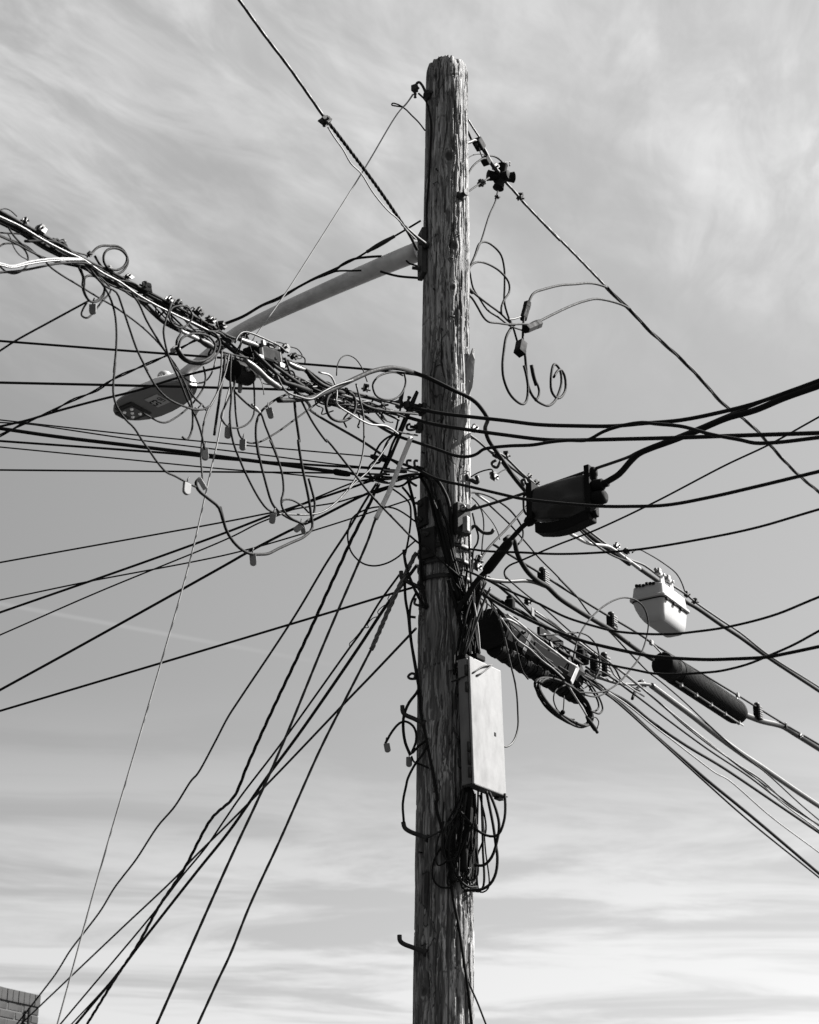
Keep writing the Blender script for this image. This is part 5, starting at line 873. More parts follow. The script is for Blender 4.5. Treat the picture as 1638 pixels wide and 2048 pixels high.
C("hanging_wire","pale wire falling from the round loop to the rising drops","wires hanging near the pole","gry",0.0048,[(-0.267,-0.855,6.061),(-0.251,-0.828,6.002),(-0.231,-0.796,5.920),(-0.226,-0.787,5.771),(-0.233,-0.799,5.684),(-0.262,-0.846,5.550),(-0.296,-0.902,5.462),(-0.353,-0.994,5.346),(-0.409,-1.084,5.259),(-0.464,-1.173,5.206),(-0.602,-1.397,5.109)])
C("hanging_wire","dark wire falling beside its pale twin near the pole","wires hanging near the pole","gry",0.0043,[(-0.103,-0.551,5.883),(-0.160,-0.642,5.745),(-0.203,-0.712,5.648),(-0.263,-0.809,5.540),(-0.309,-0.884,5.450),(-0.355,-0.958,5.359)])
C("pole_strand","thin strand from the bundle to the hooks on the pole","strands ending at the pole","blk",0.0050,[(-0.649,-1.358,5.899),(-0.551,-1.200,5.922),(-0.451,-1.037,5.947),(-0.331,-0.843,5.959),(-0.174,-0.590,5.978),(-0.068,-0.418,6.013),(0.042,-0.240,6.077)])
C("pole_strand","black strand under the messenger ending at the pole clamp","strands ending at the pole","blk",0.0064,[(-0.584,-1.159,5.901),(-0.448,-0.937,5.973),(-0.304,-0.704,6.048),(-0.177,-0.499,6.122),(-0.061,-0.311,6.180),(0.042,-0.144,6.255)])
C("pole_strand","black strand sagging below the messenger beside the round loop","strands ending at the pole","blk",0.0062,[(-0.498,-1.191,5.958),(-0.476,-1.155,5.929),(-0.403,-1.036,5.930),(-0.267,-0.817,5.990),(-0.213,-0.728,5.999),(-0.109,-0.560,6.058),(0.041,-0.317,6.163)])
C("pole_strand","pale strand sagging to the hooked clamp beside the pole","strands ending at the pole","wht",0.0049,[(-0.433,-1.238,5.920),(-0.376,-1.144,5.944),(-0.351,-1.104,5.885),(-0.352,-1.105,5.823),(-0.284,-0.997,5.818),(-0.201,-0.861,5.833),(-0.115,-0.722,5.889),(-0.058,-0.630,5.894)])
C("pole_strand","pale kinked wire crossing the arch cable foot","strands ending at the pole","gry",0.0053,[(-0.608,-1.559,5.731),(-0.574,-1.503,5.685),(-0.512,-1.404,5.702),(-0.464,-1.325,5.731),(-0.409,-1.235,5.817),(-0.352,-1.143,5.900),(-0.278,-1.024,5.991)])
C("pole_strand","grey wire looping over the messenger beside the closure","strands ending at the pole","gry",0.0046,[(-0.791,-1.703,5.822),(-0.780,-1.684,5.867),(-0.761,-1.654,5.904),(-0.741,-1.622,5.921),(-0.703,-1.561,5.938),(-0.653,-1.480,5.954),(-0.607,-1.405,5.967),(-0.583,-1.366,5.959)])
C("wire_tail","fine wire waving above the black closure","","blk",0.0030,[(-0.659,-1.374,5.981),(-0.650,-1.360,6.010),(-0.629,-1.327,6.035),(-0.601,-1.281,6.051),(-0.570,-1.231,6.061),(-0.544,-1.188,6.075),(-0.527,-1.160,6.069),(-0.519,-1.149,6.055),(-0.528,-1.163,6.035),(-0.545,-1.190,6.021)])
C("wire_tail","fine bent wire end standing off the messenger","","blk",0.0036,[(-0.540,-1.238,6.014),(-0.516,-1.199,6.027),(-0.504,-1.181,6.022),(-0.504,-1.181,5.995)])
C("pole_bundle","first of the dark cables lashed along the pole left edge","cables lashed left of the pole","blk",0.0081,[(0.043,-0.100,6.407),(0.005,-0.100,6.297),(-0.044,-0.100,6.168),(-0.080,-0.100,6.073),(-0.134,-0.100,5.946)])
C("pole_bundle","second of the dark cables lashed along the pole left edge","cables lashed left of the pole","blk",0.0067,[(0.035,-0.130,6.364),(-0.001,-0.130,6.268),(-0.038,-0.130,6.166),(-0.062,-0.130,6.112),(-0.092,-0.130,6.019),(-0.127,-0.130,5.939)])
C("pole_bundle","third of the dark cables lashed along the pole left edge","cables lashed left of the pole","blk",0.0067,[(0.040,-0.080,6.424),(-0.008,-0.080,6.314),(-0.056,-0.080,6.184),(-0.092,-0.080,6.103),(-0.116,-0.080,6.023),(-0.140,-0.080,5.962),(-0.170,-0.080,5.889)])
C("pole_bundle","dark cable bowing out left of the lashed cables","cables lashed left of the pole","blk",0.0054,[(-0.032,-0.120,6.410),(-0.047,-0.120,6.314),(-0.062,-0.120,6.225),(-0.083,-0.120,6.144),(-0.116,-0.120,6.104),(-0.140,-0.120,6.043),(-0.158,-0.120,5.983),(-0.194,-0.120,5.963)])
C("wire_loop","dark loop round the black grips left of the pole","slack wire loops","blk",0.0060,[(-0.062,-0.140,6.134),(-0.104,-0.140,6.122),(-0.152,-0.140,6.081),(-0.179,-0.140,6.030),(-0.188,-0.140,5.994),(-0.169,-0.140,5.961),(-0.140,-0.140,5.994)])
C("wire_loop","small loop behind the black grips left of the pole","slack wire loops","blk",0.0053,[(-0.140,-0.100,6.020),(-0.188,-0.100,5.993),(-0.218,-0.100,5.953),(-0.212,-0.100,5.913),(-0.175,-0.100,5.887),(-0.115,-0.100,5.867)])
C("pole_tail","upper bent wire tail between the grips and the pole","wire tails at the pole hooks","blk",0.0067,[(-0.116,-0.100,6.013),(-0.068,-0.100,5.980),(-0.032,-0.100,5.946),(0.005,-0.100,5.953),(0.041,-0.100,5.960),(0.077,-0.090,5.951)])
C("pole_tail","second bent wire tail between the grips and the pole","wire tails at the pole hooks","gry",0.0053,[(-0.187,-0.120,5.871),(-0.115,-0.120,5.854),(-0.055,-0.120,5.871),(-0.007,-0.120,5.891),(0.034,-0.120,5.907),(0.065,-0.073,5.932)])
C("pole_tail","third bent wire tail between the grips and the pole","wire tails at the pole hooks","blk",0.0053,[(-0.182,-0.100,5.906),(-0.115,-0.100,5.900),(-0.055,-0.100,5.897),(-0.007,-0.100,5.903),(0.035,-0.100,5.900),(0.065,-0.073,5.912)])
C("pole_tail","lowest bent wire tail between the grips and the pole","wire tails at the pole hooks","blk",0.0066,[(-0.104,-0.080,5.863),(-0.067,-0.080,5.853),(-0.031,-0.080,5.863),(-0.001,-0.080,5.889),(0.035,-0.080,5.903),(0.071,-0.083,5.914)])
C("pole_tail","straight wire tail leaving the longest black grip","wire tails at the pole hooks","blk",0.0080,[(-0.320,-0.100,5.923),(-0.266,-0.100,5.910),(-0.205,-0.100,5.897),(-0.139,-0.100,5.887),(-0.055,-0.100,5.900),(0.005,-0.100,5.913),(0.065,-0.073,5.929)])
C("pole_tail","thin wire tail above the longest black grip","wire tails at the pole hooks","wht",0.0046,[(-0.139,-0.140,5.924),(-0.079,-0.140,5.914),(-0.031,-0.140,5.927),(0.005,-0.140,5.914),(0.046,-0.140,5.908)])
C("pole_tail","thin wire tail curling below the grips","wire tails at the pole hooks","gry",0.0046,[(-0.151,-0.130,5.879),(-0.091,-0.130,5.873),(-0.043,-0.130,5.876),(-0.001,-0.130,5.873),(0.034,-0.130,5.883)])
C("pole_riser","heavy bright sided riser cable down the pole front","risers down the pole","blk",0.0091,[(0.041,-0.063,5.977),(0.088,-0.129,5.910),(0.147,-0.160,5.852),(0.183,-0.166,5.784),(0.206,-0.166,5.719),(0.217,-0.165,5.590),(0.227,-0.163,5.463),(0.249,-0.156,5.314),(0.275,-0.143,5.256),(0.299,-0.124,5.142),(0.330,-0.084,5.050),(0.349,-0.027,4.951),(0.356,-0.000,4.921)])
C("pole_riser","riser just left of the heaviest riser on the pole","risers down the pole","blk",0.0078,[(0.065,-0.088,5.925),(0.106,-0.130,5.866),(0.123,-0.141,5.763),(0.152,-0.152,5.660),(0.181,-0.157,5.529),(0.209,-0.156,5.402),(0.232,-0.151,5.289),(0.256,-0.142,5.256),(0.280,-0.127,5.128),(0.311,-0.095,5.019),(0.329,-0.061,4.932),(0.343,-0.000,4.914)])
C("pole_riser","riser in the middle of the pole face fan","risers down the pole","blk",0.0052,[(0.100,-0.144,5.886),(0.117,-0.154,5.789),(0.129,-0.160,5.721),(0.158,-0.169,5.588),(0.192,-0.172,5.459),(0.226,-0.168,5.334),(0.249,-0.161,5.262),(0.273,-0.149,5.152),(0.298,-0.131,5.059),(0.319,-0.108,5.001),(0.348,-0.053,4.915)])
C("pole_riser","dark riser starting at the pole hooks","risers down the pole","blk",0.0078,[(0.053,-0.055,5.928),(0.100,-0.120,5.805),(0.135,-0.141,5.633),(0.175,-0.152,5.468),(0.209,-0.151,5.341),(0.231,-0.146,5.288),(0.262,-0.133,5.192),(0.293,-0.109,5.108),(0.318,-0.075,5.053),(0.347,-0.000,4.921)])
C("pole_riser","thin riser crossing the pole face toward the cabinet","risers down the pole","blk",0.0052,[(0.124,-0.162,5.851),(0.141,-0.169,5.750),(0.158,-0.174,5.650),(0.175,-0.176,5.572),(0.198,-0.177,5.470),(0.215,-0.175,5.407),(0.211,-0.176,5.310),(0.249,-0.167,5.246),(0.293,-0.142,5.202)])
C("pole_riser","riser hugging the left edge of the pole","risers down the pole","blk",0.0079,[(-0.014,-0.000,5.953),(0.005,-0.000,5.873),(0.023,-0.000,5.794),(0.035,-0.014,5.689),(0.052,-0.077,5.564),(0.058,-0.089,5.430),(0.061,-0.096,5.322),(0.079,-0.118,5.198),(0.092,-0.129,5.147)])
C("pole_riser","riser cable swinging off the left edge of the pole","risers down the pole","blk",0.0067,[(-0.038,-0.000,5.886),(-0.008,-0.000,5.847),(0.023,-0.000,5.787),(0.034,-0.058,5.702)])
C("pole_riser","thin riser standing off the left edge of the pole","risers down the pole","blk",0.0052,[(-0.091,-0.100,5.831),(-0.043,-0.100,5.794),(-0.001,-0.100,5.748),(0.007,-0.100,5.683),(0.004,-0.100,5.618),(-0.007,-0.100,5.534),(-0.019,-0.100,5.470),(-0.025,-0.100,5.438),(-0.013,-0.100,5.387),(0.004,-0.100,5.307),(0.048,-0.100,5.226)])
C("wire_loop","large thin hoop hanging left of the pole above the guy grip","slack wire loops","blk",0.0046,[(0.034,-0.120,5.629),(-0.031,-0.120,5.681),(-0.085,-0.120,5.710),(-0.162,-0.120,5.717),(-0.233,-0.120,5.700),(-0.298,-0.120,5.655),(-0.321,-0.120,5.577),(-0.323,-0.120,5.539),(-0.308,-0.120,5.468),(-0.272,-0.120,5.417),(-0.230,-0.120,5.389),(-0.177,-0.120,5.381),(-0.113,-0.120,5.398),(-0.054,-0.120,5.436),(-0.007,-0.120,5.487),(0.034,-0.120,5.526)])
C("pole_riser","long dark riser wandering down the pole left edge past the cabinet","risers down the pole","blk",0.0078,[(-0.031,-0.000,5.521),(-0.022,-0.000,5.451),(-0.009,-0.000,5.396),(0.010,-0.000,5.341),(0.048,-0.069,5.224),(0.086,-0.118,5.144)])
C("pole_riser","riser dropping straight down the pole left edge to the loops","risers down the pole","blk",0.0074,[(-0.025,-0.060,5.337),(-0.021,-0.060,5.221),(-0.007,-0.060,5.133),(0.004,-0.060,5.019),(0.023,-0.060,4.886),(0.042,-0.059,4.768),(0.049,-0.073,4.717),(0.054,-0.085,4.616),(0.071,-0.107,4.513),(0.089,-0.124,4.413),(0.107,-0.135,4.315),(0.124,-0.144,4.219),(0.136,-0.148,4.126),(0.128,-0.146,4.109),(0.153,-0.152,4.000),(0.166,-0.153,3.940),(0.185,-0.153,3.841),(0.197,-0.151,3.743),(0.209,-0.149,3.646),(0.234,-0.139,3.520),(0.252,-0.129,3.395),(0.270,-0.114,3.271),(0.282,-0.101,3.180),(0.293,-0.085,3.053),(0.827,0.685,-2.874)])
C("pole_riser","twin riser crossing over at the pole left edge clip","risers down the pole","blk",0.0064,[(0.031,-0.080,5.240),(0.010,-0.080,5.193),(0.001,-0.080,5.125),(0.010,-0.080,4.978),(0.030,-0.080,4.859),(0.044,-0.064,4.766),(0.047,-0.072,4.685)])
C("ground_wire","wire leaving the lower pole face toward the bottom edge","","blk",0.0047,[(0.279,-0.112,3.253),(0.295,-0.092,3.219),(0.320,-0.080,3.165),(0.363,-0.080,3.053),(2.501,-0.080,-2.553)])
C("wire_loop","dark loop behind the step bolt beside the cabinet height","slack wire loops","blk",0.0076,[(0.047,-0.080,4.722),(0.032,-0.080,4.696),(-0.002,-0.080,4.650),(-0.027,-0.080,4.586),(-0.032,-0.080,4.522),(-0.021,-0.080,4.439),(0.004,-0.080,4.375)])
C("wire_loop","bent wire with a tag at its free end beside the pole","slack wire loops","blk",0.0063,[(-0.121,-0.100,4.429),(-0.088,-0.100,4.490),(-0.051,-0.100,4.534),(-0.021,-0.100,4.544),(0.016,-0.100,4.522),(0.033,-0.100,4.483),(0.031,-0.100,4.433),(0.010,-0.100,4.376),(0.047,-0.096,4.418),(0.077,-0.127,4.431)])
C("wire_tail","short wire curling back from the lower tag to the pole","","blk",0.0050,[(0.010,-0.100,4.363),(0.022,-0.100,4.335),(0.059,-0.100,4.319),(0.094,-0.140,4.291)])
C("wire_loop","long thin loop hooked on the wrapped step bolt","slack wire loops","blk",0.0062,[(0.089,-0.136,4.409),(0.059,-0.111,4.360),(0.034,-0.120,4.326),(-0.008,-0.120,4.244),(-0.017,-0.120,4.204),(-0.033,-0.120,4.116),(-0.028,-0.120,4.025)])
C("wire_loop","pale thin loop from the wrapped step bolt to the cabinet side","slack wire loops","gry",0.0049,[(0.088,-0.152,3.937),(0.146,-0.171,3.962),(0.199,-0.171,4.008),(0.239,-0.159,4.078),(0.260,-0.149,4.148),(0.268,-0.144,4.211),(0.264,-0.147,4.278),(0.248,-0.155,4.337),(0.240,-0.159,4.414),(0.217,-0.166,4.494)])
C("wire_loop","dark loop lying on the pole below the cabinet","slack wire loops","blk",0.0048,[(0.172,-0.155,3.913),(0.126,-0.149,3.842),(0.110,-0.144,3.778),(0.119,-0.148,3.724),(0.151,-0.155,3.693),(0.196,-0.154,3.691)])
C("power_strap","bright flat link from the pole to the power hook","power hardware links","alu",0.0061,[(0.346,0.253,8.452),(0.389,0.322,8.421),(0.452,0.424,8.386)])
C("power_strap","dark link from the pole to the power hook","power hardware links","blk",0.0076,[(0.343,0.324,8.430),(0.363,0.356,8.402),(0.379,0.383,8.378)])
C("power_strap","thick link between the hook block and the clevis","power hardware links","strand",0.0122,[(0.433,0.393,8.351),(0.463,0.441,8.334),(0.485,0.478,8.308),(0.527,0.545,8.285),(0.546,0.576,8.281)])
C("power_line","bare power line leaving the insulator cluster to the right","power conductors","strand",0.0077,[(0.584,0.638,8.263),(0.671,0.779,8.253),(0.703,0.830,8.243),(0.972,1.267,8.226),(0.831,1.039,8.234),(1.062,1.412,8.230),(1.325,1.837,8.216)])
C("triplex_cable","twisted triplex power cable descending to the right edge","power conductors","blk",0.0149,[(1.325,1.837,8.216),(1.443,2.028,8.214),(1.503,2.126,8.223),(1.605,2.291,8.211),(1.686,2.422,8.207),(1.973,2.887,8.230),(2.177,3.218,8.220),(2.289,3.398,8.199),(2.450,3.659,8.209),(2.557,3.833,8.242),(2.697,4.059,8.258),(2.853,4.312,8.245),(3.014,4.573,8.228),(3.182,4.844,8.226),(3.427,5.241,8.257),(6.573,10.334,8.651)],tw=3)
C("pole_strand","short strand from the left bell to the pole","power hardware links","blk",0.0060,[(0.483,0.474,8.173),(0.405,0.349,8.035),(0.334,0.233,7.902)])
C("power_tap","thin tap wire falling from the lower bell to the loops","power tap wires","blk",0.0052,[(0.539,0.565,8.137),(0.522,0.538,8.047),(0.478,0.466,7.896),(0.422,0.375,7.658),(0.368,0.288,7.468),(0.320,0.210,7.326)])
C("power_tap","fine wire arching from the pole to the clevis","power tap wires","blk",0.0033,[(0.330,0.226,8.131),(0.386,0.317,8.231),(0.439,0.404,8.295),(0.466,0.447,8.312)])
C("power_tap","tap wire bowing from the pole to the clevis block","power tap wires","blk",0.0060,[(0.326,0.163,7.948),(0.375,0.242,8.096),(0.436,0.341,8.218),(0.459,0.378,8.248)])
C("power_tap","tap wire arching from the clevis to the upper bell","power tap wires","blk",0.0061,[(0.482,0.472,8.328),(0.509,0.516,8.360),(0.548,0.580,8.386),(0.587,0.643,8.386)])
C("power_tap","fine wire beside the clevis under the hook block","power tap wires","blk",0.0038,[(0.418,0.313,8.278),(0.429,0.330,8.248),(0.444,0.353,8.222)])
C("connection_wire","tall wire loop rising right of the pole to a hanging block","wires at the hanging blocks","blk",0.0067,[(0.316,0.204,7.302),(0.380,0.307,7.513),(0.412,0.359,7.633),(0.451,0.423,7.686),(0.498,0.499,7.708),(0.553,0.588,7.694),(0.571,0.617,7.618),(0.570,0.615,7.490),(0.567,0.611,7.378),(0.592,0.650,7.300),(0.615,0.688,7.271),(0.646,0.738,7.183)])
C("connection_wire","lower wire loop right of the pole joining the blocks","wires at the hanging blocks","blk",0.0066,[(0.314,0.144,7.274),(0.346,0.196,7.371),(0.377,0.245,7.432),(0.415,0.307,7.476),(0.477,0.407,7.516),(0.547,0.521,7.534),(0.594,0.596,7.512),(0.598,0.603,7.457),(0.559,0.540,7.353),(0.542,0.512,7.287),(0.542,0.513,7.242)])
C("connection_wire","wire diving from the pole edge behind the loops","wires at the hanging blocks","blk",0.0059,[(0.324,0.292,7.496),(0.351,0.337,7.432),(0.372,0.371,7.337),(0.410,0.432,7.306),(0.455,0.505,7.274),(0.532,0.630,7.289),(0.595,0.733,7.297),(0.693,0.891,7.348)])
C("connection_wire","wire with a thick sleeve leaving the pole to the blocks","wires at the hanging blocks","blk",0.0066,[(0.314,0.163,7.232),(0.363,0.243,7.236),(0.450,0.382,7.244),(0.542,0.532,7.257),(0.589,0.607,7.250),(0.628,0.672,7.260)])
C("connection_wire","lowest wire sagging from the pole to the blocks","wires at the hanging blocks","blk",0.0066,[(0.312,0.102,7.157),(0.357,0.175,7.156),(0.393,0.234,7.126),(0.422,0.281,7.097),(0.452,0.329,7.092),(0.521,0.442,7.144),(0.576,0.530,7.186),(0.682,0.701,7.285),(0.748,0.808,7.344)])
C("cable_sleeve","short thick sleeve on a wire at the pole right edge","wires at the hanging blocks","blk",0.0129,[(0.308,0.154,7.232),(0.338,0.201,7.233),(0.363,0.243,7.234)])
C("connection_wire","short pale wire bending into the upper block","wires at the hanging blocks","gry",0.0060,[(0.582,0.559,7.235),(0.619,0.618,7.273),(0.664,0.691,7.329)])
C("connection_wire","upper arched wire from the upper block to the triplex","wires at the hanging blocks","blk",0.0080,[(0.723,0.825,7.494),(0.749,0.866,7.578),(0.777,0.912,7.631),(0.829,0.997,7.699),(0.955,1.201,7.851),(1.076,1.396,7.976),(1.162,1.536,8.067),(1.240,1.662,8.135),(1.324,1.798,8.191)])
C("connection_wire","lower arched wire from the middle block to the triplex","wires at the hanging blocks","blk",0.0082,[(0.783,0.922,7.423),(0.902,1.115,7.593),(1.041,1.340,7.785),(1.137,1.495,7.907),(1.225,1.637,8.007),(1.314,1.782,8.082),(1.435,1.979,8.165),(1.502,2.087,8.198)])
C("connection_wire","straight wire joining the upper and lower blocks","wires at the hanging blocks","blk",0.0075,[(0.705,0.777,7.428),(0.687,0.747,7.330),(0.677,0.732,7.183)])
C("connection_wire","long U shaped wire hanging below the blocks","wires at the hanging blocks","blk",0.0081,[(0.608,0.638,7.231),(0.570,0.577,7.126),(0.552,0.548,7.012),(0.542,0.532,6.906),(0.548,0.542,6.831),(0.578,0.589,6.768),(0.624,0.664,6.750),(0.671,0.741,6.767),(0.696,0.782,6.819),(0.705,0.796,6.924),(0.693,0.777,6.997),(0.681,0.758,7.036)])
C("connection_wire","curling wire end below the lower block","wires at the hanging blocks","blk",0.0084,[(0.695,0.818,7.156),(0.701,0.827,7.040),(0.707,0.837,6.962),(0.725,0.867,6.913),(0.757,0.918,6.890),(0.807,0.998,6.898),(0.849,1.067,6.925),(0.893,1.139,6.995),(0.921,1.184,7.070),(0.944,1.220,7.165),(0.940,1.215,7.240),(0.915,1.174,7.261),(0.893,1.139,7.246),(0.870,1.101,7.136),(0.871,1.103,7.044),(0.903,1.154,7.024),(0.940,1.214,7.062),(0.973,1.268,7.148),(0.970,1.263,7.231),(0.947,1.226,7.256),(0.918,1.179,7.222),(0.890,1.134,7.156)])
C("connection_wire","stub wire with a thick end beside the U shaped wire","wires at the hanging blocks","blk",0.0075,[(0.734,0.843,7.084),(0.750,0.869,7.013),(0.770,0.900,6.984),(0.781,0.919,6.948),(0.773,0.906,6.900),(0.754,0.875,6.861)])
C("cable_sleeve","thick taped end of the stub wire","wires at the hanging blocks","blk",0.0120,[(0.734,0.842,7.083),(0.746,0.863,7.018),(0.764,0.891,6.970)])
C("messenger_strand","grey messenger rising from the pole over the hanging bag closure","right messengers","gry",0.0080,[(0.295,-0.195,5.661),(0.340,-0.227,5.659),(0.515,-0.352,5.662),(0.618,-0.425,5.668),(0.898,-0.625,5.688),(1.092,-0.764,5.702),(1.118,-0.782,5.710),(1.178,-0.825,5.721),(1.291,-0.905,5.734),(1.396,-0.980,5.748),(1.525,-1.072,5.769),(1.652,-1.163,5.785),(1.777,-1.252,5.802),(1.922,-1.356,5.813),(6.797,-4.833,6.196)])
C("bundle_cable","thick soft cable leaving the bag closure to the right edge","right messengers","blk",0.0159,[(0.910,-0.634,5.578),(0.943,-0.657,5.587),(0.937,-0.653,5.587),(0.992,-0.692,5.604),(1.040,-0.726,5.624),(1.096,-0.766,5.677),(1.131,-0.791,5.702),(1.178,-0.825,5.712),(1.291,-0.905,5.722),(1.395,-0.980,5.735),(1.524,-1.072,5.756),(1.650,-1.162,5.755),(1.775,-1.251,5.774),(1.920,-1.354,5.785),(6.796,-4.832,6.152)])
C("crossing_wire","straight thin wire from the right edge to a small hook","wires hooked right of the pole","blk",0.0051,[(7.197,-2.831,8.205),(2.051,-0.752,5.927),(1.811,-0.655,5.821),(1.600,-0.570,5.747),(1.241,-0.424,5.602),(0.949,-0.307,5.500),(0.755,-0.228,5.450),(0.572,-0.154,5.394),(0.519,-0.133,5.378),(0.495,-0.123,5.356),(0.492,-0.122,5.335),(0.502,-0.126,5.305)])
C("crossing_wire","sagging wire level with the slim closure reaching the right edge","wires sagging to the right edge","blk",0.0059,[(6.229,-5.768,4.842),(1.771,-1.754,4.972),(1.531,-1.537,4.979),(1.302,-1.331,5.009),(1.064,-1.117,5.053),(0.861,-0.935,5.111),(0.707,-0.795,5.165),(0.547,-0.652,5.233),(0.411,-0.529,5.290),(0.310,-0.114,5.479)])
C("crossing_wire","sagging wire passing under the white terminal box","wires sagging to the right edge","blk",0.0058,[(6.175,-5.719,5.222),(1.742,-1.727,4.576),(1.575,-1.577,4.551),(1.396,-1.416,4.556),(1.266,-1.299,4.577),(1.187,-1.228,4.594),(1.081,-1.132,4.629),(0.943,-1.008,4.690),(0.876,-0.948,4.732),(0.739,-0.825,4.829),(0.625,-0.722,4.935),(0.547,-0.651,5.001),(0.464,-0.577,5.073),(0.380,-0.501,5.151),(0.288,-0.134,5.352)])
C("crossing_wire","thickest sagging wire crossing the ribbed closure","wires sagging to the right edge","blk",0.0079,[(6.162,-5.807,4.091),(1.707,-1.796,4.327),(1.592,-1.693,4.334),(1.520,-1.627,4.341),(1.397,-1.517,4.372),(1.307,-1.435,4.398),(1.194,-1.334,4.439),(1.090,-1.240,4.482),(0.982,-1.143,4.541),(0.874,-1.045,4.605),(0.809,-0.987,4.646),(0.701,-0.890,4.726),(0.616,-0.813,4.795),(0.462,-0.675,4.935),(0.346,-0.570,5.054)])
C("crossing_wire","lowest sagging wire rising across its neighbour at the right edge","wires sagging to the right edge","blk",0.0056,[(6.065,-5.620,5.833),(1.731,-1.717,4.426),(1.638,-1.634,4.395),(1.537,-1.543,4.374),(1.461,-1.474,4.362),(1.360,-1.383,4.364),(1.283,-1.314,4.379),(1.177,-1.219,4.405),(1.098,-1.148,4.434),(1.018,-1.075,4.478),(0.936,-1.002,4.523),(0.838,-0.914,4.586),(0.711,-0.799,4.697)])
C("messenger_strand","pale messenger running from the pole to the white terminal box","right messengers","gry",0.0071,[(0.312,0.160,6.292),(0.377,0.264,6.295),(0.452,0.387,6.291),(0.531,0.513,6.323),(0.646,0.700,6.301),(0.757,0.880,6.292),(0.872,1.066,6.275),(1.022,1.308,6.253),(1.111,1.454,6.251),(1.280,1.728,6.251),(1.402,1.925,6.266),(1.514,2.106,6.301),(1.675,2.367,6.304),(1.856,2.659,6.320),(1.948,2.808,6.315),(2.164,3.158,6.327),(2.353,3.464,6.342),(2.602,3.867,6.335),(3.178,4.799,6.390),(6.326,9.898,6.691)])
C("bundle_cable","dark thick cable carrying the white terminal box","right cable bundle","blk",0.0145,[(0.493,0.548,6.369),(0.550,0.639,6.324),(0.607,0.732,6.287),(0.680,0.850,6.252),(0.724,0.922,6.233),(0.880,1.174,6.286),(1.027,1.413,6.276),(1.189,1.675,6.272),(1.346,1.928,6.279),(1.415,2.041,6.282),(1.320,1.887,6.307),(1.495,2.171,6.304),(1.603,2.344,6.309),(1.871,2.779,6.314),(1.965,2.932,6.329),(2.184,3.285,6.340),(2.375,3.594,6.356),(2.627,4.003,6.363),(3.207,4.942,6.408),(6.357,10.043,6.651)])
C("bundle_cable","second dark cable above the white terminal box","right cable bundle","blk",0.0071,[(0.307,0.189,6.272),(0.372,0.294,6.317),(0.468,0.451,6.306),(0.546,0.577,6.306),(0.648,0.742,6.306),(0.768,0.935,6.299)])
C("bundle_cable","pale conduit emerging under the bag closure","right cable bundle","wht",0.0107,[(0.922,1.070,6.104),(0.961,1.134,6.101),(1.001,1.198,6.107),(1.065,1.303,6.120),(1.124,1.398,6.146),(1.227,1.564,6.203),(1.295,1.676,6.213),(1.389,1.828,6.210),(1.345,1.755,6.211),(1.467,1.954,6.215)])
C("bundle_cable","thin dark cable dipping under the pale conduit","right cable bundle","blk",0.0061,[(0.991,1.145,6.163),(1.055,1.248,6.143),(1.160,1.419,6.132),(1.262,1.583,6.147),(1.383,1.780,6.188)])
C("wire_tail","fine wire looping over the white terminal box","","blk",0.0046,[(1.428,2.004,6.347),(1.456,2.050,6.385),(1.494,2.112,6.414),(1.537,2.182,6.425),(1.680,2.412,6.446),(1.802,2.610,6.439),(1.844,2.679,6.391),(1.865,2.713,6.334)])
C("hook_wire","thin wire from the pole stub to a small hanging clip","small wires right of the pole","blk",0.0040,[(0.325,-0.020,5.935),(0.369,-0.020,5.963),(0.419,-0.020,5.980),(0.444,-0.020,5.980),(0.452,-0.020,5.922)])
C("hook_wire","fine wire from the hanging clip to the bundle","small wires right of the pole","blk",0.0036,[(0.480,0.469,6.171),(0.501,0.504,6.202),(0.531,0.552,6.245),(0.553,0.587,6.269)])
C("arc_wire","wire arching from the pole down past the slim closure","small wires right of the pole","blk",0.0056,[(0.308,0.096,5.896),(0.356,0.174,5.934),(0.424,0.283,5.968),(0.493,0.395,5.983),(0.563,0.508,5.981),(0.619,0.599,5.949),(0.643,0.638,5.909),(0.638,0.630,5.856),(0.608,0.582,5.799)])
C("arc_wire","thin wire arching from the pole to the bracket wires","small wires right of the pole","blk",0.0041,[(0.312,0.198,5.932),(0.346,0.252,5.936),(0.386,0.317,5.916),(0.404,0.347,5.881),(0.410,0.356,5.815),(0.399,0.339,5.703),(0.391,0.325,5.580)])
C("arc_wire","fine wire sagging past the bracket bolt","small wires right of the pole","blk",0.0028,[(0.386,0.317,5.916),(0.426,0.383,5.896),(0.467,0.448,5.869),(0.494,0.492,5.832),(0.504,0.508,5.796)])
C("diagonal_wire","pale flat wire from the pole running under the bag closure","small wires right of the pole","wht",0.0069,[(0.363,0.205,5.942),(0.397,0.259,5.939),(0.438,0.325,5.941)])
C("diagonal_wire","long thin wire running diagonally below the slim closure","small wires right of the pole","blk",0.0050,[(0.439,0.366,5.949),(0.564,0.568,5.918),(0.678,0.752,5.868),(0.743,0.858,5.837),(0.855,1.039,5.802),(0.977,1.237,5.757),(0.874,1.070,5.791),(0.985,1.249,5.757),(1.088,1.416,5.691),(1.223,1.635,5.666),(1.361,1.859,5.614),(1.514,2.106,5.566),(1.572,2.200,5.561),(1.774,2.527,5.527),(1.973,2.849,5.476),(2.205,3.225,5.425),(2.515,3.726,5.383),(2.838,4.249,5.310),(3.035,4.569,5.276),(6.176,9.653,4.738)])
C("slim_lead","cable between the slim closure and the bag closure","leads of the slim closure","blk",0.0127,[(0.516,-0.352,5.431),(0.545,-0.373,5.458),(0.585,-0.402,5.490),(0.631,-0.435,5.508)])
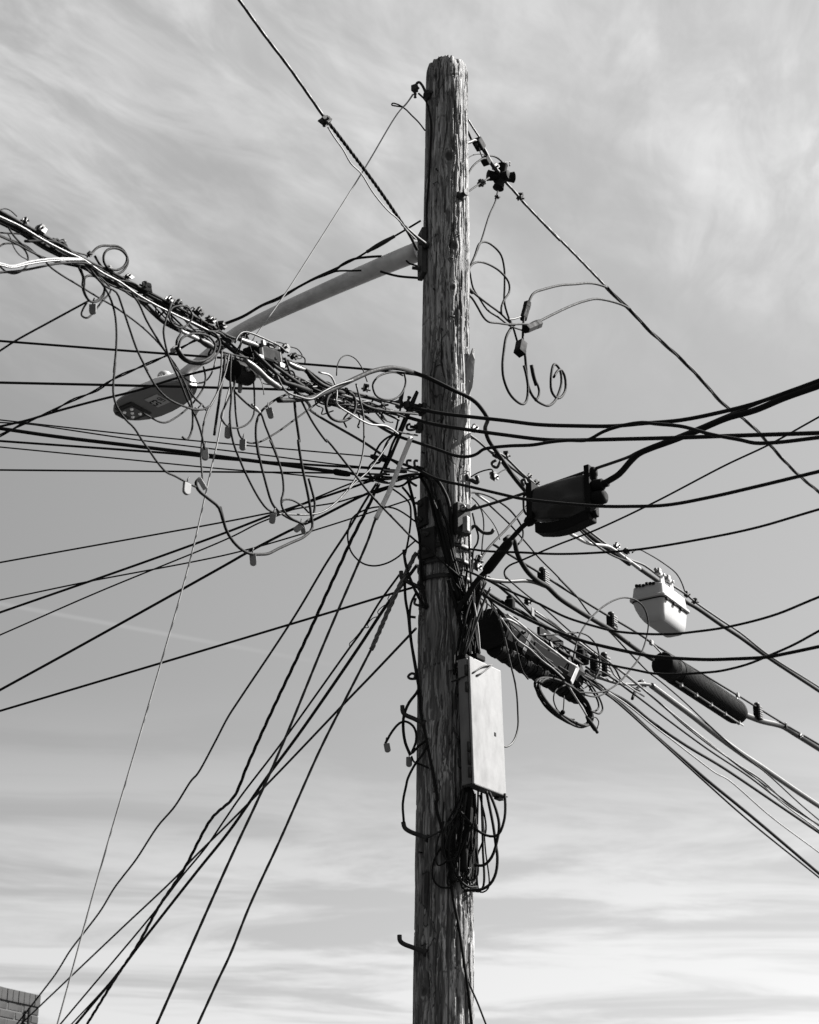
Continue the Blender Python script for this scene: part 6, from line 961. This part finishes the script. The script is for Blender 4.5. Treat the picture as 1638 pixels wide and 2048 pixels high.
C("slim_lead","cable leaving the slim closure downward toward the pole","leads of the slim closure","blk",0.0141,[(0.387,-0.260,5.290),(0.346,-0.231,5.254),(0.310,-0.206,5.207),(0.275,-0.180,5.153),(0.273,-0.179,5.161),(0.247,-0.161,5.101)])
C("bundle_cable","thick black cable curving from the slim closure to the ribbed closure","right cable bundle","blk",0.0145,[(0.530,0.455,5.774),(0.559,0.502,5.811),(0.587,0.547,5.806),(0.600,0.568,5.751),(0.627,0.612,5.706),(0.669,0.680,5.671),(0.734,0.785,5.657),(0.786,0.869,5.662),(0.864,0.997,5.642),(0.992,1.204,5.642),(1.125,1.419,5.651),(1.216,1.566,5.657),(1.404,1.870,5.644),(1.531,2.077,5.650)])
C("bundle_cable","pale conduit running level from the pole to the first spacer","right cable bundle","gry",0.0111,[(0.377,0.246,5.466),(0.451,0.366,5.498),(0.543,0.515,5.550),(0.662,0.708,5.630),(0.728,0.813,5.658),(0.777,0.893,5.671)])
C("messenger_strand","thin messenger carrying the ribbed spacers","right messengers","blk",0.0072,[(0.458,0.434,5.741),(0.558,0.597,5.747),(0.661,0.763,5.754),(0.743,0.895,5.760),(0.911,1.167,5.765),(1.215,1.659,5.784),(1.281,1.766,5.791),(1.475,2.081,5.806),(1.541,2.188,5.804),(1.893,2.757,5.826),(2.290,3.400,5.854),(2.509,3.754,5.866),(2.753,4.150,5.883),(3.128,4.757,5.916),(6.277,9.856,6.198)])
C("bundle_cable","heavy pale topped cable leaving the ribbed closure","right cable bundle","gry",0.0218,[(2.313,3.475,5.749),(2.417,3.644,5.774),(2.524,3.817,5.800),(2.649,4.019,5.844),(2.748,4.180,5.875),(2.889,4.409,5.885),(3.137,4.809,5.898),(6.288,9.912,6.066)])
C("arch_lead","dark drooping cable behind the slim closure","leads of the slim closure","blk",0.0069,[(0.687,0.691,6.106),(0.649,0.629,6.034),(0.589,0.531,5.927),(0.530,0.436,5.822),(0.473,0.344,5.726),(0.417,0.254,5.626),(0.369,0.176,5.525),(0.329,0.111,5.452)])
C("jumper_cable","black loop at the left end of the bag closure","","blk",0.0064,[(0.618,-0.425,5.655),(0.586,-0.403,5.652),(0.583,-0.400,5.614),(0.586,-0.402,5.567),(0.598,-0.411,5.544),(0.615,-0.423,5.558),(0.627,-0.432,5.574)])
C("run_wire","thin wire hooked below the slim closure running to the right","runs over the black closure","blk",0.0048,[(0.518,0.303,5.500),(0.533,0.327,5.491),(0.647,0.512,5.467),(0.742,0.665,5.458),(0.887,0.900,5.424),(1.055,1.173,5.391),(1.187,1.386,5.380),(1.323,1.606,5.360),(1.548,1.971,5.327),(1.703,2.222,5.285),(1.919,2.572,5.252),(2.148,2.943,5.238),(2.364,3.292,5.215),(5.512,8.389,4.882)])
C("run_wire","dark thick wire lying on top of the black closure","runs over the black closure","blk",0.0100,[(0.321,0.251,5.431),(0.410,0.393,5.443),(0.507,0.552,5.445),(0.585,0.677,5.455),(0.696,0.857,5.462),(0.810,1.043,5.469),(0.954,1.276,5.476),(1.050,1.431,5.477),(1.176,1.634,5.468)])
C("run_wire","second dark wire lying along the black closure top","runs over the black closure","blk",0.0072,[(0.437,0.515,5.575),(0.552,0.700,5.549),(0.670,0.892,5.530),(0.801,1.104,5.532),(0.920,1.296,5.532),(1.042,1.494,5.524)])
C("run_wire","pale bare wire across the face of the black closure","runs over the black closure","wht",0.0068,[(0.473,0.078,5.161),(0.526,0.163,5.189),(0.568,0.232,5.194),(0.643,0.353,5.190),(0.697,0.441,5.172),(0.753,0.531,5.168),(0.809,0.622,5.169),(0.866,0.714,5.159),(0.936,0.828,5.161)])
C("run_wire","second pale wire across the face of the black closure","runs over the black closure","wht",0.0054,[(0.514,0.105,5.197),(0.566,0.190,5.194),(0.619,0.276,5.184),(0.673,0.363,5.170),(0.739,0.470,5.161),(0.806,0.578,5.153)])
C("run_wire","thin pale wire slanting down the black closure face","runs over the black closure","wht",0.0040,[(0.473,0.058,5.169),(0.508,0.116,5.140),(0.565,0.207,5.097),(0.639,0.328,5.089),(0.715,0.450,5.065),(0.781,0.558,5.056),(0.849,0.667,5.035)])
C("run_wire","another thin pale wire slanting down the black closure face","runs over the black closure","gry",0.0040,[(0.510,0.137,5.174),(0.557,0.214,5.166),(0.620,0.316,5.142),(0.696,0.438,5.113),(0.761,0.545,5.088),(0.840,0.672,5.069)])
C("run_wire","thin wire bending behind the white bracket","runs over the black closure","blk",0.0041,[(0.642,0.351,5.128),(0.712,0.464,5.096),(0.761,0.543,5.061),(0.812,0.626,5.080)])
C("run_wire","thin dark wire above the black closure with a small clamp","runs over the black closure","blk",0.0049,[(0.475,0.423,5.512),(0.546,0.538,5.520),(0.595,0.618,5.502),(0.673,0.743,5.463),(0.717,0.816,5.436),(0.775,0.909,5.415),(0.844,1.021,5.390),(0.915,1.136,5.359),(0.974,1.232,5.320)])
C("run_wire","dark wire from the pole to the small clamp above the black closure","runs over the black closure","blk",0.0056,[(0.424,0.379,5.505),(0.522,0.538,5.508),(0.599,0.663,5.495),(0.670,0.777,5.470),(0.733,0.879,5.447)])
C("run_wire","bright wire from the pale plate over the black closure","runs over the black closure","wht",0.0051,[(0.695,0.628,5.419),(0.804,0.804,5.415),(0.904,0.965,5.409),(0.994,1.112,5.401),(1.074,1.241,5.391),(1.175,1.404,5.387),(1.211,1.463,5.340),(1.354,1.695,5.319),(1.433,1.823,5.319)])
C("run_wire","thin wire beside the bright plate wire","runs over the black closure","blk",0.0058,[(0.693,0.662,5.435),(0.796,0.829,5.435),(0.896,0.991,5.429),(1.017,1.187,5.417),(1.104,1.327,5.405),(1.230,1.532,5.397),(1.273,1.602,5.346),(1.411,1.824,5.354)])
C("bundle_cable","lowest thick black cable fanning to the lower right edge","lower right cable fan","blk",0.0109,[(0.965,1.065,5.204),(1.051,1.204,5.213),(1.137,1.344,5.190),(1.250,1.526,5.178),(1.490,1.915,5.110),(1.714,2.278,5.058),(1.907,2.589,5.013),(2.274,3.185,4.943),(2.931,4.248,4.800),(6.063,9.319,4.115)])
C("bundle_cable","second lowest cable of the lower right fan","lower right cable fan","blk",0.0062,[(0.978,1.047,5.183),(1.063,1.185,5.176),(1.141,1.311,5.168),(1.225,1.448,5.156),(1.464,1.834,5.093),(1.685,2.192,5.032),(1.864,2.482,4.982),(2.216,3.052,4.891),(2.914,4.183,4.756),(6.051,9.262,4.149)])
C("bundle_cable","middle black cable of the lower right fan","lower right cable fan","blk",0.0096,[(0.960,1.151,5.265),(1.054,1.304,5.264),(1.150,1.460,5.246),(1.314,1.724,5.252),(1.511,2.044,5.219),(1.773,2.469,5.203),(2.055,2.924,5.205),(2.245,3.232,5.197),(2.605,3.815,5.176),(3.003,4.460,5.153),(6.155,9.563,4.970)])
C("bundle_cable","thin pale cable just under the middle of the fan","lower right cable fan","wht",0.0048,[(1.116,1.348,5.218),(1.304,1.652,5.211),(1.500,1.969,5.178),(1.664,2.235,5.157),(1.813,2.475,5.134),(1.990,2.762,5.112),(2.106,2.950,5.117),(2.479,3.553,5.035),(2.964,4.340,4.975),(6.110,9.434,4.586)])
C("bundle_cable","upper thin cable of the lower right fan","lower right cable fan","blk",0.0064,[(1.028,1.243,5.306),(1.116,1.385,5.308),(1.126,1.401,5.331),(1.364,1.787,5.324),(1.617,2.196,5.294),(1.941,2.721,5.262),(2.294,3.293,5.248),(2.604,3.795,5.214),(3.005,4.443,5.205),(6.157,9.547,5.131)])
C("bundle_cable","heavy bright topped cable leading the lower right fan","lower right cable fan","alu",0.0189,[(1.527,2.166,5.506),(1.648,2.360,5.494),(1.866,2.713,5.474),(2.095,3.084,5.445),(2.275,3.376,5.431),(2.464,3.681,5.426),(2.660,4.000,5.418),(2.860,4.322,5.409),(3.063,4.651,5.405),(6.215,9.756,5.342)])
C("bundle_cable","thin bright wire along the heaviest fan cable","lower right cable fan","wht",0.0051,[(1.448,1.923,5.396),(1.727,2.374,5.347),(2.059,2.912,5.297),(2.296,3.296,5.267),(2.395,3.456,5.262),(2.603,3.794,5.207),(2.999,4.435,5.165),(6.148,9.532,4.837)])
C("bundle_cable","bare strand riding above the heaviest fan cable","lower right cable fan","alu",0.0066,[(1.135,1.455,5.447),(1.326,1.764,5.436),(1.425,1.923,5.417),(1.525,2.086,5.398),(1.734,2.423,5.358),(1.954,2.781,5.335),(2.186,3.155,5.301),(2.433,3.555,5.295),(2.667,3.935,5.245),(3.017,4.502,5.220),(6.168,9.603,4.995)])
C("bundle_cable","grey lead from the ribbed spacers to the tailed clamp","lower right cable fan","gry",0.0106,[(1.034,1.309,5.305),(1.086,1.394,5.303),(1.158,1.511,5.323),(1.251,1.661,5.350),(1.347,1.816,5.395),(1.436,1.960,5.447),(1.506,2.074,5.479)])
C("hoop_wire","large thin wire hoop between the spacer and the terminal box","slack wire loops","blk",0.0052,[(0.919,0.895,5.206),(0.945,0.936,5.321),(0.983,0.998,5.429),(1.039,1.089,5.534),(1.123,1.225,5.659),(1.228,1.396,5.782),(1.315,1.537,5.854),(1.403,1.678,5.888),(1.459,1.770,5.869),(1.481,1.805,5.797),(1.460,1.770,5.683),(1.400,1.674,5.523),(1.317,1.540,5.386),(1.238,1.411,5.269),(1.153,1.273,5.174),(1.080,1.156,5.119),(0.993,1.014,5.072),(0.950,0.945,5.048)])
C("hoop_wire","smaller wire arc over the end of the black closure","slack wire loops","blk",0.0050,[(0.712,0.617,5.271),(0.852,0.843,5.360),(0.928,0.967,5.414),(0.989,1.065,5.450),(1.050,1.164,5.459),(1.100,1.246,5.426),(1.112,1.264,5.345),(1.100,1.244,5.274),(1.073,1.202,5.217)])
C("drop_loop","long pale loop hanging beside the cabinet door","slack wire loops","gry",0.0052,[(0.408,0.049,5.292),(0.450,0.117,5.231),(0.485,0.174,5.166),(0.512,0.218,5.067),(0.532,0.250,4.978),(0.553,0.283,4.904),(0.566,0.304,4.825),(0.570,0.311,4.722),(0.569,0.308,4.650),(0.552,0.282,4.579),(0.529,0.245,4.533),(0.500,0.197,4.503),(0.480,0.165,4.495)])
C("drop_loop","dark wire curving under the black closure end","slack wire loops","blk",0.0046,[(0.483,0.093,5.208),(0.533,0.174,5.159),(0.553,0.207,5.085),(0.567,0.229,5.042),(0.584,0.257,4.980),(0.601,0.285,4.940),(0.630,0.333,4.917)])
C("coil_wire","fine wire dangling inside the hanging coil","","blk",0.0042,[(0.877,0.923,5.086),(0.810,0.813,5.011),(0.798,0.794,4.953),(0.818,0.827,4.911),(0.854,0.885,4.901),(0.887,0.938,4.895),(0.928,1.005,4.909)])
C("coil_wire","short plumb wire with a round weight inside the hanging coil","","blk",0.0035,[(0.863,0.861,5.001),(0.859,0.855,4.951),(0.853,0.845,4.902)])
C("plug_lead","thin lead from the closure end to the hanging plug","","wht",0.0056,[(0.894,0.874,5.055),(0.934,0.938,5.016),(0.974,1.003,4.977),(1.002,1.048,4.946)])
C("plug_lead","thin ring of wire beside the hanging plug","","blk",0.0036,[(1.027,1.089,4.944),(1.066,1.153,4.968),(1.083,1.179,4.950),(1.068,1.155,4.900)])
C("wire_loop","narrow loop right of the hanging coil","slack wire loops","blk",0.0058,[(1.007,1.133,5.189),(1.057,1.213,5.146),(1.090,1.266,5.110),(1.097,1.278,5.074),(1.078,1.247,5.041),(1.051,1.204,5.019)])
C("wire_loop","widest narrow loop right of the hanging coil","slack wire loops","blk",0.0057,[(1.026,1.107,5.172),(1.076,1.187,5.130),(1.109,1.240,5.085),(1.116,1.251,5.050),(1.092,1.213,5.011),(1.061,1.164,5.002),(1.027,1.108,4.996)])
C("wire_loop","flat loop across the top of the hanging coil","slack wire loops","blk",0.0050,[(0.952,0.968,5.060),(1.003,1.050,5.068),(1.064,1.148,5.092),(1.118,1.235,5.134),(1.144,1.278,5.168),(1.120,1.240,5.187),(1.059,1.141,5.184)])
C("clamp_lead","dark bent tail hanging from the pale clamp","","blk",0.0093,[(1.447,1.997,5.451),(1.404,1.927,5.406),(1.381,1.891,5.359),(1.364,1.862,5.315)])
C("cabinet_feed","heavy cable bending from the slim closure into the cabinet top","cables feeding the cabinet","blk",0.0090,[(0.376,-0.100,5.297),(0.342,-0.100,5.233),(0.308,-0.100,5.134),(0.280,-0.100,5.042),(0.260,-0.100,4.965)])
C("cabinet_feed","pale cable slanting down into the cabinet back","cables feeding the cabinet","gry",0.0063,[(0.415,-0.220,5.219),(0.390,-0.220,5.171),(0.349,-0.220,5.060),(0.308,-0.220,4.942),(0.276,-0.220,4.853)])
C("cabinet_feed","straight dark cable entering the cabinet top","cables feeding the cabinet","blk",0.0064,[(0.328,-0.150,5.270),(0.333,-0.150,5.157),(0.341,-0.150,5.030),(0.345,-0.150,4.892)])
C("cabinet_feed","wiry cable bowing left above the cabinet","cables feeding the cabinet","blk",0.0051,[(0.367,-0.170,5.276),(0.348,-0.170,5.149),(0.334,-0.170,5.051),(0.339,-0.170,4.953),(0.353,-0.170,4.878)])
C("cabinet_feed","pale wire beside the straight cabinet cable","cables feeding the cabinet","wht",0.0044,[(0.319,-0.200,5.207),(0.337,-0.200,5.095),(0.351,-0.200,4.970),(0.356,-0.200,4.870)])
C("cabinet_feed","dark wire dropping from the strap to the cabinet","cables feeding the cabinet","blk",0.0051,[(0.310,-0.140,5.410),(0.318,-0.140,5.281),(0.330,-0.140,5.146),(0.335,-0.140,5.020),(0.329,-0.140,4.892)])
C("cabinet_feed","dark wire crossing the other cabinet cables","cables feeding the cabinet","blk",0.0051,[(0.386,-0.190,5.275),(0.365,-0.190,5.190),(0.337,-0.190,5.099),(0.316,-0.190,5.008),(0.302,-0.190,4.918),(0.302,-0.190,4.870)])
C("cabinet_feed","wire hanging from the bracket to the cabinet cables","cables feeding the cabinet","blk",0.0052,[(0.311,-0.120,5.633),(0.311,-0.120,5.541),(0.313,-0.120,5.442),(0.316,-0.120,5.344),(0.328,-0.120,5.225),(0.320,-0.120,5.126)])
C("cabinet_feed","curved wire hanging from the bracket bolts","cables feeding the cabinet","blk",0.0052,[(0.332,-0.100,5.689),(0.346,-0.100,5.616),(0.360,-0.100,5.563),(0.354,-0.100,5.516),(0.335,-0.100,5.483),(0.328,-0.100,5.418),(0.318,-0.100,5.340)])
C("fan_wire","first short wire fanning from the pole to the black closure end","short wires at the closure end","blk",0.0052,[(0.331,-0.050,5.310),(0.377,-0.050,5.253),(0.403,-0.050,5.195),(0.389,-0.050,5.146)])
C("fan_wire","second short wire fanning from the pole to the black closure end","short wires at the closure end","blk",0.0052,[(0.346,-0.020,5.329),(0.398,-0.020,5.257),(0.431,-0.020,5.193),(0.410,-0.020,5.136)])
C("fan_wire","third short wire fanning from the pole to the black closure end","short wires at the closure end","blk",0.0065,[(0.337,-0.080,5.269),(0.362,-0.080,5.212),(0.375,-0.080,5.155),(0.367,-0.080,5.099)])
C("fan_wire","fourth short pale wire fanning from the pole to the closure","short wires at the closure end","wht",0.0039,[(0.329,-0.100,5.247),(0.381,-0.100,5.197),(0.433,-0.100,5.148),(0.472,-0.100,5.091)])
C("fan_wire","fifth short wire fanning from the pole to the closure","short wires at the closure end","blk",0.0045,[(0.349,-0.100,5.261),(0.395,-0.100,5.219),(0.434,-0.100,5.176),(0.486,-0.100,5.119)])
C("cabinet_lead","thick outer loop below the cabinet reaching back to the pole","tangle below the cabinet","blk",0.0067,[(0.466,-0.200,4.144),(0.467,-0.200,4.061),(0.458,-0.200,4.001),(0.431,-0.200,3.941),(0.392,-0.200,3.931),(0.328,-0.200,3.961),(0.264,-0.200,4.034),(0.238,-0.200,4.067)])
C("cabinet_lead","broad loop bulging right below the cabinet","tangle below the cabinet","blk",0.0073,[(0.391,-0.170,4.159),(0.422,-0.170,4.075),(0.437,-0.170,3.995),(0.425,-0.170,3.916),(0.398,-0.170,3.837),(0.359,-0.170,3.797),(0.313,-0.170,3.797)])
C("cabinet_lead","long loop sweeping under the whole tangle","tangle below the cabinet","blk",0.0073,[(0.378,-0.160,4.166),(0.408,-0.160,3.998),(0.419,-0.160,3.905),(0.426,-0.160,3.839),(0.417,-0.160,3.761),(0.390,-0.160,3.709),(0.351,-0.160,3.683),(0.306,-0.160,3.679),(0.260,-0.160,3.673)])
C("cabinet_lead","loop hugging the pole side of the tangle","tangle below the cabinet","blk",0.0060,[(0.224,-0.196,3.988),(0.198,-0.201,3.934),(0.190,-0.202,3.855),(0.209,-0.200,3.777),(0.247,-0.188,3.715),(0.286,-0.167,3.691),(0.326,-0.130,3.701)])
C("pole_riser","dark riser slanting from the upper bracket plate to the strap","risers down the pole","blk",0.0091,[(0.123,-0.152,5.742),(0.146,-0.161,5.668),(0.165,-0.165,5.580),(0.195,-0.167,5.408),(0.229,-0.163,5.268),(0.253,-0.154,5.180)])
C("pole_riser","second dark riser slanting across the pole to the strap","risers down the pole","blk",0.0078,[(0.133,-0.151,5.743),(0.151,-0.157,5.670),(0.168,-0.161,5.584),(0.180,-0.162,5.487),(0.205,-0.162,5.391),(0.244,-0.152,5.289)])
C("pole_riser","third dark riser slanting across the pole to the strap","risers down the pole","blk",0.0078,[(0.156,-0.168,5.735),(0.169,-0.170,5.672),(0.196,-0.172,5.599),(0.208,-0.171,5.538),(0.223,-0.169,5.440),(0.245,-0.163,5.350),(0.269,-0.152,5.245)])
C("pole_riser","short dark riser between the slanting pole risers","risers down the pole","blk",0.0052,[(0.181,-0.177,5.575),(0.200,-0.177,5.494),(0.217,-0.175,5.413),(0.242,-0.169,5.320),(0.264,-0.160,5.229)])
C("pole_riser","thin riser beside the left bracket plates","risers down the pole","blk",0.0053,[(0.011,-0.000,5.828),(0.036,-0.027,5.699),(0.049,-0.070,5.596),(0.056,-0.085,5.506),(0.066,-0.101,5.416),(0.076,-0.113,5.302)])
C("pole_riser","dark riser below the strap running behind the cabinet","risers down the pole","blk",0.0090,[(0.199,-0.158,5.284),(0.230,-0.152,5.171),(0.260,-0.139,5.056),(0.291,-0.117,4.958),(0.296,-0.111,4.881)])
C("pole_riser","thin pale riser on the pole face beside the cabinet","risers down the pole","gry",0.0045,[(0.202,-0.152,5.232),(0.207,-0.152,5.131),(0.216,-0.151,5.025),(0.227,-0.148,4.920),(0.226,-0.148,4.815)])
C("pole_riser","dark riser below the strap left of the cabinet risers","risers down the pole","blk",0.0064,[(0.230,-0.143,5.235),(0.248,-0.136,5.137),(0.263,-0.128,5.033),(0.246,-0.137,4.924),(0.233,-0.143,4.817),(0.226,-0.145,4.777)])

# ---------------------------------------------------------------- brick building beyond
bd = thing('brick_building', 'low brick building corner with a brick coping at lower left', 'building')
BC = V((-3.424, 8.70, 4.71)); fd = -SD; fn = SN; ed = -SN       # fd: along the front towards the left, ed: along the end wall
def bpt(a, o, h): return BC + fd * a + fn * o + Z * h
def slab(name, m, a0, a1, o0, o1, h0, h1, uv=False):
    b = MB(); b.box(bpt((a0 + a1) / 2, (o0 + o1) / 2, (h0 + h1) / 2), (abs(a1 - a0), abs(o1 - o0), abs(h1 - h0)), (fd, fn, Z)); o = b.build(name, m, bd)
    if uv:
        me = o.data; u = me.uv_layers.new(name='UVMap')
        for p in me.polygons:
            for li in p.loop_indices:
                v = me.vertices[me.loops[li].vertex_index].co - BC
                u.data[li].uv = (v.dot(fd) if abs(p.normal.dot(fn)) > .5 else v.dot(fn), v.z)
    return o
slab('wall', 'brickwork', .0, 9.0, -.0, -8.0, -BC.z, -1.062, True)
slab('mortar_core', 'mortar', .003, 9.0, -.004, -7.9, -1.062, -.02)
def brick_mesh(l, d, h):
    b = MB(); b.box((0, 0, 0), (l, d, h)); o = b.build('brick', 'brick'); me = o.data; bpy.data.objects.remove(o); return me
full, half, cop = brick_mesh(.192, .06, .058), brick_mesh(.088, .06, .058), brick_mesh(.066, .075, .105)
rot = Matrix((fd, fn, Z)).transposed().to_4x4()
def put(me, name, m, a, o_, h, end=False):
    ob = link(name, me, m, bd); ob.matrix_world = Matrix.Translation(bpt(a, o_, h)) @ (rot if not end else Matrix((fn, -fd, Z)).transposed().to_4x4()) @ Matrix.Rotation(rnd.uniform(-.006, .006), 4, 'Z'); return ob
for c_ in range(12):
    h = -.115 - .075 * c_ - .037
    st = 0.0
    if c_ % 2: put(half, 'brick', 'brick', .0475, -.03 + rnd.uniform(-.002, .003), h); st = .105
    for k in range(11): put(full, 'brick', 'brick', st + .1 + .21 * k, -.03 + rnd.uniform(-.002, .003), h)
for k in range(30): put(cop, 'coping_brick', 'coping', .034 + .074 * k, -.028 + rnd.uniform(-.002, .004), -.055 + rnd.uniform(-.003, .003))
b = MB(); b.tube([bpt(.16, .03, -.14), bpt(.16, .03, -BC.z + .1)], .014, 8); b.build('conduit', 'plastic', bd)
b = MB()
for k in range(4): b.box(bpt(.16, .02, -.3 - 1.1 * k), (.06, .04, .02), (fd, fn, Z))
b.build('conduit_clip', 'steel', bd)
